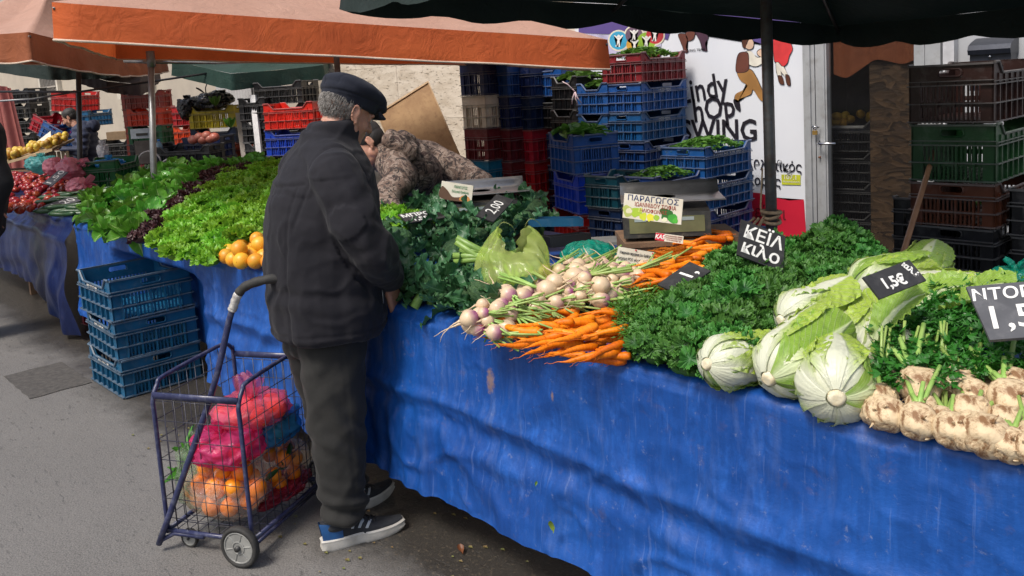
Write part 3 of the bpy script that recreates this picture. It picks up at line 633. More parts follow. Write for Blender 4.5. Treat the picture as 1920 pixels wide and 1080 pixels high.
def tarp2():
    X0, X1 = -12.5, -6.47; m = MB(); N = 50; prof = [(1.3-(1.25)*i/10, 0, 0.) for i in range(11)]+[(.05-.05*math.sin(a), -.05+.05*math.cos(a), 0.) for a in [i/5*PI/2 for i in range(1, 6)]]+[(0, 0, i/N) for i in range(1, N+1)]
    def fn(u, v):
        x = X0+(X1-X0)*u; y, dz, h = prof[min(len(prof)-1, int(round(v*(len(prof)-1))))]
        zt = .875+.012*noise.noise(V(x*6, 0, 0)); k = min(1, max(0, (x+7.75)/1.0))  # slips lower towards its near end
        lip = .03*math.sin(x*9)*0
        if h == 0: return V(x, y+.02*noise.noise(V(x*5, 2, 0)), zt+dz+.008*noise.noise(V(x*8, y*8, 0)))
        zh = .26-.22*k; z = zt-.05-(zt-.05-zh)*h
        o = .10*math.sin(PI*h*.9)*(.6+.5*noise.noise(V(x*1.4, 3, 0)))+.03*noise.noise(V(x*3, h*4, 0))+.012*math.sin(x*26+h*4)*h
        o += .05*k*k*h**1.3 + .05*math.exp(-((h-.12)/.05)**2)*(1-.5*k)+.025*k*math.sin((x+.5*h)*16)*h
        sq = .02*k*h
        return V(x+sq, y-o, z)
    m.grid(fn, 300, len(prof)-1); return m
t2 = tarp2().build('tarpaulin', TARP2); tag(t2, 'dark navy glossy tarpaulin sagging in folds over the tomato stall at the left', 'tarpaulin')
# trestle tables that carry the goods
wood_old = M('old_timber', (.22, .13, .075), (.13, .075, .045), rough=.75, sc=6, bump=.4, bsc=50)
def table(x0, x1, label):
    t = empty('stall_table', label, 'table', ((x0+x1)/2, .68, 0)); w = x1-x0
    MB().box((0, 0, ZT-.035), (w-.06, 1.24, .03)).build('table_top', wood_old, t, False)
    for sx in (-.46, -.15, .15, .46):
        for sy in (-.5, .5): MB().box((sx*w, sy, (ZT-.05)/2), (.05, .05, ZT-.05)).build('leg', wood_old, t, False)
table(-6.4, 1.15, 'long timber trestle table under the bright blue tarpaulin'); table(-12.4, -6.5, 'timber trestle table under the dark navy tarpaulin')
# ================================================================ plastic crates
def plastic(h, name, rough=.42):
    c = hexc(h); return M('crate_'+name, c, dark(c, .72), rough=rough, sc=7, bump=.12, bsc=30, rand=.12, dirt=(tuple(.55*x+.10 for x in c), .35), spec=.4)
HX = {'blue': '1c4f8c', 'deepblue': '163a78', 'royal': '1646b4', 'navy': '17294f', 'steel': '1b597f', 'teal': '0f4553', 'cyan': '14708f', 'black': '1b1c20', 'red': 'b2202a', 'maroon': '6c2229', 'wine': '7a2630', 'brown': '542a1c', 'darkbrown': '33201b', 'green': '1f4a2a', 'emerald': '075c30', 'cream': 'cfc6b4', 'orange': 'e8481c', 'brick': 'b4503a', 'yellow': 'cdb912', 'white': 'd8d8d4'}
CM = {k: plastic(h, k) for k, h in HX.items()}
def lit_edge(h, name): c = hexc(h); c = tuple(.55*x+.095 for x in c); return M('lit_edge_'+name, c, dark(c, .55), rough=.5, sc=12, bump=.1, rand=.1)  # lighter copy of the crate colour: caught light painted on lips and ledges
EM = {}
_cm = {}
def crate_geo(L, W, H, dip=True, bars=True):
    """open-work picking crate: long sides along x with a dipped rim, hand holes in the short sides"""
    m = MB(); T = .010; lip = .010; ins = .012
    def wall(length, M3, isdip, hole):
        # built in the plane y=0 facing -y, x from -l/2..l/2
        s = len(m.v); l = length; top = H; dh = min(.055, H*.22) if isdip else 0; band = H*.36; n3 = 3
        z0, z1 = .012, H-band
        cw = .055
        for sx in (-1, 1): m.box((sx*(l/2-cw/2), T/2, (H)/2), (cw, T, H))
        # upper band with the dip or the hand hole
        if isdip:
            a = l/2-cw; b = a-.05
            bz = H-dh
            m.box((0, T/2, (bz+z1)/2), (2*a, T, bz-z1))
            for sx in (-1, 1):
                m.add([V(sx*a, 0, bz), V(sx*b, 0, bz), V(sx*a, 0, H), V(sx*a, T, bz), V(sx*b, T, bz), V(sx*a, T, H)], [(0, 1, 2), (5, 4, 3), (0, 2, 5, 3), (1, 0, 3, 4), (2, 1, 4, 5)])
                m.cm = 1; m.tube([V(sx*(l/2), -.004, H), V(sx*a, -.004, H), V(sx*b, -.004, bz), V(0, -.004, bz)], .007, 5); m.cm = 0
        else:
            hw, hh = (.055, .019) if hole else (0, 0); hz = H-band*.42
            if hole:
                m.box((0, T/2, (H+hz+hh)/2), (l-2*cw, T, H-hz-hh)); m.box((0, T/2, (z1+hz-hh)/2), (l-2*cw, T, hz-hh-z1))
                for sx in (-1, 1): m.box((sx*(hw+(l/2-cw-hw)/2), T/2, hz), (l/2-cw-hw, T, 2*hh))
                m.tube([V(x*hw+dx, -.003, hz+z*hh) for x, z, dx in ((-1, -1, .01), (1, -1, -.01), (1, -.4, 0), (1, .4, 0), (1, 1, -.01), (-1, 1, .01), (-1, .4, 0), (-1, -.4, 0))], .005, 5, closed=True)
            else: m.box((0, T/2, (H+z1)/2), (l-2*cw, T, H-z1))
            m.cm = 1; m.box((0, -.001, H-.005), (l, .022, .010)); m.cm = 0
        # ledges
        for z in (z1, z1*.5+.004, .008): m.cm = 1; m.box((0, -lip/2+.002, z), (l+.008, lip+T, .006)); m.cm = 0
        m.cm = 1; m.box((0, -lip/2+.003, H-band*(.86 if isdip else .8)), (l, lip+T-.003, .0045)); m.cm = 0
        # slats
        nb = max(4, int((l-2*cw)/(.020 if bars else .045))); 
        for i in range(nb+1):
            x = -(l/2-cw)+(l-2*cw)*i/nb
            big = i % 4 == 0
            m.box((x, T/2-(.006 if big else 0), z1/2), (.009 if big else .0085, T+(.010 if big else -.002), z1))
            if big: m.box((x, -.002, (H-dh+z1)/2 if isdip else (z1+H-band*.8)/2), (.005, .010, (H-dh-z1) if isdip else band*.2))
        # half-filled panels (upper row of slots is shorter)
        m.box((0, T/2+.001, z1*.5), (l-2*cw, T*.6, z1*.14))
        for i in range(s, len(m.v)): m.v[i] = tuple(M3 @ Vector(m.v[i]))
    def MM(a, t): return Matrix.Translation(t) @ Matrix.Rotation(a, 4, 'Z')
    wall(L, MM(0, (0, -W/2, 0)), dip, False); wall(L, MM(PI, (0, W/2, 0)), dip, False)
    wall(W-.002, MM(PI/2, (L/2, 0, 0)), False, True); wall(W-.002, MM(-PI/2, (-L/2, 0, 0)), False, True)
    for i in range(9): m.box((0, -W/2+W*(i+.5)/9, .014), (L-.02, W/9*.72, .006))
    for i in range(7): m.box((-L/2+L*(i+.5)/7, 0, .010), (L/7*.5, W-.02, .006))
    return m
def crate_mesh(L, W, H, col, dip=True):
    k = (L, W, H, dip)
    if k not in _cm: _cm[k] = crate_geo(L, W, H, dip)
    if (k, col) not in _cm: _cm[(k, col)] = _cm[k].mesh('plastic_crate', [CM[col], lit_edge(HX[col], col)], False)
    return _cm[(k, col)]
cname = {'blue': 'mid blue', 'deepblue': 'deep blue', 'royal': 'royal blue', 'navy': 'navy blue', 'steel': 'steel blue', 'teal': 'dark teal', 'cyan': 'cyan blue', 'wine': 'wine red', 'darkbrown': 'dark brown', 'emerald': 'emerald green', 'brick': 'brick red', 'cream': 'cream white'}
ORD = ['topmost', 'second from top', 'third from top', 'fourth from top', 'fifth from top', 'sixth from top', 'seventh from top', 'eighth from top', 'ninth from top', 'tenth from top']
def crate(col, c, rz, L=.6, W=.4, H=.235, label='', group=None, dip=True, tilt=(0, 0)):
    o = link('plastic_crate', crate_mesh(L, W, H, col, dip), None, c, (tilt[0], tilt[1], rz)); return tag(o, label, 'crate', group)
def stack(corner, la, sa, cols, where, top=None, L=.6, W=.4, Hs=None, jit=.012, rz_jit=.02, group='stacked produce crates', seed=0, skip=0, dip=True):
    """corner: near vertical edge (x, y); la / sa: directions in which the long and short sides run away from it"""
    random.seed(seed+77); ld, sd2 = V(math.cos(la), math.sin(la), 0), V(math.cos(sa), math.sin(sa), 0)
    c = V(corner[0], corner[1], 0)+ld*L/2+sd2*W/2; out = []
    Hs = Hs or [.235]*len(cols); tot = sum(Hs); z = (top if top is not None else tot)
    for i, col in enumerate(cols):
        z -= Hs[i]
        o = crate(col, (c.x+rnd(-jit, jit), c.y+rnd(-jit, jit), max(z, .002)), la+rnd(-rz_jit, rz_jit), L, W, Hs[i]-.003, f"{cname.get(col, col)} crate, {ORD[i]} in the {where}", group, dip)
        out.append(o)
    return out
WL = M('label_white', (.62, .62, .60), (.45, .45, .44), rough=.6, sc=30, bump=0)
def crate_label(o, s, side, h=.024, L=.6, W=.4, H=.235, mat=None, x=0):
    """printed strip on the long (side 0/1) wall of one crate, just under its dipped rim"""
    sg = -1 if side == 0 else 1
    Mx = frame((x, sg*(W/2+.0035), H-.074), (-sg, 0, 0), (0, 0, 1))
    t = text(s, h*1.35, mat or WL, o, Mx, bold=.0006, sx=1.05, thick=.0003); return t
def leaf_lump(name_m, col_a, col_b, seed=1, n=70, L=.56, W=.36, lift=.05, size=.07):
    """loose heap of cupped leaves filling a crate"""
    random.seed(seed); m = MB()
    for i in range(n):
        x, y = rnd(-.5, .5)*L, rnd(-.5, .5)*W; z = lift*(1-(2*x/L)**2)*(1-(2*y/W)**2)*1.3+rnd(-.015, .02)
        l = size*rnd(.7, 1.4); w = l*rnd(.4, .6); M4 = Matrix.Translation((x, y, z)) @ Euler((rnd(-.5, .5), rnd(-.5, .5), rnd(0, 2*PI))).to_matrix().to_4x4(); s = len(m.v); cu = rnd(.2, .6)
        m.grid(lambda u, v: V((u-.5)*w*math.sin(PI*(.08+.9*v))**.7*2, (v-.5)*l*2, cu*w*abs(u-.5)*2+.25*l*math.sin(PI*v)), 4, 6); m.xf(M4, s)
    return m.mesh(name_m, leafmat('crate_greens_'+name_m, col_a, col_b))
LG = leaf_lump('leaf_heap', (.10, .22, .03), (.04, .12, .02), 1); LG2 = leaf_lump('fine_heap', (.13, .30, .04), (.05, .16, .02), 2, 260, size=.028)
def heap(crate_o, label, H=.235, me=None, sc=1.0, dz=0):
    o = link('leafy_greens', me or LG, None, crate_o.location+V(0, 0, H-.035+dz), (0, 0, crate_o.rotation_euler.z), sc); return tag(o, label, 'greens', kind='stuff')
# ---- three steel-blue crates on the road
c0 = (-4.95, -.265)
s = stack(c0, PI, PI/2, ['steel']*3, 'three crate stack on the road', top=.690, L=.54, W=.455, Hs=[.245, .225, .225], jit=.02, rz_jit=.045, seed=4, group='steel blue crates stacked on the road')
for o, tx in zip(s, ('ΑΓΡΟΤΙΚΑ', 'ΑΓΡ', 'ΑΓΡΟΤΙΚΑ')):
    b = MB(); b.box((.0, .0, 0), (.17, .003, .028)); q = b.build('label_strip', M('sticker', (.55, .52, .47), (.36, .34, .31), rough=.7, sc=30), o, False, loc=(.02, .232, .165))
    text(tx, .024, INK, q, frame((0, .0022, 0), (-1, 0, 0), (0, 0, 1)), thick=.0002)
# ---- the wall of crates behind the seller
def C2(px, py, d): p = at(px, py, d); return (p.x, p.y)
def topz(px, py, d): return at(px, py, d).z
WLc = []
s = stack(C2(1200, 100, 6.7), PI/2, PI, ['wine', 'blue', 'blue', 'deepblue', 'teal', 'deepblue', 'navy', 'navy'], 'tall stack in front of the banner', top=topz(1200, 98, 6.7), seed=1); tall = s
for i in (1, 2): crate_label(s[i], 'ΒΑΣΙΛΑΚΗΣ', 0, .022)
crate_label(s[3], 'ΓΕΡΑΚΗΣ ΙΩΑΝΝΗΣ', 0, .022)
heap(s[0], 'bright green herb leaves heaped in the wine red crate at the top of the tall stack', .235, LG2)
s = stack(C2(1326, 280, 6.2), PI/2, PI, ['blue', 'blue', 'deepblue', 'navy', 'navy'], 'low stack right of the scale sign', top=topz(1326, 276, 6.2), seed=2); low = s
crate_label(s[0], 'ΓΕΡΑΚΗΣ ΙΩΑΝΝΗΣ', 0, .03); crate_label(s[1], 'ΒΑΣΙΛΑΚΗΣ', 0, .03); crate_label(s[2], 'ΒΑΣΙΛΑΚΗΣ', 0, .026)
heap(s[0], 'fine green herb leaves heaped in the blue crate beside the swing lettering', .235, LG2)
s = stack(C2(1228, 335, 5.9), PI/2, PI, ['deepblue', 'deepblue', 'navy', 'navy'], 'short stack behind the scale', top=topz(1228, 332, 5.9), seed=3, W=.36)
heap(s[0], 'green leaves showing in the blue crate behind the scale sign', .235, LG2, .8)
s = stack(C2(1160, 340, 5.95), PI/2, PI, ['teal', 'navy', 'navy', 'maroon'], 'shadowed stack behind the teal bag', top=topz(1160, 330, 5.95), seed=13, W=.3, L=.35)
D30 = dict(L=.5, W=.4)
s = stack(C2(1074, 256, 6.3), PI*.86, PI*.33, ['blue', 'royal', 'red', 'navy'], 'stack behind the broccoli', top=topz(1074, 253, 6.3), Hs=[.30]*4, seed=5, L=.5, W=.36)
heap(s[0], 'large dark green leaves piled in the blue crate behind the broccoli', .3, LG, .85, .015)
crate_label(s[2], 'ΑΝΑΣΤΟΠΟΥΛΟΣ', 1, .03, L=.5, W=.36, H=.30)
s = stack(C2(1083, 160, 7.2), PI*.93, PI*.45, ['black', 'black', 'deepblue', 'navy', 'navy', 'navy'], 'black stack at the orange umbrella corner', top=topz(1083, 142, 7.2), Hs=[.29]*6, seed=6, L=.4, W=.4)
heap(s[0], 'broad green leaves piled in the black crate under the orange umbrella corner', .29, LG, .75)
s = stack(C2(1137, 160, 6.95), PI, PI/2, ['blue', 'blue', 'deepblue', 'navy', 'navy', 'navy'], 'narrow stack left of the wine crate', top=topz(1137, 155, 6.95), Hs=[.26]*6, seed=7, L=.34, W=.4)
heap(s[0], 'pale green leaves in the blue crate left of the wine red crate', .26, LG, .62)
s = stack(C2(1053, 124, 7.7), PI, PI/2, ['blue', 'black', 'deepblue', 'navy', 'navy', 'navy', 'navy'], 'fourth column from the stone', top=topz(1053, 120, 7.7), Hs=[.29]*7, seed=8, L=.42, W=.3)
grid = [['navy', 'deepblue', 'navy'], ['cream', 'navy', 'navy'], ['maroon', 'maroon', 'red'], ['cyan', 'maroon', 'red'], ['black', 'maroon', 'red'], ['navy', 'navy', 'navy']]
for j, px in enumerate((905, 948, 990)):
    stack(C2(px, 120, 7.72+.02*j), PI, PI/2, [r[j] for r in grid], ('first', 'second', 'third')[j]+' column from the stone wall', top=topz(px, 116+2*j, 7.75), Hs=[.30]*6, seed=10+j, L=.325, W=.5, jit=.004, rz_jit=.015, dip=False)
# ---- right edge
s = stack(C2(1866, 115, 4.08), PI/2, PI, ['darkbrown', 'green', 'brown', 'black', 'black', 'black'], 'big stack at the right edge', top=topz(1866, 114, 4.08), Hs=[.30, .295, .225, .225, .225, .225], seed=20, jit=.006)
s = stack(C2(1818, 380, 4.6), PI/2, PI, ['black', 'black', 'black'], 'low black stack behind the broom stick', top=topz(1758, 380, 4.6), seed=22, jit=.01)
heap(s[0], 'pale cauliflower leaves in the low black crate behind the broom stick', .15, LG, .8)
s = stack((s[0].location.x+.9, s[0].location.y-.62), PI/2, PI, ['black', 'black', 'black', 'black'], 'small dark stack at the far right edge', top=.98, seed=23)
bp0, bp1 = at(1690, 486, 3.75), at(1745, 305, 4.4); dv = (bp1-bp0).normalized()
tag(MB().tube([bp0-dv*.5, bp0, bp1, bp1+dv*.12], .013, 10).build('broom_stick', M('broom_wood', (.34, .17, .08), (.24, .11, .05), rough=.5, sc=10)), 'brown wooden broom stick leaning on the crates at the right', 'stick')
q_ = onY(1462, 450, 1.95); cr = crate('blue', (q_.x, q_.y+.1, q_.z-.235), PI*.02, L=.5, W=.36, label='blue crate behind the kale, by the roped umbrella pole')
# ---- reflections in the shop glass, built as objects behind it
z = .0
for i in range(5): crate('black', (onY(1590, 400, WY+.42).x, WY+.42, .002+i*.235), .1, label='black crate seen through the shop glass, in a dim stack', group='dim crates behind the glass', H=.232)
LEM = M('lemon_peel', (.62, .40, .04), (.50, .30, .03), rough=.45, sc=30, bump=.2, rand=.15)
sh = onY(1575, 236, WY+.35); sx_ = tag(MB().box(sh+V(0, .1, -.03), (.50, .34, .02)).box(sh+V(0, -.075, -.015), (.5, .01, .045)).build('mirrored_shelf', M('shelf_white', (.4, .4, .4)), smooth=False), 'small pale shelf holding lemons behind the shop glass', 'shelf')
random.seed(4); lm = MB().ell((0, 0, 0), (.034, .034, .040), nu=12, nv=8).mesh('lemon', LEM)
for i in range(26): tag(link('lemon', lm, None, sh+V(rnd(-.22, .22), rnd(-.05, .2), .012+rnd(0, .07)), (rnd(0, 3), rnd(0, 3), 0)), 'yellow lemon in the pile behind the shop glass', 'lemon', 'lemons behind the shop glass')
oc = V(*onY(1640, 140, WY+.5)); ob = MB(); xa_, xb_ = onY(1562, 100, WY+.05).x, onY(1728, 100, WY+.05).x
ob.grid(lambda u, v: V(xa_+(xb_-xa_)*u, WY+.055+.015*math.sin(u*20), onY(1600, 70, WY).z-(.26-.10*u)*v*(1+.18*math.sin(u*PI*3.0))), 40, 6)
ob.grid(lambda u, v: V(xa_+(xb_-xa_)*u, WY+.055+.03*v, onY(1600, 70, WY).z+.35*v), 20, 6)
tag(ob.build('awning', RUST), 'dull rust awning edge seen through the shop glass', 'awning')

# ---------------------------------------------------------------- neighbouring stall in the background, left
def bg(px, py, d, cols, where, la=PI*1.19, sa=PI*.69, Hs=None, **k): return stack(C2(px, py, d), la, sa, cols, where, top=topz(px, py, d), Hs=Hs, **k)
s = bg(303, 168, 11.2, ['brick', 'brick', 'brick', 'brick', 'brick', 'brick'], 'brick red stack behind the grey pole', seed=30, L=.62, la=PI*1.19, sa=PI*.69, W=.2)
s = bg(300, 200, 10.9, ['orange', 'emerald', 'black', 'black', 'black'], 'orange topped stack left of the grey pole', seed=31, L=.5, la=PI*1.19, sa=PI*.69, W=.3)
s = bg(437, 196, 9.8, ['yellow', 'navy', 'navy', 'black', 'black'], 'stack topped by the bright yellow crate', seed=32, la=PI*1.19, sa=PI*.69, L=.58, W=.25, Hs=[.26, .25, .25, .25, .25], rz_jit=.01)
yel = s[0]
s = bg(362, 198, 10.3, ['red', 'orange', 'orange', 'black'], 'stack left of the yellow crate', seed=33, la=PI*1.19, sa=PI*.69, L=.3, W=.3)
s = bg(450, 268, 9.6, ['brick', 'emerald', 'black'], 'small stack right of the white crate', seed=34, la=PI*1.19, sa=PI*.69, L=.2, W=.3)
s = bg(410, 255, 9.2, ['navy', 'navy', 'white', 'black'], 'tomato stack by the ribbed shutter', seed=35, la=PI*1.19, sa=PI*.69, L=.45, W=.3)
s = bg(390, 272, 8.9, ['black', 'black', 'black'], 'broad black stack behind the sample trays', seed=36, la=PI*1.19, sa=PI*.69, L=.62, W=.3)
s = bg(345, 268, 9.3, ['black', 'black', 'black'], 'black stack left of the sample trays', seed=46, la=PI*1.19, sa=PI*.69, L=.4, W=.3)
bg(497, 182, 8.9, ['black']*7, 'black column by the white plank', seed=37, la=PI*1.19, sa=PI*.69, L=.3, W=.3, rz_jit=.03)
bg(565, 150, 8.9, ['black']*7, 'black stack behind the orange crate', seed=38, la=PI*1.19, sa=PI*.69, L=.55, W=.4)
s = bg(583, 190, 8.3, ['orange', 'royal', 'black', 'black', 'black'], 'stack left of the cap', seed=39, la=PI*1.19, sa=PI*.69, L=.52, W=.35, Hs=[.26]*5)
bg(53, 165, 13.5, ['black']*6, 'tall black stack at the far left', seed=40)
cr = crate('red', at(143, 208, 13.2), PI*.72, label='red crate standing high behind the man in the hooded jacket', L=.6, W=.4, H=.3, tilt=(.1, 0))
crate('steel', at(168, 236, 13.0), PI*.72, label='blue grey crate under the high red crate')
crate('blue', at(112, 265, 12.5), PI*.70, label='blue crate tilted on edge in front of the far man', tilt=(.5, .1), L=.5, W=.36)
crate('red', at(97, 250, 12.8), PI*.70, label='red crate tilted behind the blue crate of the far man', tilt=(.5, .0), L=.5)
s = bg(243, 262, 12.6, ['black']*5, 'black stack under the brown cardboard box', seed=50, L=.55); boxstack = s
s = bg(186, 262, 13.1, ['black']*4, 'black stack under the high blue grey crate', seed=51)
crate('emerald', at(205, 352, 7.9), PI*.78, label='emerald green crate standing at the end of the cucumbers', L=.56, W=.38, H=.27)
crate('red', (-6.75, .35, .003), .1, label='red crate half hidden under the table between the tarpaulins', L=.5)
# ================================================================ vegetables
CR = V(.68, .735, 0).normalized(); CFW = V(-.735, .68, 0).normalized()
def inpoly(x, y, P):
    c = False; n = len(P); j = n-1
    for i in range(n):
        if (P[i][1] > y) != (P[j][1] > y) and x < (P[j][0]-P[i][0])*(y-P[i][1])/(P[j][1]-P[i][1])+P[i][0]: c = not c
        j = i
    return c
def region(pix, z): return [tuple(onZ(px, py, z))[:2] for px, py in pix]
def scatter(P, n, md, tries=4000):
    xs = [p[0] for p in P]; ys = [p[1] for p in P]; out = []
    for _ in range(tries):
        if len(out) >= n: break
        x, y = rnd(min(xs), max(xs)), rnd(min(ys), max(ys))
        if inpoly(x, y, P) and all((x-a)**2+(y-b)**2 > md*md for a, b in out): out.append((x, y))
    return out
class Heap:
    """height map of the table top; goods dropped on it come to rest on what lies there already"""
    def __init__(s, base=None): s.h = {}; s.base = base or (lambda x, y: ZT+.004)
    def get(s, x, y): return s.h.get((round(x/.012), round(y/.012)), s.base(x, y))
    def drop(s, pts, r, sink=.75):
        z = max(s.get(x, y) for x, y in pts)
        for x, y in pts:
            k = int(r/.012)
            for i in range(-k, k+1):
                for j in range(-k, k+1):
                    if i*i+j*j <= k*k+1:
                        key = (round(x/.012)+i, round(y/.012)+j); s.h[key] = max(s.h.get(key, 0), z+r*sink*1.35)
        return z+r*sink
# ---- leaves
def ruffle(m, c, nrm, R, amp, fr, nr=5, nt=38, cup=.3, seed=0, el=1.0, jit=.22):
    x, y, z = basis(nrm, V(rnd(-1, 1), rnd(-1, 1), .3)); ph = rnd(0, 6); vs = [c]; uv = [(0., 0.)]
    for i in range(1, nr+1):
        q = i/nr
        for j in range(nt):
            t = 2*PI*j/nt; r = R*q*(1+.18*math.sin(3*t+ph)+.1*math.sin(7*t+ph*2)); h = R*cup*q*q + amp*q**1.6*math.sin(fr*t+ph+1.7*math.sin(2*t))*(.7+.5*math.sin(5*t+ph)) + (R*.25*q*q*math.sin(3*t+ph*3) if nt > 60 else 0); r *= (1+.10*q*math.cos(fr*t*2+ph) if nt > 60 else 1)
            vs.append(c+x*r*math.cos(t)*el+y*r*math.sin(t)+z*h+V(rnd(-1, 1), rnd(-1, 1), rnd(-1, 1))*amp*jit*q); uv.append((j/nt, q))
    fs = [(0, 1+j, 1+(j+1) % nt) for j in range(nt)]+[(1+i*nt+j, 1+(i+1)*nt+j, 1+(i+1)*nt+(j+1) % nt, 1+i*nt+(j+1) % nt) for i in range(nr-1) for j in range(nt)]
    m.add(vs, fs, uv)
def curly(name, mat, seed, R=.085, n=34, rr=(.020, .034), amp=.009, fr=11, cup=.4, flat=.62, stalk=None, jit=.22, nt=34):
    random.seed(seed); m = MB()
    for i in range(n):
        ph = math.acos(1-rnd(0, 1)*1.02*.98); th = i*2.39996+rnd(-.3, .3); d = V(math.sin(ph)*math.cos(th), math.sin(ph)*math.sin(th), math.cos(ph)*.9+.1).normalized()
        c = V(d.x*R, d.y*R, d.z*R*flat)*rnd(.72, 1.08); ruffle(m, c, (d+V(rnd(-.5, .5), rnd(-.5, .5), rnd(0, .4))).normalized(), rnd(*rr), amp*rnd(.7, 1.3), fr+random.randint(-2, 3), cup=cup*rnd(.4, 1.5), nr=4, nt=nt, jit=jit)
    m.ell((0, 0, -.005), (R*.6, R*.6, R*flat*.5), nu=10, nv=6)
    return m.mesh(name, mat)
KALE = leafmat('kale_leaf', (.045, .155, .028), (.020, .085, .020), rough=.5, sc=22, trans=.28, edge=(.085, .25, .04))
KALE.name = 'kale_leaf'
LETT = leafmat('frilly_lettuce_leaf', (.17, .42, .025), (.09, .28, .015), rough=.42, sc=30, trans=.38, edge=(.26, .52, .04))
REDL = leafmat('red_lettuce_leaf', (.045, .012, .014), (.075, .030, .018), rough=.45, sc=30, trans=.18, edge=(.055, .015, .020))
kales = [curly('kale_bunch', KALE, s, R=.074, n=54, rr=(.014, .025), amp=.0062, fr=15, flat=.95, jit=.10, nt=80) for s in (1, 2, 3, 4)]
letts = [curly('curly_lettuce', LETT, s, R=.085, n=34, rr=(.020, .036), amp=.010, fr=9, cup=.5) for s in (11, 12, 13)]
reds = [curly('red_lettuce', REDL, s, R=.08, n=34, rr=(.018, .030), amp=.010, fr=9, cup=.5) for s in (21, 22)]
def spread(meshes, pts, zf, name, label, cat, group, sc=(.9, 1.2), tilt=.35):
    for i, (x, y) in enumerate(pts):
        tag(link(name, random.choice(meshes), None, (x, y, zf(x, y)), (rnd(-tilt, tilt), rnd(-tilt, tilt), rnd(0, 6.28)), rnd(*sc)), label, cat, group)
random.seed(31)
KP = region([(1165, 662), (1200, 676), (1250, 690), (1300, 704), (1345, 640), (1440, 620), (1470, 560), (1580, 545), (1620, 530), (1632, 496), (1570, 486), (1510, 480), (1450, 486), (1395, 505), (1350, 540), (1265, 600)], .93)
kz = lambda x, y: ZT+.035+.06*min(1, max(0, (y-.04)/.25))+.085*noise.noise(V(x*5.5, y*5.5, 0))
spread(kales, [(x, max(.055, y)) for x, y in scatter(KP, 105, .072, 12000)], kz, 'kale_bunch', 'curly dark green kale bunch in the kale bed between carrots and cabbages', 'kale', 'kale bunches heaped on the stall', (.75, 1.25))
LP = region([(292, 442), (330, 462), (372, 476), (425, 468), (450, 450), (500, 452), (560, 400), (560, 330), (492, 340), (450, 350), (400, 372), (340, 405)], .93)
spread(letts, scatter(LP, 95, .078, 12000), lambda x, y: ZT+.02+.06*min(1, max(0, (y+.05)/.3))+.10*min(1, max(0, (y-.3)/.8)), 'curly_lettuce', 'frilly bright green lettuce in the bed beside the oranges', 'lettuce', 'frilly green lettuces', (.85, 1.2))
RP = region([(258, 436), (292, 442), (345, 405), (402, 372), (470, 356), (492, 345), (440, 338), (390, 352), (330, 378)], .93)
spread(reds, scatter(RP, 30, .10, 6000), lambda x, y: ZT+.04+.05*min(1, max(0, (y+.05)/.3))+.10*min(1, max(0, (y-.3)/.8)), 'red_lettuce', 'dark red frilly lettuce in the strip between the two green lettuces', 'lettuce', 'dark red lettuces', (.85, 1.1))
# ---- broad spoon-leaved lettuce
SPOON = leafmat('spoon_leaf', (.12, .32, .032), (.06, .21, .020), rough=.28, sc=9, trans=.3, vein=((.36, .52, .18), .05, 14, .4), rand=.22)
def spoon(m, M4, L, W, cup, bend):
    s = len(m.v)
    def fn(u, v):
        t = (u-.5)*2; w = W*(.14+.86*math.sin(PI*min(1, max(0, (v-.12)/.90))**1.15)**.75) if v > .12 else W*.14
        return V(t*w/2, L*v*math.cos(bend*v), L*v*math.sin(bend*v)+cup*w*t*t+.05*W*math.sin(v*17+t*3)*abs(t))
    m.grid(fn, 6, 9); m.xf(M4, s)
def spoonhead(seed):
    random.seed(seed); m = MB()
    for i in range(17):
        a = i*2.4; q = i/17; el = .15+1.0*q
        spoon(m, Matrix.Rotation(a, 4, 'Z') @ Matrix.Translation((0, .01, 0)) @ Matrix.Rotation(el, 4, 'X'), rnd(.12, .165)*(1-.2*q), rnd(.10, .135)*(1-.2*q), .30, rnd(-.9, .5))
    return m.mesh('spoon_leaf_lettuce', SPOON)
spoons = [spoonhead(s) for s in (41, 42, 43)]
random.seed(44)
SP = region([(152, 398), (178, 424), (215, 434), (256, 430), (310, 390), (390, 350), (470, 348), (490, 335), (430, 345), (330, 342), (262, 356), (200, 368)], .93)
spread(spoons, scatter(SP, 42, .135, 6000), lambda x, y: ZT+.015+.06*min(1, max(0, (y+.05)/.3))+.12*min(1, max(0, (y-.4)/.8)), 'spoon_leaf_lettuce', 'glossy broad leaved green lettuce at the far end of the blue stall', 'lettuce', 'broad leaf lettuces', (.85, 1.1), .5)
# ---- broccoli with big bluish leaves
BLEAF = leafmat('broccoli_leaf', (.062, .185, .062), (.030, .105, .042), rough=.40, sc=7, trans=.16, vein=((.12, .25, .14), .035, 16, .55), rand=.2)
BHEAD = M('broccoli_florets', (.055, .135, .040), (.022, .075, .028), rough=.7, sc=90, bump=1.0, bsc=260, bdist=.006, rand=.15)
BSTEM = M('broccoli_stem', (.24, .40, .09), (.15, .28, .06), rough=.4, sc=20, rand=.12)
def lobed(m, M4, L, W, bend, wav, seed):
    s = len(m.v)
    def fn(u, v):
        t = (u-.5)*2; w = W*(math.sin(PI*min(1, (v*.92+.05))**1.25)**.7)*(1+.13*math.sin(v*30+seed)+.10*math.sin(v*53+seed*2+t)); w = max(w, .006)
        if v < .18: w = .012+.2*w*(v/.18)
        return V(t*w/2, L*v*math.cos(bend*v)-abs(t)*.0*L, L*v*math.sin(bend*v)+.18*w*t*t*(1 if bend > 0 else 1)+wav*abs(t)**1.6*math.sin(v*21+seed+t*1.5)+wav*.5*math.sin(v*37+seed)*abs(t)**2)
    m.grid(fn, 10, 22); m.xf(M4, s)
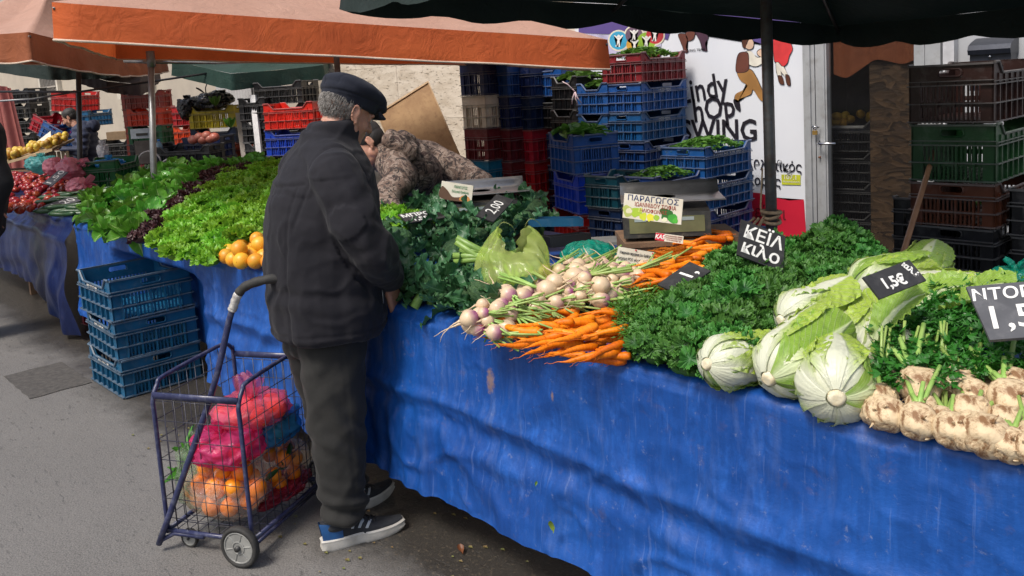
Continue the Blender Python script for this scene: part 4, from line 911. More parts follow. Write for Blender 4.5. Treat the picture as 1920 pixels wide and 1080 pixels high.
def brocc(seed):
    random.seed(seed); root = empty('broccoli', '', '', (0, 0, 0)); m = MB(); R = .058
    m.ell((0, 0, .0), (R, R, R*.62), nu=40, nv=24, fn=lambda d: 1+.10*noise.noise(d*5+V(seed, 0, 0))+.09*noise.noise(d*11)+.05*noise.noise(d*26))
    m.build('head', BHEAD, root)
    m = MB(); m.tube([(0, 0, -.01), (.004, 0, -.05), (.006, .003, -.10)], [.018, .015, .018], 9)
    for i in range(5): a = i*1.256+seed; m.tube([(.008*math.cos(a), .008*math.sin(a), -.045), (R*.6*math.cos(a), R*.6*math.sin(a), -.005)], [.008, .010], 6)
    m.build('stem', BSTEM, root)
    m = MB()
    for i in range(6):
        a = i*1.05+rnd(-.3, .3); lobed(m, Matrix.Rotation(a, 4, 'Z') @ Matrix.Translation((0, .012, -.05)) @ Matrix.Rotation(rnd(-.1, .6), 4, 'X') @ Matrix.Rotation(rnd(-.4, .4), 4, 'Y'), rnd(.09, .14), rnd(.045, .068), rnd(-.5, .5), .010, rnd(0, 9))
    m.build('leaves', BLEAF, root); return root
bro = [brocc(s) for s in (51, 52, 53)]
BP = region([(735, 590), (760, 594), (800, 597), (860, 600), (875, 585), (890, 545), (900, 470), (1010, 440), (1000, 400), (930, 400), (800, 402), (745, 412), (700, 470), (705, 560)], .95)
random.seed(55); bz = lambda x, y: ZT+.050+.10*min(1, max(0, (y+.05)/.45))+.02*noise.noise(V(x*6, y*6, 0))
for i, (x, y) in enumerate([(x, max(.08, y)) for x, y in scatter(BP, 46, .115, 9000)]):
    src = bro[i % 3]; o = src if i < 3 else copy_tree(src)
    o.location = (x, y, bz(x, y)); o.rotation_euler = (rnd(-.7, .5), rnd(-.6, .6), rnd(0, 6.28)); k = rnd(.85, 1.15); o.scale = (k, k, k)
    tag(o, 'dark green broccoli head with bluish leaves in the heap beside the man', 'broccoli', 'broccoli heads heaped on the stall')
def loose(seed):
    random.seed(seed); m = MB(); lobed(m, Matrix.Identity(4), .20, .10, .35, .014, seed); return m.mesh('broccoli_leaf', BLEAF)
lls = [loose(s) for s in (3, 5, 8)]
for i, (x, y) in enumerate([(x, max(.04, y)) for x, y in scatter(BP, 125, .055, 20000)]):
    tag(link('broccoli_leaf', random.choice(lls), None, (x, y, bz(x, y)+rnd(.0, .055)), (rnd(-.4, .6), rnd(-.6, .6), rnd(0, 6.28)), rnd(.38, .75)), 'large bluish green leaf lying loose over the broccoli heads', 'leaf', 'loose broccoli leaves')
# front skirt of leaves lapping over the table edge
for i in range(9):
    x = -2.36+.055*i*1.05+rnd(-.02, .02)
    tag(link('broccoli_leaf', random.choice(lls), None, (x, rnd(.0, .05), ZT+.05), (rnd(-.15, .1), rnd(-.4, .4), PI+rnd(-.9, .9)), rnd(.35, .48)), 'large bluish green leaf lying loose over the broccoli heads', 'leaf', 'loose broccoli leaves')
# pale cut stalks beside the yellow bag
m = MB(); random.seed(9)
sp0 = at(930, 497, 3.05); tag_st = empty('broccoli_stalks', 'pair of pale green broccoli stalks cut off and pointing left beside the yellow bag', 'broccoli', tuple(at(905, 478, 3.08)))
for i in range(7):
    a = V(rnd(-.01, .01), rnd(-.01, .01), rnd(-.02, .03)); e = a-CR*rnd(.06, .11)+V(0, 0, rnd(-.005, .075)); m.tube([a+CR*.10-V(0, 0, .04), a, e], [.011, .013, .011], 8)
m.build('stalks', BSTEM, tag_st)
# ---- carrots
def carrotmat(): 
    t = NT('carrot_skin'); co = t.coord(); c = t.mix(t.ramp(t.noise(9, 4, co=co), [(.3, 0.), (.7, 1.)]), (.68, .145, .008), (.80, .25, .028))
    w = t.n('TexWave'); w.inputs['Scale'].default_value = 26; w.inputs['Distortion'].default_value = 9; w.inputs['Detail'].default_value = 3; t.l(co, w.inputs[0]); rg = t.ramp(w.outputs[0], [(.0, 1.), (.22, 0.)])
    c = t.mix(t.math('MULTIPLY', rg, .35), c, (.40, .10, .02)); oi = t.n('ObjectInfo'); h = t.n('HueSaturation'); t.l(c, h.inputs['Color']); t.l(t.math('MULTIPLY_ADD', oi.outputs['Random'], .5, .72), h.inputs['Value']); t.l(t.math('MULTIPLY_ADD', oi.outputs['Random'], .016, .492), h.inputs['Hue']); t.l(t.math('MULTIPLY_ADD', oi.outputs['Random'], -.08, 1.08), h.inputs['Saturation'])
    t.base(h.outputs[0]); t.set(Roughness=.5); t.b.inputs['Specular IOR Level'].default_value = .3; t.b.inputs['Subsurface Weight'].default_value = .0; t.b.inputs['Subsurface Radius'].default_value = (.01, .004, .001); t.bump(rg, -.35, .002); t.bump(t.noise(60, 4, co=co), .2, .002); return t.m
CAR = carrotmat()
def carrot_mesh(seed, L=.16, r=.0135):
    random.seed(seed); m = MB(); P = []; rr = []; ph = rnd(0, 6); b = rnd(-.02, .02); n = 16
    for i in range(n+1):
        q = i/n; P.append(V(-L/2+L*q, b*math.sin(q*PI)+.003*math.sin(q*9+ph), .004*math.sin(q*6+ph))); k = (1-q)**.62 if q < .86 else (1-q)**.62*.75
        rr.append(max(.0009, r*k*(1+.06*math.sin(q*40+ph)+.04*math.sin(q*71))*(.72 if i == 0 else 1)))
    for i in range(1, 6): q = i/5; P.append(P[n]+V(.035*q, rnd(-.002, .002)+.012*q*q*b*50*.3, .003*math.sin(q*5))); rr.append(.0009*(1-.6*q))
    P = [P[0]-V(.003, 0, 0)]+P; rr = [rr[0]*.5]+rr
    m.tube(P, rr, 12)
    for i in range(5): q = rnd(.2, .8); p = V(-L/2+L*q, b*math.sin(q*PI), 0); a = rnd(0, 6.28); d = V(rnd(.2, .8), math.cos(a), math.sin(a)); m.tube([p, p+d*r*1.1, p+d*.018+V(.008, 0, 0)], [.0009, .0006, .0003], 4)
    return m.mesh('carrot', CAR)
cars = [carrot_mesh(60+i, rnd(.13, .175), rnd(.0115, .016)) for i in range(8)]; H1 = Heap()
def pile_carrots(poly, n, hp, ang, spreada, label, group, zmax=.10, sc=(.85, 1.2), zadd=0):
    k = 0
    for t in range(n*4):
        if k >= n: break
        pts = scatter(poly, 1, 0)
        if not pts: continue
        x, y = pts[0]; a = ang+random.gauss(0, spreada); dx, dy = math.cos(a), math.sin(a); ln = [(x+dx*q, y+dy*q) for q in (-.06, -.03, 0, .03, .055)]
        s = rnd(*sc); z = hp.drop(ln, .0125*s, .8); 
        if z > ZT+zmax: continue
        tag(link('carrot', random.choice(cars), None, (x, y, z+zadd), (rnd(0, 6.28), rnd(-.10, .14), a), s), label, 'carrot', group); k += 1
random.seed(61)
CP = region([(925, 610), (960, 622), (1000, 634), (1060, 650), (1130, 664), (1150, 640), (1160, 600), (1120, 580), (1050, 575), (1000, 582), (950, 596)], .90)
# tips point to the left of the picture, roughly along the table
pile_carrots(CP, 230, H1, math.atan2(-.50, -.86)+.35, .30, 'orange carrot in the loose heap at the front edge between turnips and kale', 'carrots in the front heap', .065, (.8, 1.15))
CP2 = region([(1218, 560), (1262, 568), (1290, 540), (1330, 500), (1366, 478), (1352, 468), (1296, 474), (1240, 505)], .93)
H2 = Heap(lambda x, y: ZT+.045+.05*min(1, max(0, (y-.35)/.4)))
pile_carrots(CP2, 130, H2, math.atan2(-.65, -.75)+.1, .45, 'orange carrot in the pile below the scale at the back', 'carrots in the back pile', .155, (.75, 1.05))
# ---- turnips, radish-like, with stalks
def turnipmat():
    t = NT('turnip_skin'); g = t.coord('Object'); sep = t.n('SeparateXYZ'); t.l(g, sep.inputs[0]); nz = t.noise(30, 4, co=g)
    f = t.ramp(t.math('ADD', t.math('MULTIPLY', sep.outputs[0], -22.), t.math('MULTIPLY', nz, .6)), [(.35, 0.), (.85, 1.)]); oi = t.n('ObjectInfo'); f2 = t.math('MULTIPLY', f, t.ramp(oi.outputs['Random'], [(.1, .25), (.5, 1.)]))
    c = t.mix(f2, (.62, .47, .31), (.28, .035, .20)); c = t.mix(t.ramp(t.noise(70, 5, .7, co=g), [(.58, 0.), (.7, .35)]), c, (.35, .22, .12)); t.base(c); t.set(Roughness=.38); t.bump(nz, .2, .002); return t.m
TUR = turnipmat(); STALK = M('pale_stalk', (.34, .46, .13), (.22, .36, .08), rough=.4, sc=25, rand=.15)
SPRAY = leafmat('feather_leaf', (.10, .27, .025), (.05, .17, .018), rough=.45, sc=30, trans=.35)
def turnip(seed):
    random.seed(seed); root = empty('turnip', '', '', (0, 0, 0)); m = MB(); R = .023
    m.ell((0, 0, 0), (R*1.05, R, R*.95), nu=22, nv=14, fn=lambda d: 1+.05*noise.noise(d*2+V(seed, 0, 0))+(.35*max(0, d.x-.8)))
    P = [V(R*.95, 0, 0)]; d = V(1, rnd(-.4, .4), rnd(0, .5))
    for i in range(7): d = (d+V(rnd(-.25, .25), rnd(-.35, .35), rnd(-.2, .35))).normalized(); P.append(P[-1]+d*.012)
    m.tube(P, [.006, .003, .002, .0016, .0013, .001, .0008, .0005], 6); m.build('root', TUR, root)
    m = MB()
    for i in range(5):
        a = rnd(-.5, .5); b = rnd(-.15, .3); L = rnd(.05, .12); m.tube([V(-R*.8, 0, 0), V(-R-.02, .012*a*2, .01*b), V(-R-L, L*a, L*b*.5)], [.0035, .003, .0028], 6)
    m.build('stalks', STALK, root); return root
turs = [turnip(70+i) for i in range(4)]; random.seed(71)
TP = region([(872, 602), (910, 606), (955, 600), (1000, 580), (1050, 572), (1130, 578), (1180, 560), (1228, 548), (1228, 522), (1130, 512), (1060, 520), (1000, 545), (930, 580)], .92)
H3 = Heap(lambda x, y: ZT+.02+.05*min(1, max(0, (y)/.28)))
for i, (x, y) in enumerate(scatter(TP, 100, .036, 30000)+scatter(TP, 70, .045, 20000)+scatter(region([(878, 606), (930, 610), (960, 600), (960, 575), (910, 590)], .92), 14, .03, 9000)):
    o = turs[i] if i < 4 else copy_tree(turs[i % 4]); s = rnd(.75, 1.35); z = H3.drop([(x, y)], .022*s, .95); o.location = (x, y, z); o.scale = (s, s, s); o.rotation_euler = (rnd(0, 6.28), rnd(-.4, .3), math.atan2(-CR.y, -CR.x)+rnd(-1.1, 1.1))
    tag(o, 'small white and purple turnip with cut green stalks in the turnip pile', 'turnip', 'turnips piled on the stall')
mt = M('turnip_plain', (.72, .60, .45), (.62, .48, .34), rough=.4)
for px, py, d, s, lab in ((1078, 578-58, 2.86, 1.55, 'large turnip flushed purple at its top, right of the yellow bag'), (1040, 588-60, 2.80, 1.25, 'pale turnip with a long curling root, touching the yellow bag'), (1140-115, 600-58, 2.78, 1.4, 'round cream turnip below the yellow bag')):
    o = copy_tree(turs[0]); o.location = at(px, py, d); o.scale = (s, s, s); o.rotation_euler = (.4, .1, PI+.6 if s > 1.5 else rnd(0, 1)); tag(o, lab, 'turnip', None); del o['group']
# ---- loose stems, feathery carrot tops and celery leaves (uncountable)
def strawpile(name, poly, n, zf, r, L, mat, label, seed):
    random.seed(seed); m = MB()
    for x, y in scatter(poly, n, .0, 20000):
        a = math.atan2(CR.y, CR.x)+random.gauss(0, .7); z = zf(x, y)+rnd(0, .03); l = L*rnd(.5, 1.2); d = V(math.cos(a), math.sin(a), rnd(-.15, .25)); p = V(x, y, z); m.tube([p-d*l/2, p+V(0, 0, rnd(0, .01)), p+d*l/2], [r*rnd(.6, 1.2), r, r*.7], 6)
    return tag(m.build(name, mat), label, 'stems', kind='stuff')
strawpile('turnip_stems', region([(890, 590), (960, 596), (1040, 570), (1150, 565), (1215, 545), (1200, 510), (1130, 500), (1040, 530), (960, 560)], .93), 110, lambda x, y: ZT+.03+.06*min(1, max(0, y/.28)), .0038, .10, STALK, 'tangle of pale green turnip stems strewn through the turnip pile', 81)
def sprays(name, poly, n, zf, size, mat, label, seed, leaf='fine', dens=16):
    random.seed(seed); m = MB(); S4 = []
    for x, y in scatter(poly, n, .0, 20000):
        p = V(x, y, zf(x, y)+rnd(-.01, .03)); a0 = rnd(0, 6.28); d0 = V(math.cos(a0), math.sin(a0), rnd(.1, .9)).normalized()
        for k in range(dens):
            d = (d0+V(rnd(-1, 1), rnd(-1, 1), rnd(-.6, .9))*.9).normalized(); c = p+d*rnd(.2, 1)*size*1.3; l = size*rnd(.5, 1)*(.5 if leaf == 'fine' else .62); w = l*(.18 if leaf == 'fine' else .8)
            ax, ay, az = basis((V(rnd(-1, 1), rnd(-1, 1), 1.0)), d)
            if leaf == 'fine': m.add([c-ax*l*.5, c-ay*w, c+ax*l, c+ay*w], [(0, 1, 2, 3)])
            else:                                        # three-lobed celery leaflet
                m.add([c-ax*l*.5, c-ay*w*.5-ax*l*.1, c-ay*w*.75+ax*l*.45, c-ay*w*.2+ax*l*.3, c+ax*l+az*l*.15, c+ay*w*.2+ax*l*.3, c+ay*w*.75+ax*l*.45, c+ay*w*.5-ax*l*.1, c+ax*l*.15+az*l*.12], [(0, 1, 8), (1, 2, 8), (2, 3, 8), (3, 4, 8), (4, 5, 8), (5, 6, 8), (6, 7, 8), (7, 0, 8)])
        if leaf != 'fine' and random.random() < .5: m.tube([p-V(0, 0, .03), p+d0*.02], .0025, 5)
    return tag(m.build(name, mat, smooth=False), label, 'leaves', kind='stuff')
sprays('carrot_tops', region([(1150, 585), (1165, 610), (1190, 645), (1240, 605), (1320, 555), (1290, 548), (1225, 560)], .92), 260, lambda x, y: ZT+.03+.05*min(1, max(0, y/.3)), .030, SPRAY, 'feathery bright green carrot tops between the carrots and the kale', 82, dens=22)
sprays('turnip_greens', region([(880, 600), (940, 612), (980, 590), (1060, 560), (1180, 570), (1215, 540), (1100, 520), (930, 570)], .92), 90, lambda x, y: ZT+.02+.03*min(1, max(0, y/.3)), .030, leafmat('turnip_leaf', (.16, .30, .04), (.08, .18, .025)), 'limp green turnip leaves under the turnip pile', 83, 'lobed', 6)
# ---- Chinese cabbages
def napamat(name, lo, hi, wht, v0, v1, ribw):
    t = NT(name); co = t.coord(); sep = t.n('SeparateXYZ'); t.l(t.coord('UV'), sep.inputs[0]); du = t.math('ABSOLUTE', t.math('SUBTRACT', sep.outputs[0], .5)); v = sep.outputs[1]; nz = t.noise(24, 5, .6, co=co)
    g = t.mix(t.ramp(nz, [(.3, 0.), (.7, 1.)]), lo, hi)
    f = t.n('MapRange'); f.interpolation_type = 'SMOOTHSTEP'; f.inputs[1].default_value = v0; f.inputs[2].default_value = v1; t.l(t.math('ADD', t.math('ADD', v, t.math('MULTIPLY', du, .75)), t.math('MULTIPLY', t.math('SUBTRACT', nz, .5), .3)), f.inputs[0]); c = t.mix(f.outputs[0], wht, g)
    rib = t.n('MapRange'); rib.interpolation_type = 'SMOOTHSTEP'; rib.inputs[1].default_value = .03; rib.inputs[2].default_value = -.02; t.l(t.math('SUBTRACT', du, t.math('MULTIPLY', t.math('SUBTRACT', 1.02, v), ribw)), rib.inputs[0])
    wv = t.math('ADD', t.math('SUBTRACT', v, t.math('MULTIPLY', du, 1.25)), t.math('MULTIPLY', nz, .05)); w = t.math('ABSOLUTE', t.math('SINE', t.math('MULTIPLY', wv, 30)))
    w2 = t.math('ABSOLUTE', t.math('SINE', t.math('MULTIPLY', t.math('ADD', v, t.math('MULTIPLY', du, 2.2)), 46)))
    ve = t.math('MAXIMUM', t.ramp(w, [(.0, .75), (.22, 0.)]), t.ramp(w2, [(.0, .35), (.2, 0.)])); F_ = t.math('MAXIMUM', rib.outputs[0], ve); c = t.mix(F_, c, wht)
    t.base(c); t.set(Roughness=.34); t.bump(F_, .6, .004); t.bump(t.noise(60, 5, .65, co=co, dist=.5), .7, .004)
    ln = t.n('TexWave'); ln.inputs['Scale'].default_value = 5; t.bump(nz, .2, .004)
    tr = t.n('BsdfTranslucent'); t.l(c, tr.inputs[0]); mx = t.n('MixShader'); mx.inputs[0].default_value = .22; t.l(t.b.outputs[0], mx.inputs[1]); t.l(tr.outputs[0], mx.inputs[2]); t.l(mx.outputs[0], t.out.inputs[0]); return t.m
NAPA = napamat('pale_cabbage_leaf', (.44, .58, .09), (.32, .48, .05), (.70, .72, .56), .30, .72, .30)
NAPA2 = napamat('green_cabbage_leaf', (.30, .47, .06), (.20, .37, .04), (.62, .70, .42), .04, .4, .15)
BUTT = M('cut_cabbage_base', (.70, .66, .50), (.62, .52, .33), rough=.6, sc=50, bump=.5, bsc=120)
def napa(seed, L=.27, R=.058, green=.35, openk=1.0):
    random.seed(seed); root = empty('chinese_cabbage', '', '', (0, 0, 0))
    def prof(v): return R*(.26+.74*math.sin(PI/2*min(1, v/.30))**.62 if v < .30 else 1-.40*max(0, (v-.5)/.5)**1.7)
    heads = [(NAPA, 'inner_leaves', MB()), (NAPA2, 'outer_leaves', MB())]; NL = 19
    for i in range(NL):
        th0 = i*2.39996+rnd(-.15, .15); span = rnd(1.5, 2.0); lay = .92+.016*i; isg = random.random() < green and i > 6; mm = heads[1 if isg else 0][2]; Lk = L*(.84+.010*i)*rnd(.92, 1.05); sd = rnd(0, 9); lift = openk*max(0, (i-8)/10)*rnd(.1, 1)*.9
        def fn(u, v):
            t = (u-.5)*2; wid = .50+.66*math.sin(PI*min(1, v*.66+.08)); th = th0+t*span*.5*wid; e = abs(t)**3; cr = min(1, max(0, (v-.12)/.3))*min(1, abs(t)*1.6+.15)
            r = prof(v)*lay+(.0045*e+.010*e*abs(noise.noise(V(v*9+t*2, t, sd)))+.006*e*noise.noise(V(v*26, t*3, sd+5)))*min(1, v*4)+.0050*cr*noise.noise(V(t*6, v*17, sd))+.0026*cr*noise.noise(V(t*14, v*38, sd))+lift*R*max(0, v-.5)**1.5*2.2
            r += .0040*math.exp(-(t/(.34*(1.05-v)+.03))**2)*(1.1-v)*min(1, v*5)+.0006*math.cos(t*26)*(1-v)*math.exp(-(t/.4)**2)
            x = -L/2+Lk*v*(1-.10*e)+.006*noise.noise(V(t*5, sd, 0))*v+.0012*(NL-i)*max(0, 1-v*6)
            return V(x, r*math.cos(th), r*math.sin(th))
        mm.grid(fn, 34, 44)
    m = MB(); m.ell((-.002, 0, 0), (L*.485, R*.82, R*.82), nu=24, nv=16); m.build('heart', NAPA, root)
    for mt_, nm, mm in heads:
        if mm.v: mm.build(nm, mt_, root)
    m = MB(); rb = R*.25; n = 26; vs = [V(-L/2-.003, 0, 0)]
    for k, (q, x) in enumerate(((.3, -.003), (.6, -.0032), (.85, -.002), (1.0, .002), (1.2, .012), (1.5, .03))):
        for j in range(n): a = 2*PI*j/n; kk = rb*q*(1+.03*math.sin(4*a+seed)+.02*math.sin(9*a)); vs.append(V(-L/2+x, kk*math.cos(a), kk*math.sin(a)))
    m.add(vs, [(0, 1+(j+1) % n, 1+j) for j in range(n)]+[(1+i*n+j, 1+i*n+(j+1) % n, 1+(i+1)*n+(j+1) % n, 1+(i+1)*n+j) for i in range(5) for j in range(n)]); m.build('cut_base', BUTT, root)
    return root
napas = [napa(91, .25, .056, .30), napa(92, .26, .060, .35, .8), napa(93, .23, .062, .10, .5)]
def put_napa(src, px, py, d, ax, roll, s, label, first=False):
    o = src if first else copy_tree(src); X = Vector(ax).normalized()
    z = V(0, 0, 1); y = z.cross(X).normalized(); z = X.cross(y); Mx = Matrix((X, y, z)).transposed() @ Matrix.Rotation(roll, 3, 'X')
    o.location = at(px, py, d); o.rotation_euler = Mx.to_euler(); o.scale = (s, s, s); tag(o, label, 'cabbage', 'Chinese cabbages on the stall'); return o
U_ = V(0, 0, 1)
put_napa(napas[0], 1372, 684, 2.13, CR*.80+CFW*.52-U_*.12, .3, 1.0, 'white Chinese cabbage lying against the kale, leftmost at the front edge', True)
put_napa(napas[1], 1488, 672, 2.06, CR*.80+CFW*.62+U_*.22, 1.9, 1.12, 'long Chinese cabbage resting with its cut base forward, middle of the front three', True)
put_napa(napas[2], 1552, 716, 1.96, CR*.34+CFW*.90+U_*.05, .9, 1.16, 'plump white Chinese cabbage showing its round cut base, rightmost of the front three', True)
put_napa(napas[0], 1530, 582, 2.30, CR*.90+CFW*.40+U_*.05, 2.6, 1.0, 'Chinese cabbage bedded in the kale above the long one')
put_napa(napas[1], 1672, 528, 2.66, CR*.95+CFW*.3+U_*.05, .4, 1.20, 'pale Chinese cabbage at the back behind the slanted black price board')
put_napa(napas[1], 1612, 634, 2.25, CR*.55+CFW*.75+U_*.25, 4.1, 1.1, 'open Chinese cabbage with spread green leaves behind the plump one')
put_napa(napas[1], 1775, 558, 2.50, CR*.95-CFW*.2-U_*.05, 3.6, 1.1, 'Chinese cabbage with white ribs right of the slanted black price board')
put_napa(napas[2], 1700, 652, 2.15, CR*.7+CFW*.7+U_*.1, 5.0, .95, 'small Chinese cabbage half buried in celery leaves')
put_napa(napas[1], 1735, 505, 2.85, CR*.6+CFW*.8+U_*.1, 1.0, 1.1, 'Chinese cabbage at the back left of the teal bag')
for o in napas: o.location += V(0, .04, .004)
random.seed(94)
def napaleaf(seed):
    m = MB(); random.seed(seed)
    m.grid(lambda u, v: V((u-.5)*2*(.012+.058*math.sin(PI*min(1, v*.80+.06))), .19*v, .05*math.sin(v*2.2)+.09*(u-.5)**2+.009*abs((u-.5)*2)**2*noise.noise(V(v*16, u*4, seed))*2+.003*noise.noise(V(u*9, v*14, seed))), 22, 34); return m.mesh('cabbage_leaf', NAPA2)
nl = [napaleaf(1), napaleaf(2), napaleaf(3)]
for i, (px, py, d, rz, rx) in enumerate(((1640, 640, 2.12, -.7, .6), (1700, 590, 2.42, -1.0, .3), (1790, 575, 2.42, -1.4, .3), (1745, 610, 2.3, -1.7, .35))):
    tag(link('cabbage_leaf', nl[i % 3], None, at(px, py, d), (rx, .2, rz), rnd(.8, 1.1)), 'crinkled light green outer cabbage leaf lying among the Chinese cabbages', 'leaf', 'loose cabbage leaves')
# ---- celery roots
def celmat():
    t = NT('celeriac_skin'); co = t.coord(); n1 = t.noise(34, 6, .72, co=co, dist=.4); c = t.mix(t.ramp(n1, [(.40, 0.), (.54, 1.)]), (.20, .10, .04), (.62, .48, .30))
    c = t.mix(t.ramp(t.noise(11, 4, co=co), [(.55, 0.), (.7, .6)]), c, (.64, .53, .36)); t.base(c); t.set(Roughness=.6); t.bump(n1, .7, .006); t.bump(t.noise(90, 4, .7, co=co), .4, .002); return t.m
CEL = celmat(); PARS = leafmat('celery_leaf', (.05, .20, .022), (.025, .12, .014), rough=.4, sc=25, trans=.3)
def celeriac(seed):
    random.seed(seed); root = empty('celery_root', '', '', (0, 0, 0)); m = MB(); R = .040
    m.ell((0, 0, 0), (R, R*.93, R*1.0), nu=36, nv=24, fn=lambda d: 1+.16*noise.noise(d*1.4+V(seed, 0, 0))+.06*noise.noise(d*4.5)+.035*noise.noise(d*11)-.05*max(0, -d.z-.8))
    for i in range(3):
        a = rnd(0, 6.28); b = rnd(-1.2, -.2); d = V(math.cos(a)*math.cos(b), math.sin(a)*math.cos(b), math.sin(b)); m.tube([d*R*.8, d*R*1.0, d*R*1.12+V(rnd(-.01, .01), rnd(-.01, .01), -.004)], [.004, .003, .001], 6)
    m.build('root', CEL, root); m = MB()
    for i in range(7):
        a = i*.9; d = V(math.cos(a)*.35, math.sin(a)*.35, 1); L = rnd(.03, .09) if i % 3 else .12; m.tube([V(0, 0, R*.7), V(0, 0, R*.8)+d*.02, V(0, 0, R*.8)+d*L+V(rnd(-.01, .01), rnd(-.01, .01), 0)], [.0065, .006, .0045], 7)
    m.build('stalks', STALK, root); return root
cels = [celeriac(101+i) for i in range(4)]; random.seed(104)
CLP = region([(1610, 790), (1680, 800), (1780, 828), (1900, 858), (1990, 880), (1990, 740), (1900, 730), (1800, 730), (1700, 730), (1640, 740)], .90)
H4 = Heap(lambda x, y: ZT+.0+.03*min(1, max(0, (y)/.2)))
for i, (x, y) in enumerate(scatter(CLP, 46, .062, 12000)):
    o = cels[i] if i < 4 else copy_tree(cels[i % 4]); s = rnd(.80, 1.25); z = H4.drop([(x, y)], .034*s, .98); o.location = (x, max(y, .0), z); o.scale = (s, s, s)
    t = CFW*1.0+CR*rnd(-.3, .9)+U_*rnd(-.2, .6); o.rotation_euler = t.to_track_quat('Z', 'Y').to_euler(); tag(o, 'knobbly tan celery root with cut green stalks at the right front corner', 'celery root', 'celery roots at the front edge')
for px, py, d, s, lab in ((1310+390, 712, 2.06, 1.0, 'celery root lying highest, under the celery leaves'), (1795, 722, 1.95, 1.0, 'smooth pale celery root at the top of the right heap'), (1850, 735, 1.92, .95, 'round celery root leaning on its pale neighbour')):
    o = copy_tree(cels[1]); o.location = at(px, py, d); o.scale = (s, s, s); o.rotation_euler = (CFW*.6+CR*.8+U_*.3).to_track_quat('Z', 'Y').to_euler(); tag(o, lab, 'celery root'); del o['group']
sprays('celery_leaves', region([(1640, 735), (1700, 690), (1760, 720), (1830, 700), (1920, 720), (1990, 700), (1990, 600), (1900, 560), (1800, 560), (1720, 600), (1660, 650)], .94), 420, lambda x, y: ZT+.055+.05*min(1, max(0, (y-.05)/.3)), .036, PARS, 'dense dark green celery leaves above the celery roots', 105, 'lobed', 10)
sprays('celery_leaves', region([(1600, 540), (1700, 600), (1850, 570), (1850, 540), (1700, 500)], .97), 90, lambda x, y: ZT+.05, .036, PARS, 'darker green leaves tucked between the rear cabbages', 106, 'lobed', 8)
m = MB(); random.seed(107)
for px, py in ((1660, 700), (1700, 690), (1745, 700), (1770, 690), (1830, 700), (1720, 712), (1690, 716), (1880, 715)):
    p = at(px, py, 2.0); 
    for k in range(3): d = (CR*rnd(-.1, .5)+U_*rnd(.6, 1)+CFW*.4).normalized(); m.tube([p-d*.03, p+d*.05, p+d*.11+CR*rnd(-.01, .02)], [.0045, .004, .003], 6)
tag(m.build('celery_stems', STALK), 'pale green celery stems rising among the celery leaves', 'stems', kind='stuff')
# ---- oranges
ORG = M('orange_peel', (.76, .27, .015), (.64, .38, .03), rough=.38, sc=14, bump=.35, bsc=240, bdist=.002, rand=.12, spec=.45)
om = MB(); om.ell((0, 0, 0), (.040, .040, .038), nu=24, nv=16, fn=lambda d: 1-.05*max(0, abs(d.z)-.93)*10*.3); om.tube([(0, 0, .036), (0, 0, .0385)], .003, 6); om = om.mesh('orange', ORG)
random.seed(111); OP = region([(412, 476), (440, 486), (500, 496), (560, 506), (600, 480), (540, 452), (480, 452)], .90); H5 = Heap()
for x, y in scatter(OP, 40, .070, 6000)+scatter(OP, 8, .10, 3000): tag(link('orange', om, None, (x, y, H5.drop([(x, y)], .038, .98)), (rnd(0, 3), rnd(0, 3), rnd(0, 3)), rnd(.9, 1.08)), 'yellow orange citrus fruit in the pile beside the man in the cap', 'orange', 'oranges at the front edge')
# ---- cucumbers, tomatoes at the left stall
CUC = M('cucumber_skin', (.018, .065, .018), (.010, .040, .012), rough=.35, sc=14, bump=.4, bsc=70, rand=.15)
cm_ = [MB().tube([(-.14+.28*i/10, .010*math.sin(i/10*PI)*s, 0) for i in range(11)], [.006]+[.019+.002*math.sin(i) for i in range(9)]+[.008], 12).mesh('cucumber', CUC) for s in (1, -1)]
random.seed(112); H6 = Heap(lambda x, y: ZT+.025)
for x, y in scatter(region([(55, 385), (90, 398), (150, 402), (215, 385), (300, 350), (250, 345), (150, 362)], .9), 90, .030, 20000):
    a = math.atan2(CR.y, CR.x)+rnd(-.25, .35); z = H6.drop([(x+math.cos(a)*q, y+math.sin(a)*q) for q in (-.1, -.05, 0, .05, .1)], .018, .9); tag(link('cucumber', random.choice(cm_), None, (x, y, z), (rnd(0, 6), rnd(-.08, .08), a), rnd(.8, 1.1)), 'dark green cucumber in the heap between tomatoes and lettuce', 'cucumber', 'cucumbers at the left stall')
TOM = M('tomato_skin', (.36, .028, .012), (.22, .018, .010), rough=.25, sc=8, bump=.1, rand=.2, spec=.5)
tm = MB(); tm.ell((0, 0, 0), (.036, .036, .028), nu=16, nv=10, fn=lambda d: 1+.04*math.sin(math.atan2(d.y, d.x)*5)); tmm = tm.mesh('tomato', TOM); H7 = Heap(lambda x, y: ZT+.03+.07*min(1, max(0, (y-.05)/.5)))
for x, y in scatter(region([(-30, 395), (60, 392), (100, 376), (150, 358), (165, 345), (90, 332), (30, 335), (-40, 350)], .92), 190, .045, 20000): tag(link('tomato', tmm, None, (x, y, H7.drop([(x, y)], .03, .9)), (rnd(-.6, .6), rnd(-.6, .6), rnd(0, 6)), rnd(.85, 1.1)), 'red tomato in the pile on the left stall', 'tomato', 'tomatoes at the left stall')
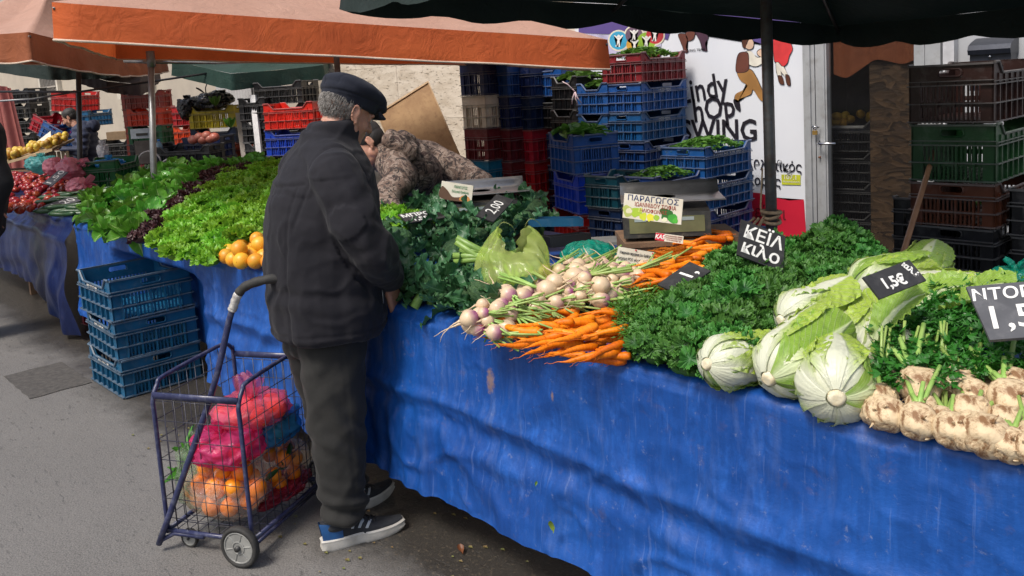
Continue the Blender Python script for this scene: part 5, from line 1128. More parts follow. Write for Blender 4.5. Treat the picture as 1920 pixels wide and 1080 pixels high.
# ================================================================ people
def skinmat(name, a, b):
    t = NT(name); co = t.coord(); c = t.mix(t.ramp(t.noise(26, 5, .6, co=co), [(.35, 0.), (.65, 1.)]), a, b); t.base(c); t.set(Roughness=.48); t.b.inputs['Subsurface Weight'].default_value = .15
    t.b.inputs['Subsurface Radius'].default_value = (.02, .007, .004); t.b.inputs['Subsurface Scale'].default_value = .5; t.bump(t.noise(140, 4, co=co), .25, .001); return t.m
SKIN = skinmat('skin', (.50, .27, .19), (.42, .20, .135)); EYE = M('eye_white', (.6, .58, .54), rough=.2, bump=0); IRIS = M('iris', (.03, .02, .015), rough=.15, bump=0)
def cloth(name, a, b, sc=4, weave=420, rough=.85, nap=0):
    if name in _mats: return _mats[name]
    t = NT(name); co = t.coord(); c = t.mix(t.ramp(t.noise(sc, 6, .65, co=co), [(.3, 0.), (.7, 1.)]), a, b)
    fib = t.noise(weave, 3, .7, co=co); c = t.mix(t.math('MULTIPLY', t.ramp(fib, [(.5, 0.), (.8, 1.)]), .25), c, tuple(min(1, x*1.8+.004) for x in a)); t.base(c); t.set(Roughness=rough)
    t.b.inputs['Sheen Weight'].default_value = .06; t.b.inputs['Sheen Roughness'].default_value = .5; t.b.inputs['Specular IOR Level'].default_value = .25
    t.bump(fib, .35, .001); t.bump(t.noise(22, 6, .7, co=co, dist=.8), .3, .004); _mats[name] = t.m; return t.m
COAT = cloth('dark_coat_cloth', (.0085, .0082, .012), (.014, .0135, .018)); TROU = cloth('charcoal_trouser_cloth', (.016, .016, .0155), (.026, .0255, .024), 5, 520); CAPW = cloth('navy_wool', (.011, .013, .022), (.018, .021, .032), 6, 300, .95)
def hairstrands(name, parent, pts, nrm, L, r, mat, seed, down):
    random.seed(seed); m = MB()
    for p, n in zip(pts, nrm):
        d = (Vector(n)*.25+down+V(rnd(-.3, .3), rnd(-.3, .3), rnd(-.3, .3))).normalized(); l = L*rnd(.6, 1.2); q = p+Vector(n)*.001; m.tube([q, q+d*l*.5+Vector(n)*.0012, q+d*l], [r, r*.8, r*.3], 3, cap=False)
    return m.build(name, mat, parent)
def hand_caps(m, wrist, d, palmn, side, curl=.5, s=1.0):
    """palm, four bent fingers of unequal length and a thumb leaving the side of the palm"""
    d = Vector(d).normalized(); n = Vector(palmn); n = (n-d*n.dot(d)).normalized(); w = d.cross(n)*side
    pc = wrist+d*.045*s
    for k in (-1, -.33, .33, 1): m.cap(wrist+w*.018*k*s, wrist+d*.085*s+w*.029*k*s, .015*s, .013*s, 8)
    for k, L in ((-1, .062), (-.33, .076), (.33, .082), (1, .072)):
        p = wrist+d*.088*s+w*.029*k*s; a = curl*.5; dd = d
        for j, f in enumerate((.45, .32, .23)):
            dd = (d*math.cos(a)+n*math.sin(a)); q = p+dd*L*f*s; m.cap(p, q, (.0095-.0008*j)*s, (.0088-.0010*j)*s, 8); p = q; a += curl*.75
    b = wrist+d*.022*s+w*.026*s; t1 = (d*.55+w*.75+n*.35).normalized(); m.cap(b, b+t1*.042*s, .013*s, .011*s, 8); t2 = (d*.85+w*.25+n*.5).normalized(); m.cap(b+t1*.042*s, b+t1*.042*s+t2*.032*s, .0105*s, .0085*s, 8)
def head_caps(m, H):
    """H: head matrix, origin between the ears, y forward, z up"""
    R3 = H.to_3x3(); e = lambda c, r, rot=None: m.ell(H @ Vector(c), r, R3 @ rot if rot is not None else R3, 20, 12)
    e((0, -.012, .040), (.075, .096, .083)); e((0, .030, -.022), (.061, .064, .082)); e((0, .058, -.083), (.034, .030, .027)); e((0, .030, -.075), (.050, .050, .030))
    for s in (-1, 1):
        e((s*.034, .055, -.030), (.026, .026, .030)); e((s*.052, .005, -.055), (.018, .030, .030)); e((s*.030, .083, .018), (.026, .012, .009)); e((s*.031, .078, .000), (.014, .010, .009))
        Er = Matrix.Rotation(-.35*s, 3, 'Z') @ Matrix.Rotation(-.2, 3, 'X')
        e((s*.077, -.006, -.008), (.0075, .017, .029), Er)
        for q in range(9): a = -.5+q*.46; m.ell(H @ V(s*.083, -.008-.0165*math.cos(a)*.9-.004, -.006+.030*math.sin(a)), .0048, None, 8, 6)
        e((s*.079, .003, -.035), (.006, .008, .009))
    m.cap(H @ V(0, .088, .012), H @ V(0, .113, -.028), .009, .0125, 10); 
    for s in (-1, 1): e((s*.012, .100, -.030), (.008, .010, .008))
    e((0, .086, -.054), (.022, .010, .0065)); e((0, .084, -.066), (.020, .010, .0065)); e((0, .080, -.045), (.022, .012, .014))
# ---------------------------------------------------------------- the man in the flat cap
MO = V(-2.74, -.175, 0); MR = math.atan2(-.22, .975)
man = empty('person', 'man in black coat and dark flat cap standing at the stall, seen from behind', 'person', tuple(MO), MR)
Hm = Matrix.Translation((.0, .125, 1.568)) @ Matrix.Rotation(R_(12), 4, 'Z') @ Matrix.Rotation(R_(-24), 4, 'X')
m = MB(); head_caps(m, Hm); m.cap((0, .03, 1.40), (0, .085, 1.53), .066, .060)
m.loft([((0, .0, .78), .15, .12, 0), ((0, .0, 1.0), .16, .13, 0), ((0, .01, 1.25), .17, .12, 0), ((0, .02, 1.38), .15, .10, 0), ((0, .03, 1.44), .07, .07, 0)])
for s in (-1, 1):
    sh, el, wr = V(.19*s, .0, 1.375), V(.275*s, .055, 1.11), (V(.135, .185, .93) if s > 0 else V(-.11, .20, .95)); m.cap(sh, el, .052, .042); m.cap(el, wr, .042, .028)
    dh = V(-.45*s, .38, -.85).normalized(); hand_caps(m, wr, dh, V(-s*.8, -.5, 0), 1 if s > 0 else -1, .55, 1.0)
    hp = V(.09*s, -.02, .84); kn = V(.095*s, -.035+(.05 if s < 0 else 0), .47); an = V(.10*s, -.06+(.11 if s < 0 else 0), .09); m.cap(hp, kn, .075, .055); m.cap(kn, an, .055, .040); m.cap(an, an+V(.0, .04, -.04), .032, .022)
remesh('body', m, SKIN, .0048, 3, man)
for s in (-1, 1):
    m = MB(); p = Hm @ V(s*.031, .084, .001); m.ell(p, .0085, Hm.to_3x3(), 12, 8); ey = m.build('eye', EYE, man); m = MB(); m.ell(Hm @ V(s*.031, .0905, .0), (.0042, .002, .0042), Hm.to_3x3(), 10, 6); m.build('iris', IRIS, ey)
# hair: short grey strands at the nape and temples
GREY = M('grey_hair', (.30, .28, .26), (.12, .11, .10), rough=.6, sc=60, bump=0)
random.seed(201); P, N = [], []
for i in range(3800):
    a = rnd(-2.9, 2.9)*.62-PI/2; z = rnd(-.062, .045); zz = (z-.04)/.086
    if abs(zz) >= 1: continue
    k = math.sqrt(1-zz*zz); x, y = .0765*math.cos(a)*k, -.012+.0975*math.sin(a)*k
    if y > -.012 and (z < -.01 or y > .035): continue
    if y < 0 and z < -.058+.0*y: continue
    P.append(Hm @ V(x, y, z)); N.append((Hm.to_3x3() @ V(math.cos(a)*k, math.sin(a)*k, zz)).normalized())
hairstrands('hair', man, P, N, .017, .0008, GREY, 202, Hm.to_3x3() @ V(0, -.1, -1))
# cap
m = MB(); Cp = Hm @ Matrix.Translation((0, .004, .052)) @ Matrix.Rotation(R_(2), 4, 'X'); C3 = Cp.to_3x3()
m.ell(Cp @ V(0, .006, .034), (.108, .132, .048), C3 @ Matrix.Rotation(R_(-7), 3, 'X'), 32, 16); m.ell(Cp @ V(0, -.030, .024), (.099, .094, .056), C3, 28, 14); m.ell(Cp @ V(0, .085, .012), (.076, .062, .026), C3 @ Matrix.Rotation(R_(-14), 3, 'X'))
s0 = len(m.v); m.loft([((0, -.006, -.030), .083, .104, 0), ((0, -.006, -.014), .087, .108, 0), ((0, -.004, .02), .092, .114, 0)]); m.xf(Cp, s0)
def capd(c, n):
    q = Cp.inverted() @ c; d = .0022*noise.noise(c*28)+.0025*noise.noise(c*11); d -= .0028*math.exp(-(q.x/.0028)**2)*(q.z > .02); d -= .0035*math.exp(-((q.z-.006)/.0035)**2); d -= .002*math.exp(-((abs(q.x)-.06-.1*q.y*0)/.003)**2)*(q.z > .03); return d
remesh('cap', m, CAPW, .0045, 5, man, capd)
vz = MB(); 
for lay in (0,): vz.grid(lambda u, v: Cp @ V(.082*math.sin((u-.5)*2.1), .066+.048*math.cos((u-.5)*2.3)+v*.042*math.cos((u-.5)*2.6), -.004-.020*v-.030*(u-.5)**2*2.2), 24, 8)
ob = vz.build('cap_peak', CAPW, man); so_ = ob.modifiers.new('s', 'SOLIDIFY'); so_.thickness = .006; bake(ob)
# coat
m = MB()
m.loft([((0, -.010, .775), .222, .192, 0), ((0, -.010, .79), .238, .208, 0), ((0, -.008, .84), .242, .212, 0), ((0, -.010, .95), .240, .212, 0), ((0, -.006, 1.06), .236, .208, 0), ((0, .002, 1.18), .238, .204, 0), ((0, .010, 1.27), .236, .196, 0), ((0, .018, 1.34), .220, .176, 0), ((0, .028, 1.40), .185, .148, 0), ((0, .040, 1.455), .120, .112, 0), ((0, .052, 1.49), .085, .085, 0)])
for s in (-1, 1):
    m.cap((.04*s, .015, 1.40), (.185*s, .005, 1.360), .105, .088); m.cap((.185*s, .0, 1.360), (.272*s, .030, 1.19), .094, .086); m.cap((.272*s, .030, 1.19), (.285*s, .075, 1.10), .086, .078)
    wr = V(.17, .165, .985) if s > 0 else V(-.14, .18, .99); m.cap((.285*s, .075, 1.10), wr, .080, .060); dd = (wr-V(.285*s, .075, 1.10)).normalized(); m.cap(wr, wr+dd*.025, .060, .056)
m.ell((0, .07, 1.30), (.16, .12, .12)); 
# standing collar, turned down
s0 = len(m.v); m.loft([((0, .050, 1.43), .098, .098, 0), ((0, .058, 1.475), .090, .094, 0), ((0, .066, 1.515), .086, .092, 0), ((0, .072, 1.540), .082, .088, 0)]); m.xf(Matrix.Translation((0, 0, 0)), s0)
for i in range(40):                                     # collar leaf: higher behind, falling towards the front
    a = -PI/2+(i-19.5)/19.5*2.5; b = (1-abs(i-19.5)/19.5); r = .105; x, y = r*math.cos(a), .056+r*1.02*math.sin(a); m.cap((x, y-.0, 1.435+.055*b-.03), (x*.86, .06+(y-.06)*.88, 1.475+.072*b**.6-.035), .014, .010, 8)
def seg(p, a, b): ab = b-a; t = max(0, min(1, (p-a).dot(ab)/ab.dot(ab))); return (p-a-ab*t).length, t
def coatd(c, n):
    x, y, z = c; d = 0.
    armp = abs(x) > .2 or False; rs, t = seg(V(abs(x), y, z), V(.185, 0, 1.36), V(.285, .075, 1.10)); rf, tf = seg(V(abs(x), y, z), V(.285, .075, 1.10), V(.17, .165, .985)); onarm = min(rs, rf) < .105 and z < 1.36 and abs(x) > .14
    if not onarm:
        fo = noise.noise(V(x*7, y*7, z*2.2))*.012+noise.noise(V(x*14+3, y*14, z*5+x*6))*.006; d += fo*(1.0 if z < 1.3 else .35)
        # drag folds from the shoulder blade down to the waist
        d += .006*math.sin((z*1.0+x*.9-y*1.3)*34+3*noise.noise(V(x*3, y*3, z*3)))*math.exp(-((z-1.02)/.17)**2)*(.5+noise.noise(V(x*4, y*4, z*4)))
        d += .007*math.exp(-((z-.90+.10*y)/.022)**2)*(.6+noise.noise(V(x*5, y*5, 1)))-.006*math.exp(-((z-.945+.1*y)/.02)**2)
        if y < .1: d -= .0045*math.exp(-((z-(1.325+.10*abs(x)))/.0045)**2)+(-.0018)*math.exp(-((z-(1.340+.10*abs(x)))/.008)**2)      # yoke seam
        if z < 1.33 and y < .06: sx = .125+.05*max(0, z-1.05); d -= .0045*math.exp(-((abs(x)-sx)/.0045)**2); d -= .004*math.exp(-(x/.0045)**2)*(z < 1.32)
        d -= .004*math.exp(-((z-.812)/.004)**2)
    else:
        q = (z-1.0)*1.0; w = noise.noise(V(x*8, y*8, z*8)); d += .0065*math.sin((z+y*.9)*62+5*w)*math.exp(-((z-1.09)/.10)**2)+.007*w*.7+.003*noise.noise(c*22)
        d += .004*math.sin((z-y)*48+4*w)*math.exp(-((z-1.27)/.06)**2)
    ra = V(abs(x)-.155, 0, 0).x-(.02*math.sin((z-1.2)*9)); 
    if z > 1.17 and abs(x) > .1 and y < .12: d -= .005*math.exp(-(ra/.0055)**2)*min(1, (z-1.17)/.03)           # armhole seam
    rg = lambda p, k: max(0, 1-abs(noise.noise(p))*k)
    d += .0075*rg(V(x*5+7, y*5, z*3.1), 6)*(.4+noise.noise(c*3))+.004*rg(V(x*9, y*9+3, z*7), 6)+.0015*noise.noise(c*40)
    return d
remesh('coat', m, COAT, .0072, 5, man, coatd)
m = MB(); m.box((.203, .130, .915), (.004, .004, .05)); m.build('zip_pull', M('dull_metal_zip', (.2, .2, .2), metal=.7, rough=.4, bump=0), man)
# trousers
m = MB()
m.loft([((0, -.020, .70), .155, .130, 0), ((0, -.015, .80), .16, .140, 0), ((0, -.010, .90), .16, .140, 0)])
for s in (-1, 1):
    oy = 0 if s > 0 else .075; R = [((.080*s, -.022, .80), .096, .132, 0), ((.086*s, -.036, .70), .094, .122, 0), ((.092*s, -.042+.3*oy, .58), .090, .110, 0), ((.096*s, -.044+.5*oy, .45), .086, .100, 0), ((.100*s, -.048+.7*oy, .32), .084, .092, 0), ((.103*s, -.052+.9*oy, .20), .082, .086, 0), ((.106*s, -.052+oy, .155), .078, .084, 0), ((.108*s, -.050+oy, .118), .074, .084, .1*s), ((.108*s, -.048+oy, .104), .070, .080, 0)]
    m.loft(R)
def trd(c, n):
    x, y, z = c; w = noise.noise(V(x*5, y*5, z*3)); d = .008*w+.006*noise.noise(V(x*9, y*9, z*2.0+4)); k = math.exp(-((z-.13)/.09)**2); d += .011*k*math.sin(z*95+y*22+4*w)+.006*k*noise.noise(c*14); kk = math.exp(-((z-.46)/.12)**2); d += .005*kk*math.sin((z+y*1.2)*45+5*w)
    t = math.exp(-((z-.70)/.08)**2); d += .004*t*math.sin((z-y*1.1)*50+3*w); d -= .0022*math.exp(-((abs(x)-.1-.0)/.004)**2)*0; d += .002*noise.noise(c*30)+.006*max(0, 1-abs(noise.noise(V(x*4, y*5, z*2.4+9)))*6)+.004*max(0, 1-abs(noise.noise(V(x*8, y*8, z*7+2)))*6); d -= .0025*math.exp(-((y+.03)/.004)**2)*(abs(n.x) > .6); return d
remesh('trousers', m, TROU, .008, 5, man, trd)
# shoes: sole, upper, heel counter, side stripes, laces
SOLE = M('white_rubber', (.55, .53, .49), (.40, .38, .34), rough=.6, sc=20, bump=.2, bsc=60); UPB = cloth('black_mesh_upper', (.018, .020, .025), (.030, .032, .038), 20, 500, .7); BLU = M('blue_panel', (.012, .08, .24), (.010, .055, .17), rough=.5, sc=20); SIL = M('silver_stripe', (.40, .43, .46), (.3, .33, .36), rough=.35, sc=20, bump=0); LACE = M('black_lace', (.02, .02, .02), bump=0)
def shoe(oy, sx):
    r = empty('shoe', '', '', (0, 0, 0));
    L = .305; W_ = lambda v: .044*(math.sin(PI*min(.97, v*.92+.05))**.45)*(1-.16*math.exp(-((v-.42)/.14)**2))*(1.05 if v > .5 else .92); cxo = lambda v: sx*(-.010*math.sin(v*PI)+.004)
    def outline(z, g, n=40):
        return [V(cxo(v)+s*(W_(v)+g), -.10+L*v*(1+g*0)+(g*1.5 if v > .9 else (-g*1.5 if v < .1 else 0)), z) for s, vv in ((1, [i/n for i in range(n+1)]), (-1, [1-i/n for i in range(n+1)])) for v in vv]
    m = MB(); rings = []
    toe = lambda p: max(0, (p.y-.13)/.075)**2*.012
    for z, g in ((.004, -.004), (.0, -.001), (.010, .003), (.020, .001), (.030, .003), (.036, -.001)): 
        rings.append([p+V(0, 0, (toe(p) if z < .02 else toe(p)*.9)+(.010*(1-(p.y+.1)/L) if z > .015 else 0)) for p in outline(z, g)])
    n = len(rings[0]); m.add([p for rg in rings for p in rg], [(i*n+j, i*n+(j+1) % n, (i+1)*n+(j+1) % n, (i+1)*n+j) for i in range(len(rings)-1) for j in range(n)]+[list(range(n))[::-1], [(len(rings)-1)*n+j for j in range(n)]]); sole = m.build('sole', SOLE, None, 'auto')
    hgt = lambda v: (.098 if v < .30 else .098-.046*min(1, (v-.30)/.45)**1.0 - (.012*max(0, (v-.75)/.25)**1.5))
    def surf(t, v, g=0.):                               # t: 0 outer side .. 1 inner side, over the top
        a = PI*t; w = W_(v)-.002+g; h = hgt(v)+g; z0 = .032+.010*(1-v)+toe(V(0, -.1+L*v, 0)); tt = .62 if v < .55 else .7
        x = cxo(v)+sx*w*math.copysign(abs(math.cos(a))**tt, math.cos(a)); z = z0+(h-.030)*max(0, math.sin(a))**.75; return V(x, -.098+L*.985*v+(-.01*math.sin(a) if v < .1 else 0), z)
    m = MB(); m.grid(lambda u, v: surf(u, .02+.975*v), 24, 36); m.ell((0, -.040, .082), (.036, .055, .024)); up = m.build('upper', UPB)
    m = MB(); m.grid(lambda u, v: surf(u*.36*(1-.4*v), .0+.24*v, .0018), 8, 10); m.grid(lambda u, v: surf(1-u*.36*(1-.4*v), .0+.24*v, .0018), 8, 10); bl = m.build('heel_panel', BLU)
    m = MB()
    for side in (0, 1):
        for k in range(3):
            def st(u, v, k=k): t = .10+.30*v; t = t if side == 0 else 1-t; return surf(t, .34+.085*k+.13*(v)*(-1)*-.55+u*.034, .0028)
            m.grid(st, 3, 8)
    s3 = m.build('side_stripe', SIL)
    m = MB()
    for k in range(5): v = .40+.06*k; m.tube([surf(.34, v, .004), surf(.5, v+.012, .006), surf(.66, v, .004)], .0022, 5); m.tube([surf(.36, v, .004), surf(.5, v+.035, .006), surf(.64, v+.05, .004)], .0018, 5)
    for q in (-1, 1): m.tube([surf(.5, .38, .006), surf(.5-.1*q, .36, .016), surf(.5-.2*q, .42, .010), surf(.5, .40, .008)], .002, 5)
    lc = m.build('laces', LACE)
    for o in (sole, up, bl, s3, lc): o.parent = r
    return r
for s in (1, -1):
    sh_ = shoe(0, s); sh_.parent = man; sh_.location = (.115*s+(.0 if s > 0 else .0), -.045+(.0 if s > 0 else .085), .0); sh_.rotation_euler = (0, 0, -.10*s if s > 0 else .22)
# ---------------------------------------------------------------- other figures
def camo():
    t = NT('camouflage_cloth'); co = t.coord(); n1 = t.noise(9, 5, .65, co=t.coord(scale=(1, 1, 1.6)), dist=1.5); n2 = t.noise(15, 6, .7, co=t.coord(scale=(1.4, 1.2, .8)), dist=2.2); n3 = t.noise(24, 5, .7, co=co, dist=1.2)
    c = t.ramp(n1, [(.30, (.028, .018, .015)), (.42, (.13, .085, .065)), (.52, (.24, .18, .145)), (.60, (.07, .042, .036)), (.70, (.17, .115, .10))], 'CONSTANT')
    c = t.mix(t.ramp(n2, [(.54, 0.), (.56, 1.)], 'LINEAR'), c, (.028, .020, .018)); c = t.mix(t.ramp(n3, [(.64, 0.), (.66, 1.)]), c, (.30, .25, .21)); t.base(c); t.set(Roughness=.85); t.bump(t.noise(14, 5, .6, co=co, dist=1), .6, .012); return t.m
CAMO = camo(); DKH = M('dark_hair', (.03, .026, .024), (.015, .013, .012), rough=.6, sc=80, bump=.6, bsc=200); BLKC = cloth('plain_black_cloth', (.012, .012, .014), (.018, .018, .02)); NAVYC = cloth('navy_quilt_cloth', (.030, .038, .075), (.045, .055, .10), 8, 200, .6)
def fig2(name, label, J, skin=True, coat=None, coatp=(), trou=None, trp=(), hood=None, hair=True, vox=.008, headM=None, coatdisp=None, hands=()):
    r = empty(name, label, 'person', tuple(J['base'])); of = Vector(J['base']); m = MB()
    head_caps(m, headM); 
    for a, b, ra, rb in J['body']: m.cap(a, b, ra, rb)
    for (w, d, n, s, c) in hands: hand_caps(m, w, d, n, s, c)
    m.xf(Matrix.Translation(-of)); remesh('body', m, SKIN, .006, 2, r)
    m = MB()
    for a, b, ra, rb in coatp: m.cap(a, b, ra, rb)
    m.xf(Matrix.Translation(-of)); remesh('jacket', m, coat, vox*1.3, 4, r, coatdisp)
    if trp:
        m = MB()
        for a, b, ra, rb in trp: m.cap(a, b, ra, rb)
        m.xf(Matrix.Translation(-of)); remesh('trousers', m, trou, vox*1.5, 4, r, lambda c, n: .01*noise.noise(c*8))
    if hood:
        m = MB()
        for a, b, ra, rb in hood: m.cap(a, b, ra, rb)
        m.xf(Matrix.Translation(-of)); remesh('hood', m, coat, vox, 3, r, lambda c, n: .012*noise.noise(c*13)+.006*noise.noise(c*26))
    if hair:
        m = MB(); Hh = Matrix.Translation(-of) @ headM; m.ell(Hh @ V(0, -.022, .046), (.082, .100, .086), Hh.to_3x3(), 40, 26, lambda d: 1+.03*noise.noise(d*14)); m.ell(Hh @ V(0, -.040, .015), (.079, .078, .075), Hh.to_3x3(), 30, 18); m.build('hair', DKH, r)
    return r
def lookM(pos, fwd, up=(0, 0, 1)):
    y = Vector(fwd).normalized(); x = y.cross(Vector(up)).normalized(); z = x.cross(y); return Matrix(((x.x, y.x, z.x, pos[0]), (x.y, y.y, z.y, pos[1]), (x.z, y.z, z.z, pos[2]), (0, 0, 0, 1)))
# seller in camouflage bending over
hd = at(688, 272, 4.62); hipc = at(800, 385, 5.05); nk = at(728, 292, 4.68); ub = at(768, 318, 4.78)
sh1, sh2 = at(752, 335, 4.50), at(800, 300, 5.0); el2, wr2 = at(866, 322, 4.9), at(908, 345, 4.8); el1, wr1 = at(722, 378, 4.35), at(748, 420, 4.25)
fl = V(hipc.x, hipc.y, 0)
fig2('person', 'man in brown camouflage jacket bending low behind the broccoli', dict(base=fl, body=[(hd, nk, .05, .06), (nk, ub, .06, .12), (ub, hipc, .12, .13), (sh2, el2, .05, .04), (el2, wr2, .04, .028), (sh1, el1, .05, .04), (el1, wr1, .04, .028), (hipc, fl+V(0, 0, .5), .1, .07), (fl+V(0, 0, .5), fl+V(0, 0, .06), .06, .05)]),
     coat=CAMO, coatp=[(nk, ub, .10, .165), (ub, hipc+U_*.02, .170, .155), (nk, sh1, .10, .095), (sh1, el1, .09, .07), (el1, wr1, .07, .05), (nk, sh2, .12, .11), (sh2, el2, .105, .080), (el2, wr2, .078, .050), (hipc+U_*.02, hipc-U_*.08, .155, .15)],
     trou=BLKC, trp=[(hipc-U_*.05, fl+V(.08, .06, .5), .15, .10), (fl+V(.08, .06, .5), fl+V(.08, .06, .04), .10, .08), (hipc-U_*.05, fl+V(-.1, -.05, .5), .15, .10), (fl+V(-.1, -.05, .5), fl+V(-.1, -.05, .04), .10, .08)],
     hood=[(nk+U_*.02, at(755, 268, 4.66), .085, .075), (at(735, 262, 4.60), at(765, 285, 4.62), .06, .065)], headM=lookM(hd, -CR*.75-U_*.55-CFW*.35, (-.3, 0, 1)), hands=[(wr2, (wr2-el2).normalized()-U_*.3, -U_, 1, .5), (wr1, (wr1-el1).normalized(), CFW, 1, .6)],
     coatdisp=lambda c, n: .020*noise.noise(V(c.x*6, c.y*6, c.z*10))+.011*math.sin((c.x*.8+c.y+c.z*.4)*38+5*noise.noise(c*4))*(.5+noise.noise(c*5)))
b = MB()
# far vendor in hooded jacket, looking at his phone
d0 = 11.8; P_ = lambda px, py, d=d0: at(px, py, d); fl = V(P_(170, 300).x, P_(170, 300).y, 0); hd = P_(131, 221)
fig2('person', 'dark haired man in navy hooded jacket looking down at a phone, far left', dict(base=fl, body=[(hd, P_(148, 242), .05, .055), (P_(158, 262), P_(166, 330), .13, .13), (P_(155, 262, d0-.2), P_(152, 286, d0-.25), .05, .04), (P_(152, 286, d0-.25), P_(114, 279, d0-.3), .04, .028), (P_(166, 330), fl+V(0, 0, .06), .1, .05)]),
     coat=NAVYC, coatp=[(P_(158, 250), P_(168, 318), .165, .185), (P_(168, 318), P_(168, 345), .185, .18), (P_(156, 252, d0-.18), P_(154, 285, d0-.25), .085, .07), (P_(154, 285, d0-.25), P_(118, 280, d0-.3), .07, .05), (P_(165, 252, d0+.2), P_(140, 285, d0+.1), .09, .06)],
     trou=BLKC, trp=[(P_(168, 340), fl+V(.08, 0, .5), .15, .1), (fl+V(.08, 0, .5), fl+V(.08, 0, .03), .1, .08), (P_(168, 340), fl+V(-.1, 0, .5), .15, .1), (fl+V(-.1, 0, .5), fl+V(-.1, 0, .03), .1, .08)], hood=[(P_(152, 240), P_(176, 236), .075, .085)], headM=lookM(hd, -CR*.85-U_*.45-CFW*.1), hands=[(P_(116, 280, d0-.3), -CR, U_, 1, .6)], vox=.012, coatdisp=lambda c, n: .014*noise.noise(c*7)+.008*math.sin(c.z*70))
ph = P_(104, 277, d0-.32); tag(MB().box((0, 0, 0), (.075, .15, .009), lookM((0, 0, 0), -CR-U_*.2).to_3x3()).build('phone', M('phone_black', (.02, .02, .022), rough=.2, bump=0), smooth=False, loc=ph), 'black phone held by the man in the navy hooded jacket', 'phone')
# person cut off by the left edge
d1 = 6.2; Q = lambda px, py: at(px-6, py, d1); fl = V(Q(-85, 400).x, Q(-85, 400).y, 0)
fig2('person', 'person in black coat mostly cut off by the left edge of the picture', dict(base=fl, body=[(fl+V(0, 0, 1.5), fl+V(0, 0, 1.38), .05, .06), (fl+V(0, 0, 1.3), fl+V(0, 0, .9), .14, .14), (fl+V(0, 0, .9), fl+V(0, 0, .06), .12, .05)]),
     coat=BLKC, coatp=[(Q(-40, 262), Q(-45, 380), .20, .23), (Q(-12, 290), Q(10, 345), .095, .075), (Q(10, 345), Q(-5, 392), .075, .055), (Q(-45, 380), Q(-45, 410), .23, .22)], trou=BLKC, trp=[(Q(-45, 400), fl+V(.1, 0, .5), .15, .1), (fl+V(.1, 0, .5), fl+V(.1, 0, .05), .1, .08), (Q(-45, 400), fl+V(-.1, 0, .5), .15, .1), (fl+V(-.1, 0, .5), fl+V(-.1, 0, .05), .1, .08)],
     headM=lookM(fl+V(0, 0, 1.60), CFW), hands=[(Q(-5, 392), -U_, CFW, 1, .5)], coatdisp=lambda c, n: .014*noise.noise(c*6)+.006*noise.noise(c*14))
# ================================================================ trolley, bags, scales, price boards and small things
CBL = M('chipped_navy_paint', (.030, .036, .10), (.020, .024, .07), rough=.35, sc=16, bump=.2, bsc=60, dirt=((.16, .17, .22), .5)); RUB = M('black_rubber', (.02, .02, .02), (.035, .033, .03), rough=.75, sc=40); HUB = M('grey_plastic_hub', (.30, .30, .28), (.20, .20, .19), rough=.5, sc=14)
A0 = V(-3.125, -.715, 0); e1 = V(.88, .475, 0).normalized(); e2 = V(-.475, .88, 0).normalized(); WX, WYY = .37, .47; ZB, ZT_ = .095, .595
tr = empty('shopping_trolley', 'navy blue wire shopping trolley full of fruit bags behind the man', 'trolley', tuple(A0), 0)
def TP_(a, b, z): return e1*a+e2*b+V(0, 0, z)
b = MB(); bz_ = lambda t: ZB
for y, dz in ((0, 0), ):
    pass
arch = lambda a: [TP_(a, 0, ZB-.03), TP_(a, 0, .50), TP_(a, .0, .575), TP_(a, .03, .625), TP_(a, .075, .645), TP_(a, .38, .655), TP_(a, .435, .648), TP_(a, .468, .620), TP_(a, .475, .57), TP_(a, .475, ZB-.03)]
def smooth_path(P, n=4):
    out = []; k = len(P)
    for i in range(k-1):
        p0, p1, p2, p3 = P[max(i-1, 0)], P[i], P[i+1], P[min(i+2, k-1)]
        for s in range(n): t = s/n; out.append(.5*((2*p1)+(p2-p0)*t+(2*p0-5*p1+4*p2-p3)*t*t+(p3-3*p2+3*p1-p0)*t*t*t))
    return out+[P[-1]]
for a in (0, WX): b.tube(smooth_path(arch(a)), .0082, 10)
for y in (0, .475):
    for z, h in ((ZT_, .024), ): 
        p, q = TP_(0, y, z), TP_(WX, y, z); c = (p+q)/2; b.box(c, (WX, .006, h), Matrix((e1, e2, U_)).transposed())
b.tube([TP_(0, 0, ZB-.02), TP_(WX, 0, ZB-.02)], .009, 8); b.tube([TP_(0, .475, ZB-.02), TP_(WX, .475, ZB-.02)], .009, 8)
for a in (0, WX): b.tube([TP_(a, 0, ZB-.02), TP_(a, .475, ZB-.02)], .009, 8)
b.tube([TP_(WX+.02, .475, .45), TP_(WX-.005, .475, .55), TP_(WX, .475, .60)], .008, 8); b.tube([TP_(WX-.01, -.02, .045), TP_(WX-.01, .50, .045)], .007, 8)
for y in (0, .475): b.tube([TP_(WX-.01, y, .045), TP_(WX-.01, y, ZB)], .008, 6)
b.build('frame', CBL, tr)
w = MB(); r_ = .0017; nz = 7
for i in range(1, 8):
    a = WX*i/8
    for y in (0, .475): w.tube([TP_(a, y, ZB-.02), TP_(a, y, ZT_)], r_, 5)
    w.tube([TP_(a, 0, ZB-.01), TP_(a, .475, ZB-.01)], r_, 5)
for i in range(1, 10):
    y = .475*i/10
    for a in (0, WX): w.tube([TP_(a, y, ZB-.02), TP_(a, y, .645)], r_, 5)
    w.tube([TP_(0, y, ZB-.008), TP_(WX, y, ZB-.008)], r_, 5)
for k in range(nz):
    z = ZB+.03+(ZT_-ZB-.05)*k/(nz-1); w.tube([TP_(0, 0, z), TP_(WX, 0, z), TP_(WX, .475, z), TP_(0, .475, z)], r_, 5, closed=True)
w.build('wire_mesh', M('dark_wire', (.035, .035, .06), (.02, .02, .03), rough=.4), tr)
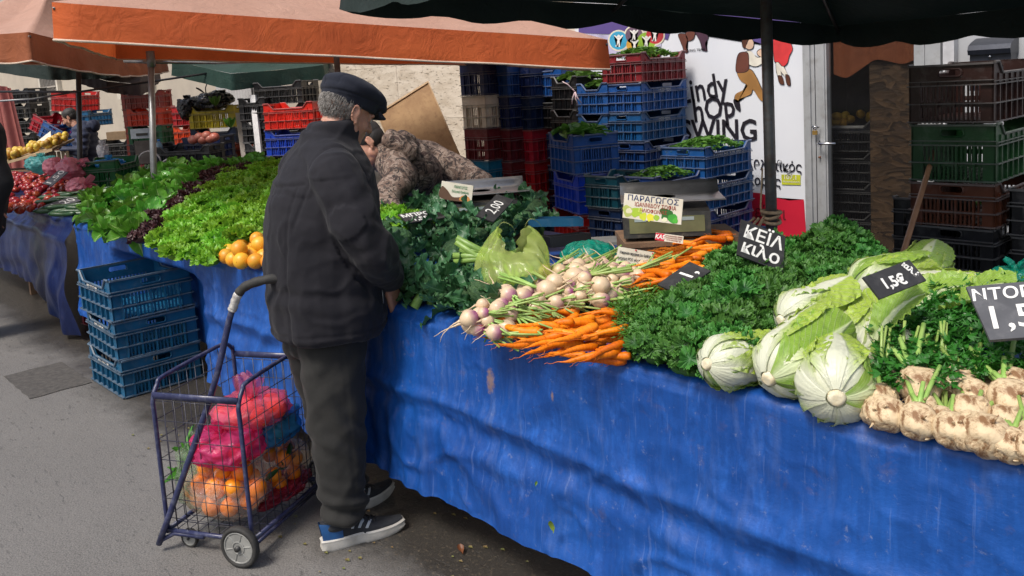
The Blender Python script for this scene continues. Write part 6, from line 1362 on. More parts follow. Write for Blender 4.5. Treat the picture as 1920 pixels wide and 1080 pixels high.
foot = onZ(298, 1022, .0)-A0; top_ = [foot, foot+V(0, 0, .0)]
hp_ = [at(298, 1020, 3.16), at(393, 750, 3.06), at(430, 600, 3.02), at(438, 575, 3.01), at(446, 553, 3.0), at(462, 536, 2.99), at(500, 524, 2.98), at(545, 522, 3.0)]
hp_ = [p-A0 for p in hp_]; b = MB(); b.tube(smooth_path(hp_), .0115, 10); b.tube([hp_[0]+V(0, 0, .01), TP_(.03, 0, ZB-.03), TP_(.16, 0, ZB-.03)], .009, 8); b.build('handle_tube', CBL, tr)
hpp = smooth_path(hp_, 6); b = MB(); b.tube(hpp[14:26], [.0155+.0012*math.sin(i*2.1) for i in range(12)], 12); b.build('grip_tape', M('silver_tape', (.55, .53, .50), (.30, .28, .26), rough=.35, sc=50, bump=.6, bsc=90), tr)
b = MB(); b.tube(hpp[25:], [.0165+.001*math.sin(i*1.7) for i in range(len(hpp)-25)], 12); b.build('grip', RUB, tr)
for y, rr, a in ((-.045, .076, WX-.02), (.52, .076, WX-.02), (.03, .036, .07)):
    cpt = TP_(a, y, rr); wh = MB(); n = 36; T = .028 if rr > .05 else .018
    prof = [(rr*.80, -T/2), (rr*.94, -T/2), (rr*.99, -T*.32), (rr, 0), (rr*.99, T*.32), (rr*.94, T/2), (rr*.80, T/2)]
    vs = [cpt+(e1*math.cos(q)+U_*math.sin(q))*(p*(1 if (i % 2 or k in (0, 6)) else .992))+e2*t for i, q in enumerate([2*PI*j/n for j in range(n)]) for k, (p, t) in enumerate(prof)]
    wh.add(vs, [(i*7+k, i*7+(k+1) % 7, ((i+1) % n)*7+(k+1) % 7, ((i+1) % n)*7+k) for i in range(n) for k in range(7)]); wo = wh.build('wheel', RUB, tr)
    h = MB(); h.tube([cpt-e2*T*.36, cpt+e2*T*.36], rr*.82, 32)
    for s in (-1, 1):
        h.tube([cpt+e2*s*T*.36+(e1*math.cos(q)+U_*math.sin(q))*rr*.74 for q in [i*PI/12 for i in range(24)]], rr*.045, 6, closed=True); h.tube([cpt+e2*s*T*.36+(e1*math.cos(q)+U_*math.sin(q))*rr*.30 for q in [i*PI/8 for i in range(16)]], rr*.04, 6, closed=True)
        for q in range(6): d = (e1*math.cos(q*PI/3+.2)+U_*math.sin(q*PI/3+.2)); h.tube([cpt+e2*s*T*.37+d*rr*.3, cpt+e2*s*T*.37+d*rr*.74], rr*.035, 5)
    h.build('rim', HUB, wo, 'auto'); h = MB(); h.tube([cpt-e2*T*.8, cpt+e2*T*.8], rr*.13, 12); h.build('axle_cap', M('dark_axle', (.03, .03, .03), rough=.5, bump=0), wo)
# ---- plastic bags
def bag(name, label, c, r, mat, knot=(0, 0, 1), kl=.07, seed=0, rough=.10, handles=2, M3=None, folds=9):
    """blown lumpy bag, gathered under a knot, two ears standing up"""
    random.seed(seed); root = empty(name, label, 'plastic bag', tuple(c)); kd = Vector(knot).normalized(); m = MB(); kx, ky, _ = basis(kd); off = V(seed*1.7, 0, 0)
    def fn(d):
        k = d.dot(kd); a = math.atan2(d.dot(ky), d.dot(kx)); g = max(0, k); f = 1+rough*noise.noise(d*2.3+off)+rough*.6*noise.noise(d*5+off); f *= 1-.42*max(0, k-.55)/.45*(1)
        return f*(1+.045*g*math.sin(a*folds+3*noise.noise(d*2+off))+.02*g*math.sin(a*folds*2.3)+.012*math.sin(a*17+k*9))
    m.ell((0, 0, 0), r, M3, 72, 44, fn)
    tip = V(kd.x*r[0], kd.y*r[1], kd.z*r[2])*.62
    m.build('film', mat, root); m = MB()
    for h in range(handles):
        a = seed+h*PI+.4; s = kx*math.cos(a)+ky*math.sin(a)
        def ear(u, v, s=s, h=h): t = (u-.5)*2; w = .012+.030*math.sin(v*PI*.8)*(kl/.07); return tip+kd*(kl*v)+s*(.010+kl*.55*v*v)+s.cross(kd)*t*w+kd*.004*math.sin(t*9+v*5)+s*.006*math.sin(t*7+h)
        m.grid(ear, 12, 10)
    m.tube([tip-kd*.012, tip, tip+kd*.012], [.016, .013, .015], 10); m.build('ears', mat, root); return root
PINK = film('pink_film', (.85, .08, .30), .55, .18, 7); PINK2 = film('pale_pink_film', (.85, .22, .36), .42, .18, 7); CLEAR = film('clear_film', (.80, .74, .68), .16, .15); BLUEB = film('blue_film', (.06, .38, .72), .6); GRN = film('clear_green_film', (.55, .62, .52), .30); YEL = film('yellow_film', (.66, .78, .26), .44, .12, 5); TEAL = film('teal_film', (.015, .38, .27), .68, .2); BLK = M('black_refuse_film', (.012, .012, .015), rough=.16, sc=12, bump=1, bsc=14, bdist=.03, spec=.9); PNKB = film('dull_pink_film', (.72, .26, .34), .85); MAR = film('maroon_film', (.35, .03, .06), .7)
def inside(lst, mesh, name, label, cat, group, s=(.9, 1.05)):
    for p in lst: tag(link(name, mesh, None, p, (rnd(0, 6), rnd(0, 6), 0), rnd(*s)), label, cat, group)
ORA2 = M('deep_orange_peel', (.80, .24, .01), (.70, .17, .01), rough=.38, sc=14, bump=.3, bsc=240, bdist=.002, rand=.1); fr = MB().ell((0, 0, 0), (.040, .040, .037), nu=24, nv=16).mesh('orange', ORA2)
T_ = lambda a, bb, z: A0+TP_(a, bb, z)
random.seed(301)
c = T_(.185, .115, .212); bag('plastic_bag', 'clear knotted bag of oranges low in the trolley, nearest the camera', c, (.175, .12, .125), CLEAR, -e2*.5+U_*.8, .06, 1, .10, folds=13, M3=Matrix((e1, e2, U_)).transposed())
inside([c+e1*x+e2*y+U_*z for x, y, z in ((-.105, -.02, -.045), (-.03, -.05, -.06), (.05, -.05, -.055), (.11, -.01, -.04), (-.075, -.045, .02), (.0, -.055, .015), (.075, -.05, .02), (-.09, .03, .0), (.09, .04, .02), (.0, .04, .05), (-.04, .0, .055), (.045, .0, .055), (.0, .05, -.04), (-.14, -.01, -.02), (.135, .0, .0), (-.06, -.02, .075), (.02, -.03, .08), (.09, -.01, .07))], fr, 'orange', 'orange inside the clear bag at the bottom of the trolley', 'orange', 'oranges in the clear bag')
c = T_(.26, .33, .215); bag('plastic_bag', 'clear bag of tangerines with leaves low in the trolley, by the trouser leg', c, (.10, .13, .09), CLEAR, U_, .04, 2, .12)
inside([c+e1*x+e2*y+U_*z for x, y, z in ((.05, -.09, -.01), (.06, -.03, .03), (.06, .04, .0), (.05, -.06, -.06), (.06, .02, -.055), (0, .08, .02), (0, -.03, .04))], fr, 'tangerine', 'tangerine inside the clear bag beside the trouser leg', 'tangerine', 'tangerines in the clear bag', (.75, .95))
lf = MB(); spoon(lf, Matrix.Identity(4), .07, .035, .3, .3); lfm = lf.mesh('citrus_leaf', leafmat('citrus_leaf', (.02, .10, .02), (.012, .06, .015), rough=.3))
for i in range(5): tag(link('citrus_leaf', lfm, None, c+e1*.085+e2*rnd(-.09, .0)+U_*rnd(.0, .05), (rnd(0, 6), rnd(0, 6), rnd(0, 6))), 'dark leaf still on a tangerine in the trolley', 'leaf', 'citrus leaves in the trolley')
bag('plastic_bag', 'maroon bag squeezed flat at the bottom corner of the trolley', T_(.30, .30, .125), (.075, .16, .04), MAR, U_, .03, 3, .2, M3=Matrix((e1, e2, U_)).transposed())
c = T_(.06, .16, .25); bag('plastic_bag', 'tall clear bag of leafy greens at the left side of the trolley', c, (.075, .13, .17), GRN, U_, .05, 4, .14, M3=Matrix((e1, e2, U_)).transposed())
g = MB(); random.seed(303)
for i in range(46): spoon(g, Matrix.Translation((rnd(-.035, .035), rnd(-.08, .08), rnd(-.15, .04))) @ Euler((rnd(.6, 1.9), rnd(-.5, .5), rnd(0, 6.28))).to_matrix().to_4x4(), rnd(.08, .13), rnd(.03, .05), .4, rnd(-.6, .8))
tag(g.build('chard_bunch', SPOON, loc=c), 'bunch of green chard leaves inside the tall clear bag', 'greens', kind='stuff')
bag('plastic_bag', 'bright pink knotted bag in the middle of the trolley', T_(.21, .12, .375), (.135, .125, .088), PINK, -e2*.15+U_*.9-e1*.2, .055, 5, .14, M3=Matrix((e1, e2, U_)).transposed(), folds=12)
inside([T_(.21, .12, .37)+e1*x+e2*y+U_*z for x, y, z in ((-.07, -.05, -.01), (.01, -.06, -.02), (.08, -.04, -.01), (.0, .02, .0), (-.06, .04, 0), (.07, .05, 0))], MB().ell((0, 0, 0), (.038, .038, .036), nu=18, nv=12).mesh('apple', M('red_apple', (.50, .10, .06), (.60, .25, .10), rough=.3)), 'apple', 'apple inside the bright pink bag', 'apple', 'apples in the pink bag')
bag('plastic_bag', 'light pink bag on top of the trolley load with one tall ear', T_(.235, .25, .462), (.140, .150, .070), PINK2, U_, .085, 6, .12, M3=Matrix((e1, e2, U_)).transposed(), folds=12)
inside([T_(.235, .25, .457)+e1*x+e2*y+U_*z for x, y, z in ((-.08, -.07, 0), (0, -.08, 0), (.08, -.06, 0), (.09, .03, 0), (0, .0, .01), (-.07, .04, 0), (.04, .07, 0))], fr, 'orange', 'orange inside the light pink bag on top of the trolley load', 'orange', 'oranges in the light pink bag')
bag('plastic_bag', 'sky blue bag tucked behind the pink one, by the trouser leg', T_(.27, .32, .375), (.105, .125, .085), BLUEB, U_, .04, 7, .14, M3=Matrix((e1, e2, U_)).transposed())
inside([T_(.27, .32, .37)+e1*x+e2*y for x, y in ((.05, -.05), (.05, .04), (-.04, 0))], MB().ell((0, 0, 0), (.036, .036, .034), nu=18, nv=12).mesh('cabbage_head', NAPA), 'lettuce', 'pale green vegetable inside the sky blue bag', 'lettuce', 'vegetables in the blue bag')
# yellow carrier bag on the broccoli
def carrier(label, c, mat, ax, W, D, Hh, seed):
    root = empty('plastic_bag', label, 'plastic bag', tuple(c)); ax = Vector(ax).normalized(); ay = U_.cross(ax); m = MB()
    def fn(u, v):
        a = 2*PI*u; z = v; bulge = math.sin(PI*min(1, z*.78+.16))**.55; sq = (1-.70*max(0, z-.45)/.55)
        x = W*bulge*math.cos(a)*(1-.10*z); y = D*bulge*sq*math.sin(a); h = z
        # the mouth rises into the two handles
        if z > .62: q = (z-.62)/.38; up = math.cos(a)**2; h = .62+.38*q*(.18+.95*up**1.5) 
        w = .014*noise.noise(V(math.cos(a)*2, math.sin(a)*2, z*3+seed))*1.3+.006*math.sin(a*14+z*16+seed)*(.3+z)+.012*math.sin(z*9+a*3)*z
        return ax*(x+w*math.cos(a))+ay*(y+w*math.sin(a))+U_*(h*Hh)+ax*(.02*z*math.sin(seed+a))
    m.grid(fn, 90, 46)
    vs = [V(0, 0, .0)]+[fn(j/40, 0) for j in range(40)]; m.add(vs, [(0, 1+(j+1) % 40, 1+j) for j in range(40)]); m.build('film', mat, root); return root
yc = at(968, 560, 2.98); yb = carrier('translucent yellow green carrier bag standing open between broccoli and turnips', yc-V(0, 0, .01), YEL, CR*.9-CFW*.2, .140, .11, .255, 3)
yh = MB(); hcs = yc-V(0, 0, .01)
for sx, hh in ((.075, .05), (-.02, .045)):
    b0 = V(0, 0, .23)+CR*sx
    P = [b0-CR*.028, b0-CR*.030+U_*.03, b0-CR*.012+U_*hh*1.15, b0+CR*.012+U_*hh*1.0, b0+CR*.030+U_*.02, b0+CR*.030-U_*.03]; P = smooth_path(P, 5)
    s = len(yh.v); yh.add([p+q for p in P for q in (CFW*.012, -CFW*.012)], [(i*2, i*2+1, i*2+3, i*2+2) for i in range(len(P)-1)])
yh.build('handles', YEL, yb)
random.seed(305); inner = MB()
for i in range(26): inner.tube([V(rnd(-.06, .06), rnd(-.05, .05), .015), V(rnd(-.08, .08), rnd(-.05, .05), rnd(.06, .12))], .006, 6)
tag(inner.build('celery_sticks', STALK, loc=yc), 'cut pale stems showing through the yellow green bag', 'stems', kind='stuff')
bag('plastic_bag', 'shiny teal plastic bag in front of the wooden box at the back', at(1106, 490, 3.36), (.13, .11, .085), TEAL, CFW+U_*.2, .03, 8, .10)
tb = MB(); random.seed(306); S_ = at(1115, 505, 3.20)
bag('plastic_bag', 'teal plastic bag behind the cabbages at the right edge', at(1904, 520, 2.62), (.070, .055, .045), TEAL, U_, .03, 9, .12)
for i, (px, py, d, r, kk) in enumerate(((135, 316, 7.6, .16, 'upper'), (150, 350, 7.3, .13, 'lower'), (105, 312, 7.9, .14, 'left'))): bag('plastic_bag', kk+' crumpled dull pink bag behind the tomatoes', at(px, py, d), (r, r*.8, r*.62), PNKB, CR+U_*.5, .07, 20+i, .14, folds=7)
bag('plastic_bag', 'pale turquoise bag behind the pink bags at the far left', at(78, 306, 8.4), (.20, .14, .10), film('turquoise_film', (.12, .42, .42), .7), U_, .04, 24, .2)
bag('plastic_bag', 'bright blue bag stuffed in the top of the emerald crate', at(205, 306, 7.95), (.19, .12, .06), BLUEB, U_, .04, 25, .2)
bag('refuse_bag', 'crumpled black refuse bag lying on the yellow crate', yel.location+U_*.33-CR*.05, (.34, .22, .13), BLK, -CR*.4+U_, .10, 26, .18, folds=6); bag('refuse_bag', 'black refuse bag hanging down left of the yellow crate', yel.location+U_*.26-CR*.33, (.10, .12, .15), BLK, U_, .05, 27, .16, folds=6)
bag('plastic_bag', 'white carrier bag hanging behind the emerald crate', at(193, 282, 9.5), (.09, .06, .10), film('white_film', (.60, .60, .62), .8), U_, .05, 28, .15)
lv = MB(); 
for i in range(6): spoon(lv, Matrix.Rotation(i*1.05, 4, 'Z') @ Matrix.Rotation(.5, 4, 'X'), .13, .06, .3, .5)
lvm = lv.mesh('leaf_tuft', SPOON); 
for px, py, d, lab in ((404, 199, 9.5, 'small leafy sprig on the rim of the yellow crate'), (432, 240, 9.3, 'small leafy sprig on the navy crate below the yellow one')): tag(link('leaf_sprig', lvm, None, at(px, py, d)), lab, 'leaf')
# ---- sign boards and price slates
SLATE = M('black_slate', (.018, .018, .020), (.030, .030, .032), rough=.55, sc=8, bump=.2, dirt=((.10, .10, .10), .35)); GSL = M('grey_slate', (.085, .088, .098), (.055, .057, .065), rough=.6, sc=9, bump=.2, dirt=((.16, .16, .17), .5)); CHALK = M('white_chalk', (.78, .78, .75), (.6, .6, .58), rough=.9, sc=60, bump=0); PAPER = M('sign_card', (.66, .63, .54), (.56, .52, .42), rough=.6, sc=9, bump=.05)
def board(name, label, corners, mat, th=.006, cat='price board'):
    """flat board through three of its corners (top left, top right, bottom left)"""
    tl, tr_, bl = [Vector(p) for p in corners]; x = tr_-tl; y = tl-bl; W, H = x.length, y.length; c = (tr_+bl)/2; F4 = frame(c, x, y); root = empty(name, label, cat, (0, 0, 0)); root.matrix_world = F4
    MB().box((0, 0, -th/2), (W, H, th)).build('panel', mat, root, 'auto'); return root, W, H
def btext(root, s, size, x, y, mat=CHALK, rot=0, sx=1, sh=0, bold=.0):
    return text(s, size, mat, root, Matrix.Translation((x, y, .0012)) @ Matrix.Rotation(rot, 4, 'Z'), sx=sx, shear=sh, bold=bold, thick=.0004)
r, W, H = board('price_board', 'black chalk board reading ΚΕΪΛ κιλο stuck at the top of the kale', [at(1403, 418, 2.86), at(1486, 450, 2.86), at(1368, 470, 2.76)], SLATE)
btext(r, 'ΚΕΪΛ', H*.50, -.00, H*.20, rot=.02, sx=.8, sh=.2, bold=.0012); btext(r, 'κιλο', H*.50, -.005, -H*.22, rot=.02, sx=.85, sh=.2, bold=.0012)
r, W, H = board('price_board', 'black price board stuck slanting in the pile of carrots below the scale', [at(1242, 528, 2.64), at(1302, 486, 2.70), at(1262, 556, 2.56)], SLATE)
btext(r, '1,', H*.8, .02, 0, rot=.1, bold=.001)
r, W, H = board('price_board', 'black slanted board reading κιλό 1,5€ stuck in the pale rear cabbage', [at(1634, 520, 2.02), at(1720, 487, 2.08), at(1634, 560, 1.98)], SLATE)
btext(r, '1,5€', H*.62, -.010, -H*.10, rot=-.1, sx=1.0, bold=.0012); btext(r, 'κιλό', H*.36, W*.37, H*.1, rot=-1.25, bold=.001)
r, W, H = board('price_board', 'large grey slate reading ΝΤΟΠΙΟ 1,50 at the right edge above the celery', [at(1846, 540, 1.93), at(1985, 528, 1.90), at(1820, 634, 1.84)], GSL, .008)
btext(r, 'ΝΤΟΠΙΟ', H*.30, .012, H*.30, sx=1.0, sh=.2, bold=.0008); btext(r, '1,50', H*.58, .0, -H*.14, sx=1.0, sh=.15, bold=.0008)
r, W, H = board('price_board', 'grey slate tilted on the tomatoes at the far left', [at(82, 342, 7.3), at(112, 317, 7.4), at(95, 350, 7.2)], GSL); btext(r, '1,50', H*.7, 0, 0)
r, W, H = board('price_board', 'grey slate lying on the cucumbers at the left', [at(88, 384, 6.5), at(138, 367, 6.7), at(98, 394, 6.4)], GSL); btext(r, '1,20', H*.8, 0, 0)
r, W, H = board('price_board', 'white card stuck in the far fruit stall before the hooded man', [at(66, 268, 11.2), at(92, 248, 11.2), at(72, 274, 11.1)], PAPER)
r, W, H = board('price_board', 'black board leaning in the broccoli behind the man with the cap', [at(762, 402, 3.9), at(832, 392, 4.0), at(748, 418, 3.8)], SLATE); btext(r, 'ΜΠΡΟ', H*.45, -.02, H*.2, bold=.001); btext(r, '1,50', H*.45, -.02, -H*.25, bold=.001)
r, W, H = board('price_board', 'scratched black board standing on edge in the rear broccoli', [at(905, 400, 3.62), at(944, 360, 3.8), at(912, 420, 3.55)], SLATE); btext(r, '2,00', H*.8, 0, 0)
r, W, H = board('price_board', 'narrow dark board lying over the rear turnips', [at(1062, 492, 3.05), at(1142, 528, 2.95), at(1058, 498, 3.0)], wood_old)
# wooden box with the notice, scale on top
bx0 = V(-1.86, .62, ZT); wb = empty('wooden_box', 'old brown wooden box under the black market scale', 'box', tuple(onZ(1240, 500, ZT+.06)))
wq = onZ(1190, 520, ZT+.02); ctr = wq+CR*.20+CFW*.16+V(0, 0, 0); wb.location = (ctr.x, ctr.y, ZT+.01)
B3 = Matrix((CR, CFW, U_)).transposed(); bm_ = MB(); hb = onZ(1190, 520, 1).z
zt1 = 1.005-ZT
m = MB(); m.box((0, 0, zt1-.02), (.46, .30, .018), B3); m.build('lid', wood_old, wb, False); m = MB()
for s in (-1, 1): m.box(CFW*s*.135+U_*(zt1/2-.015), (.45, .015, zt1-.03), B3); m.box(CR*s*.217+U_*(zt1/2-.015), (.015, .25, zt1-.03), B3)
m.build('side_boards', wood_old, wb, False)
r, W, H = board('notice', 'white printed notice tacked on the front of the wooden box', [at(1156, 462, 3.03), at(1223, 473, 3.02), at(1156, 502, 3.03)], PAPER, .003, 'notice')
DK = M('print_black', (.03, .03, .03), bump=0)
for i, s in enumerate(('Η παρούσα επιχείρηση δεν διαθέτει', 'μηχ/μα POS για πληρωμή', 'μέσω πιστωτικών και χρεωστικών καρτών')): btext(r, s, H*.20, 0, H*(.26-.27*i), DK, sx=W*.88/(H*.20*len(s)*.52))
b = MB(); b.ell((0, H*.46, .003), .003, None, 8, 6); b.ell((W*.47, H*.44, .003), .003, None, 8, 6); b.build('drawing_pin', RED, r)
GSC = M('scale_housing', (.035, .033, .030), (.02, .02, .018), rough=.4, sc=12, dirt=((.16, .13, .09), .4)); STEEL = M('worn_steel_tray', (.42, .41, .40), (.30, .29, .28), rough=.3, sc=6, metal=.7, dirt=((.15, .13, .11), .4)); LCD = M('lcd_glass', (.14, .14, .06), (.09, .09, .04), rough=.25, sc=10, bump=0); LC2 = M('lcd_window', (.30, .36, .36), rough=.3, bump=0)
def scale(label, o, s, rz):
    root = empty('market_scale', label, 'scale', tuple(o), rz); root.scale = (s, s, s)
    m = MB(); X = .17   # wedge: display leaning back at the front, body behind
    prof = [(-.16, .012), (-.145, .105), (.02, .118), (.20, .118), (.22, .03), (.20, .012)]
    m.add([(x, y, z) for x in (-.165, .165) for y, z in prof], [(5, 4, 3, 2, 1, 0), (6, 7, 8, 9, 10, 11)]+[(i, (i+1) % 6, (i+1) % 6+6, i+6) for i in range(6)]); m.build('housing', GSC, root, 'auto')
    d = empty('d', '', '', (0, 0, 0)); bpy.data.objects.remove(d)
    Fm = frame((0, -.1535, .060), (1, 0, 0), (0, .015, .093)); p = MB(); p.box((0, 0, .001), (.285, .062, .003)); p.xf(Fm); dp = p.build('display', LCD, root, False)
    p = MB()
    for x in (-.10, -.02, .07): p.box((x, .020, .0035), (.045 if x < .05 else .065, .013, .002))
    p.xf(Fm); p.build('readout', LC2, dp, False)
    p = MB(); 
    for sx in (-.13, .13): p.tube([(sx, -.12, .013), (sx, -.12, -.0)], .018, 12); p.tube([(sx, .17, .013), (sx, .17, -.0)], .018, 12)
    p.build('foot', RUB, root); p = MB(); 
    def tray(u, v): x = .03+(u-.5)*.40; y = .03+(v-.5)*.28; e = max(0, v-.80)/.20; return V(x, y, .142+.045*e**1.2)
    p.grid(tray, 6, 16); t = p.build('tray', STEEL, root, 'auto'); k = t.modifiers.new('s', 'SOLIDIFY'); k.thickness = .004; bake(t); p = MB(); p.tube([(0, .03, .115), (0, .03, .142)], .05, 16); p.build('pillar', GSC, root); return root
def face(v): return math.atan2(v.y, v.x)
sc_o = wb.location+U_*(zt1-.008); SC1 = scale('black market scale with steel pan standing on the wooden box', sc_o-CR*.045+CFW*.02, 1.0, face(CR)-.12)
r, W, H = board('scale_sign', 'cream printed sign with vegetables fixed on the front of the black scale', [at(1167, 362, 3.03), at(1277, 374, 2.93), at(1171, 408, 3.03)], PAPER, .005, 'sign')
NV = M('print_navy', (.03, .05, .16), bump=0); RD = M('print_red', (.35, .04, .02), bump=0)
btext(r, 'ΠΑΡΑΓΩΓΟΣ', H*.31, 0, H*.34, NV, sx=W*.86/(H*.31*9*.66)); btext(r, 'ΙΩΑΝΝΙΔΟΥ ΣΟΦΙΑ', H*.23, .01, H*.10, RD, sx=W*.72/(H*.23*15*.62)); btext(r, 'ΗΛΙΟΦΩΝΙΑΣ', H*.20, .005, -H*.12, RD, sx=W*.45/(H*.20*10*.62))
def blob(r, pts, mat, z): me = bpy.data.meshes.new('printed_vegetable'); P = curve(pts, 5); bm = bmesh.new(); f = bm.faces.new([bm.verts.new((x, y, z)) for x, y in P]); bmesh.ops.triangulate(bm, faces=[f]); bm.to_mesh(me); bm.free(); me.materials.append(mat); return link('printed_vegetable', me, r)
random.seed(308)
def vegs(r, W, H, z0=.0006):
    k = 0
    for cx, cy, q, hx in ((-.42, -.22, .22, 'b9c46a'), (-.40, -.20, .12, 'e6e2bf'), (-.27, -.20, .20, 'a8c83c'), (-.14, -.36, .15, 'c3cf3a'), (-.02, -.36, .15, 'd8d43c'), (.08, -.34, .12, '93b83a'), (.26, -.18, .24, '2f6b2c'), (.36, -.30, .18, '3f9a38'), (.20, -.05, .15, '35602c'), (.22, -.38, .10, 'dfe0c0'), (-.20, -.12, .10, 'c7db62'), (.40, -.36, .12, '4fae3a')):
        pts = [(cx*W+q*H*(1+rnd(-.25, .3))*math.cos(a), cy*H+q*H*(1+rnd(-.25, .25))*math.sin(a)) for a in [i*PI/5 for i in range(10)]]; blob(r, pts, ink(hx, hx), z0+k*.00004); k += 1
vegs(r, W, H)
kr, KW, KH = board('maker_plate', 'small red and white strip reading KAS on the lower edge of the scale', [at(1229, 436, 2.965), at(1281, 443, 2.92), at(1229, 450, 2.965)], PAPER, .003, 'label')
MB().box((-KW*.34, 0, .0008), (KW*.32, KH*.98, .0012)).build('red_field', RED, kr, False); text('KAS', KH*.8, CHALK, kr, Matrix.Translation((-KW*.34, 0, .002)), bold=.0006, sx=.9, shear=.2)
for i in range(3): text('ΖΥΓΟΙ ΜΗΧΑΝΕΣ ΣΕΡΒΙΣ'[:22-i*3], KH*.22, RD, kr, Matrix.Translation((KW*.16, KH*(.28-.27*i), .0012)), sx=.9)
# second scale with sign, behind the broccoli
s2 = at(905, 395, 4.30); SC2 = scale('second market scale with wide steel pan behind the broccoli', V(s2.x, s2.y, .965), 1.0, face(CR)+.1)
stb = at(905, 420, 4.3); tag(MB().box((s2.x, s2.y, .912), (.5, .42, .10), Matrix.Rotation(face(CR), 3, 'Z')).build('wooden_box', wood_old, smooth=False), 'wooden box under the second scale behind the broccoli', 'box')
r, W, H = board('scale_sign', 'weathered printed sign with green letters at the left of the second scale', [at(825, 339, 4.15), at(884, 348, 4.10), at(828, 372, 4.15)], PAPER, .006, 'sign')
GL = M('print_green', (.08, .32, .14), bump=0); btext(r, 'ΠΑΡΑΓΩΓΟΣ', H*.22, .02, H*.28, GL, sx=.6); btext(r, 'Ελληνικά Προϊόντα', H*.20, .02, H*.02, GL, sx=.55); blob(r, [(-W*.48, -H*.46), (-W*.48, H*.2), (-W*.3, H*.05), (-.1*W, -H*.3), (W*.2, -H*.25), (W*.4, -H*.46)], ink('umber', '5d4433'), .0008); blob(r, [(W*.12, -H*.42), (W*.2, -H*.15), (W*.4, -H*.18), (W*.44, -H*.44)], ink('peach', 'c98a4c'), .0010)
# black tray and blue lid behind the yellow bag, loose grey plank
m = MB(); pc = at(1062, 455, 3.75); Tm = frame(pc, CR*.9+CFW*.2-U_*.0, CFW-U_*.12)
m.box((0, 0, 0), (.17, .14, .02)); 
for s in (-1, 1): m.box((s*.088, 0, .014), (.008, .148, .045)); m.box((0, s*.072, .014), (.168, .006, .045))
for i in range(len(m.v)): m.v[i] = tuple(Tm @ Vector(m.v[i]))
tag(m.build('tray', M('black_plastic', (.012, .012, .014), rough=.4, bump=0), smooth=False), 'empty black plastic tray at the back between yellow and teal bags', 'tray')
m = MB(); pc = at(1040, 420, 3.95); Tm = frame(pc, CR*.95-U_*.05, CFW-U_*.1); m.box((0, 0, 0), (.24, .18, .012))
for s in (-1, 1): m.box((s*.122, 0, .012), (.006, .186, .035)); m.box((0, s*.092, .012), (.238, .005, .035))
for i in range(len(m.v)): m.v[i] = tuple(Tm @ Vector(m.v[i]))
tag(m.build('tray', CM['steel'], smooth=False), 'shallow blue plastic tray behind the black one', 'tray')
m = MB(); pc = at(1128, 452, 3.72); Tm = frame(pc, CR, CFW-U_*.05); m.box((0, 0, 0), (.22, .20, .012)); 
for i in range(len(m.v)): m.v[i] = tuple(Tm @ Vector(m.v[i]))
tag(m.build('board', M('grey_board', (.25, .25, .24), (.17, .17, .16), rough=.6), smooth=False), 'flat grey board behind the teal bag', 'board')
# yellow-green lettuce behind the broccoli
for px, py, d in ((745, 402, 4.1), (772, 408, 4.0), (730, 395, 4.2)): tag(link('curly_lettuce', random.choice(letts), None, at(px, py, d)-U_*.03, (0, 0, rnd(0, 6)), .9), 'yellow green lettuce half hidden behind the standing man', 'lettuce', 'lettuces behind the man')
# ---- the neighbouring stall, far left: sample trays, bottles, fruit, baskets
m = MB(); p0, p1 = at(262, 318, 9.0), at(465, 318, 8.2); st = empty('sample_table', 'black edged display table with small sample trays in the background', 'table', tuple(V((p0.x+p1.x)/2, (p0.y+p1.y)/2, 0)))
cx_ = V((p0.x+p1.x)/2, (p0.y+p1.y)/2, 0); dz = face(p1-p0); zt2 = p0.z; MB().box((0, 0, zt2-.06), ((p1-p0).length, .5, .12), Matrix.Rotation(dz, 3, 'Z')).build('table_top', M('black_plastic', (.012, .012, .014)), st, False)
for a in (-.8, .8):
    for bb in (-.2, .2): MB().box(Matrix.Rotation(dz, 3, 'Z') @ V(a, bb, (zt2-.12)/2), (.05, .05, zt2-.12)).build('leg', wood_old, st, False)
random.seed(309)
for i, (px, hx, nm) in enumerate(((268, 'b54a4a', 'rosy'), (285, '6f8f60', 'grey green'), (305, 'c0923c', 'amber'), (328, '5d2a22', 'dark date'), (346, '6b2d22', 'brown red'), (360, 'b04a50', 'pink'), (378, '3f6b35', 'green'), (396, 'd9a03a', 'yellow'), (414, '6a2426', 'dark red'))):
    t = (px-262)/(465-262); c = p0.lerp(p1, t)+CFW*rnd(-.05, .1); tr2 = empty('sample_tray', f'small tray of {nm} samples on the black edged display table', 'tray', tuple(c)); MB().tube([(0, 0, -.0), (0, 0, .02)], [.05, .065], 14).build('dish', M('clear_dish', (.4, .4, .4), rough=.2, bump=0), tr2)
    q = MB()
    for k in range(12): q.ell((rnd(-.04, .04), rnd(-.04, .04), rnd(.02, .045)), .016, None, 8, 6)
    q.build('samples', M('sample_'+nm.replace(' ', '_'), hexc(hx), rough=.4), tr2)
for i, (px, py, d, hh, lab) in enumerate(((302, 303, 9.1, .24, 'tall blue water bottle beside the grey pole'), (258, 345, 7.6, .10, 'small clear water bottle with blue cap left of the grey pole'))):
    c = at(px, py, d); bt = empty('water_bottle', lab, 'bottle', tuple(c)); BM = M('bottle_film', (.30, .42, .50), (.2, .34, .42), rough=.15, trans=.3, bump=0); MB().tube([(0, 0, 0), (0, 0, hh*.65), (0, 0, hh*.8), (0, 0, hh*.92)], [.036, .036, .030, .013], 14).build('body', BM, bt); MB().tube([(0, 0, hh*.92), (0, 0, hh)], .015, 10).build('cap', M('blue_cap', (.03, .2, .6), rough=.4, bump=0), bt)
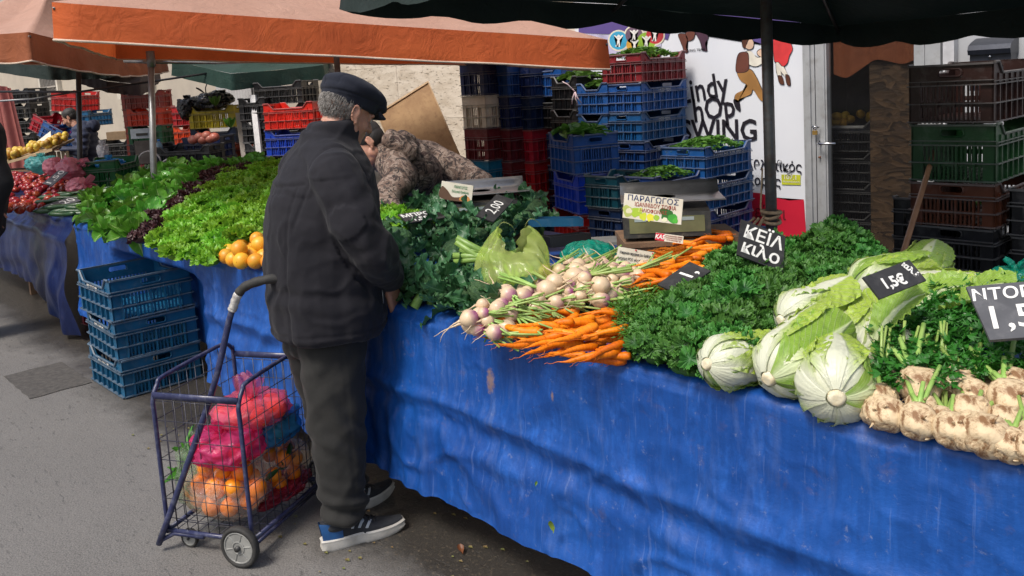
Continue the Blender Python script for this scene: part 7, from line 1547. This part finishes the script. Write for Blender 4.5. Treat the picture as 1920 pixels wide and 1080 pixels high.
for px, py, d, lab in ((280, 305, 8.9, 'white hoop handle standing on the sample table left of the pole'), (322, 322, 7.9, 'white hoop handle of a black basket right of the pole')):
    c = at(px, py, d); tag(MB().tube([c+CR*.12*math.cos(a)+U_*.12*math.sin(a) for a in [i*PI/10 for i in range(11)]], .008, 6).build('hoop_handle', M('white_cane', (.6, .58, .55), bump=0)), lab, 'handle')
m = MB(); c = at(350, 322, 7.7); m.tube([c-U_*.10, c], [.14, .19], 20, flat=1.3); tag(m.build('basket', M('black_plastic', (.012, .012, .014))), 'black oval basket above the lettuces, right of the grey pole', 'basket')
# price scale of the neighbour: pale head on a post, glassy panel
sc3 = at(268, 250, 9.8); t3 = empty('market_scale', 'pale digital scale head on a post behind the grey pole', 'scale', tuple(sc3), face(CR)); MB().box((0, 0, 0), (.26, .06, .11)).build('head', M('pale_blue_grey', (.42, .48, .54), rough=.4), t3, 'auto'); MB().box((.0, -.034, -.01), (.13, .006, .03)).build('display', GSC, t3, False); MB().box((-.10, 0, -.05-sc3.z/2+.0), (.03, .03, sc3.z-.1)).box((0, 0, -sc3.z+.02), (.3, .25, .03)).build('post', GSC, t3, False)
tag(MB().box(at(275, 285, 9.6), (.24, .02, .26), B3).build('plastic_sleeve', M('cloudy_plastic', (.20, .17, .15), (.12, .10, .09), rough=.2), smooth=False), 'cloudy clear panel under the pale scale head', 'panel')
# far fruit stall: slanting wooden tray of yellow fruit
fa, fb = at(14, 298, 11.6), at(140, 262, 11.2); m = MB(); slab4(m, fa+U_*.02, fb+U_*.02, fb-CFW*.0+U_*.02+V(.25, -.35, -.10), fa+U_*.02+V(.25, -.35, -.10), U_, .03); tag(m.build('fruit_tray', M('light_wood', (.42, .30, .17), rough=.7), smooth=False), 'sloping wooden tray of yellow fruit at the far left stall', 'tray')
fst = empty('stall_table', 'plain timber stand under the sloping tray of yellow fruit', 'table', tuple(V((fa.x+fb.x)/2+.1, (fa.y+fb.y)/2-.15, 0))); fz = min(fa.z, fb.z)-.14
MB().box((0, 0, fz), (.95, .5, .03), B3).build('table_top', wood_old, fst, False)
for a in (-.4, .4):
    for bb in (-.2, .2): MB().box(B3 @ V(a, bb, fz/2), (.05, .05, fz)).build('leg', wood_old, fst, False)
lm2 = MB().ell((0, 0, 0), (.042, .042, .044), nu=12, nv=8).mesh('quince', M('yellow_fruit', (.55, .40, .05), (.50, .24, .03), rough=.45, sc=10, rand=.25))
for i in range(80): t = rnd(0, 1); s = rnd(0, 1); tag(link('quince', lm2, None, fa.lerp(fb, t)+V(.25, -.35, -.10)*s+U_*rnd(.05, .12)), 'yellow fruit heaped on the sloping tray at the far left stall', 'fruit', 'yellow fruit at the far left stall')
m = MB(); 
for k in range(5): m.box(at(110+k*.1, 300, 11.0)+U_*(.0)+CR*(.055*k-.1)+U_*-.05, (.035, .02, .32), B3)
tag(m.build('wooden_crate', M('light_wood', (.42, .30, .17)), smooth=False), 'pale slatted wooden crate in front of the man in the navy hooded jacket', 'crate')
cb = boxstack[0].location+U_*.30; m = MB(); m.box(cb, (.34, .26, .12), B3); tag(m.build('cardboard_box', M('cardboard', (.28, .19, .11), rough=.8), smooth=False), 'open brown cardboard box right of the man in the navy hooded jacket', 'box')
# pinkish-red curtain at the far left, tomatoes in the navy crate
m = MB(); a_, b_ = at(-30, 155, 13), at(22, 165, 13); m.grid(lambda u, v: a_.lerp(b_, u)+V(.02*math.sin(u*24), .03*math.cos(u*17), -1.3*v)+CR*.14*v*u, 60, 6); tag(m.build('curtain', fabric('pink_curtain', (.42, .14, .12), (.34, .10, .09))), 'faded pink curtain hanging at the far left', 'curtain')
tmb = MB().ell((0, 0, 0), (.055, .055, .048), nu=14, nv=10).mesh('squash', M('pale_red_tomato', (.55, .20, .14), (.5, .12, .08), rough=.35))
for i, (px, py) in enumerate(((362, 262), (374, 257), (388, 254), (402, 257), (394, 260), (380, 262))): tag(link('tomato', tmb, None, at(px, py, 9.05)), 'large pink tomato on the navy crate below the yellow crate', 'tomato', 'pink tomatoes on the navy crate')
# ribbon tied on the black crate, fallen leaves on tarpaulin and road
rc = at(1078, 172, 7.05); m = MB()
for dx, dz in ((-.10, .09), (-.03, -.10), (.02, -.11), (.05, -.10), (-.02, .02)): m.tube([rc, rc+CR*dx*.5+U_*dz*.6+V(0, -.01, .01), rc+CR*dx+U_*dz], .005, 5)
tag(m.build('ribbon', M('pink_white_ribbon', (.70, .45, .50), (.7, .65, .66), sc=60, bump=0)), 'thin pink and white ribbon knotted on the black crate', 'ribbon')
lfy = leafmat('fallen_leaf', (.28, .42, .06), (.20, .32, .04)); m = MB(); spoon(m, Matrix.Identity(4), .045, .022, .3, .4); fm_ = m.mesh('fallen_leaf', lfy)
p = onY(1037, 988, -.075); tag(link('fallen_leaf', fm_, None, p-U_*.02, (R_(80), 0, .2)), 'small yellow green leaf stuck on the blue tarpaulin near its foot', 'leaf')
for i, (px, py, lab) in enumerate(((1004, 912, 'tiny green leaf stuck high on the blue tarpaulin'),)): tag(link('fallen_leaf', fm_, None, onY(px, py, -.07), (R_(75), .2, 1.0), .4), lab, 'leaf')
bl_ = leafmat('brown_leaf', (.30, .13, .05), (.20, .09, .03)); m = MB(); spoon(m, Matrix.Identity(4), .05, .03, .3, .4); bm2 = m.mesh('fallen_leaf', bl_)
tag(link('fallen_leaf', bm2, None, onZ(868, 1038, .01), (0, 0, 1.2), .8), 'dry brown leaf lying on the road near the shoes', 'leaf')
random.seed(310); lit = MB()
for i in range(120):
    x, y = rnd(-4.4, -1.7), rnd(-.45, .25); s0 = len(lit.v); sp_ = rnd(.004, .014); lit.add([(x-sp_, y, .004), (x, y-sp_*.5, .006), (x+sp_, y+.003, .005), (x, y+sp_*.6, .009)], [(0, 1, 2, 3)])
tag(lit.build('litter', M('leaf_litter', (.12, .14, .03), (.14, .08, .03), sc=40, bump=0), smooth=False), 'crumbs of leaves and dirt strewn along the foot of the tarpaulin', 'litter', kind='stuff')
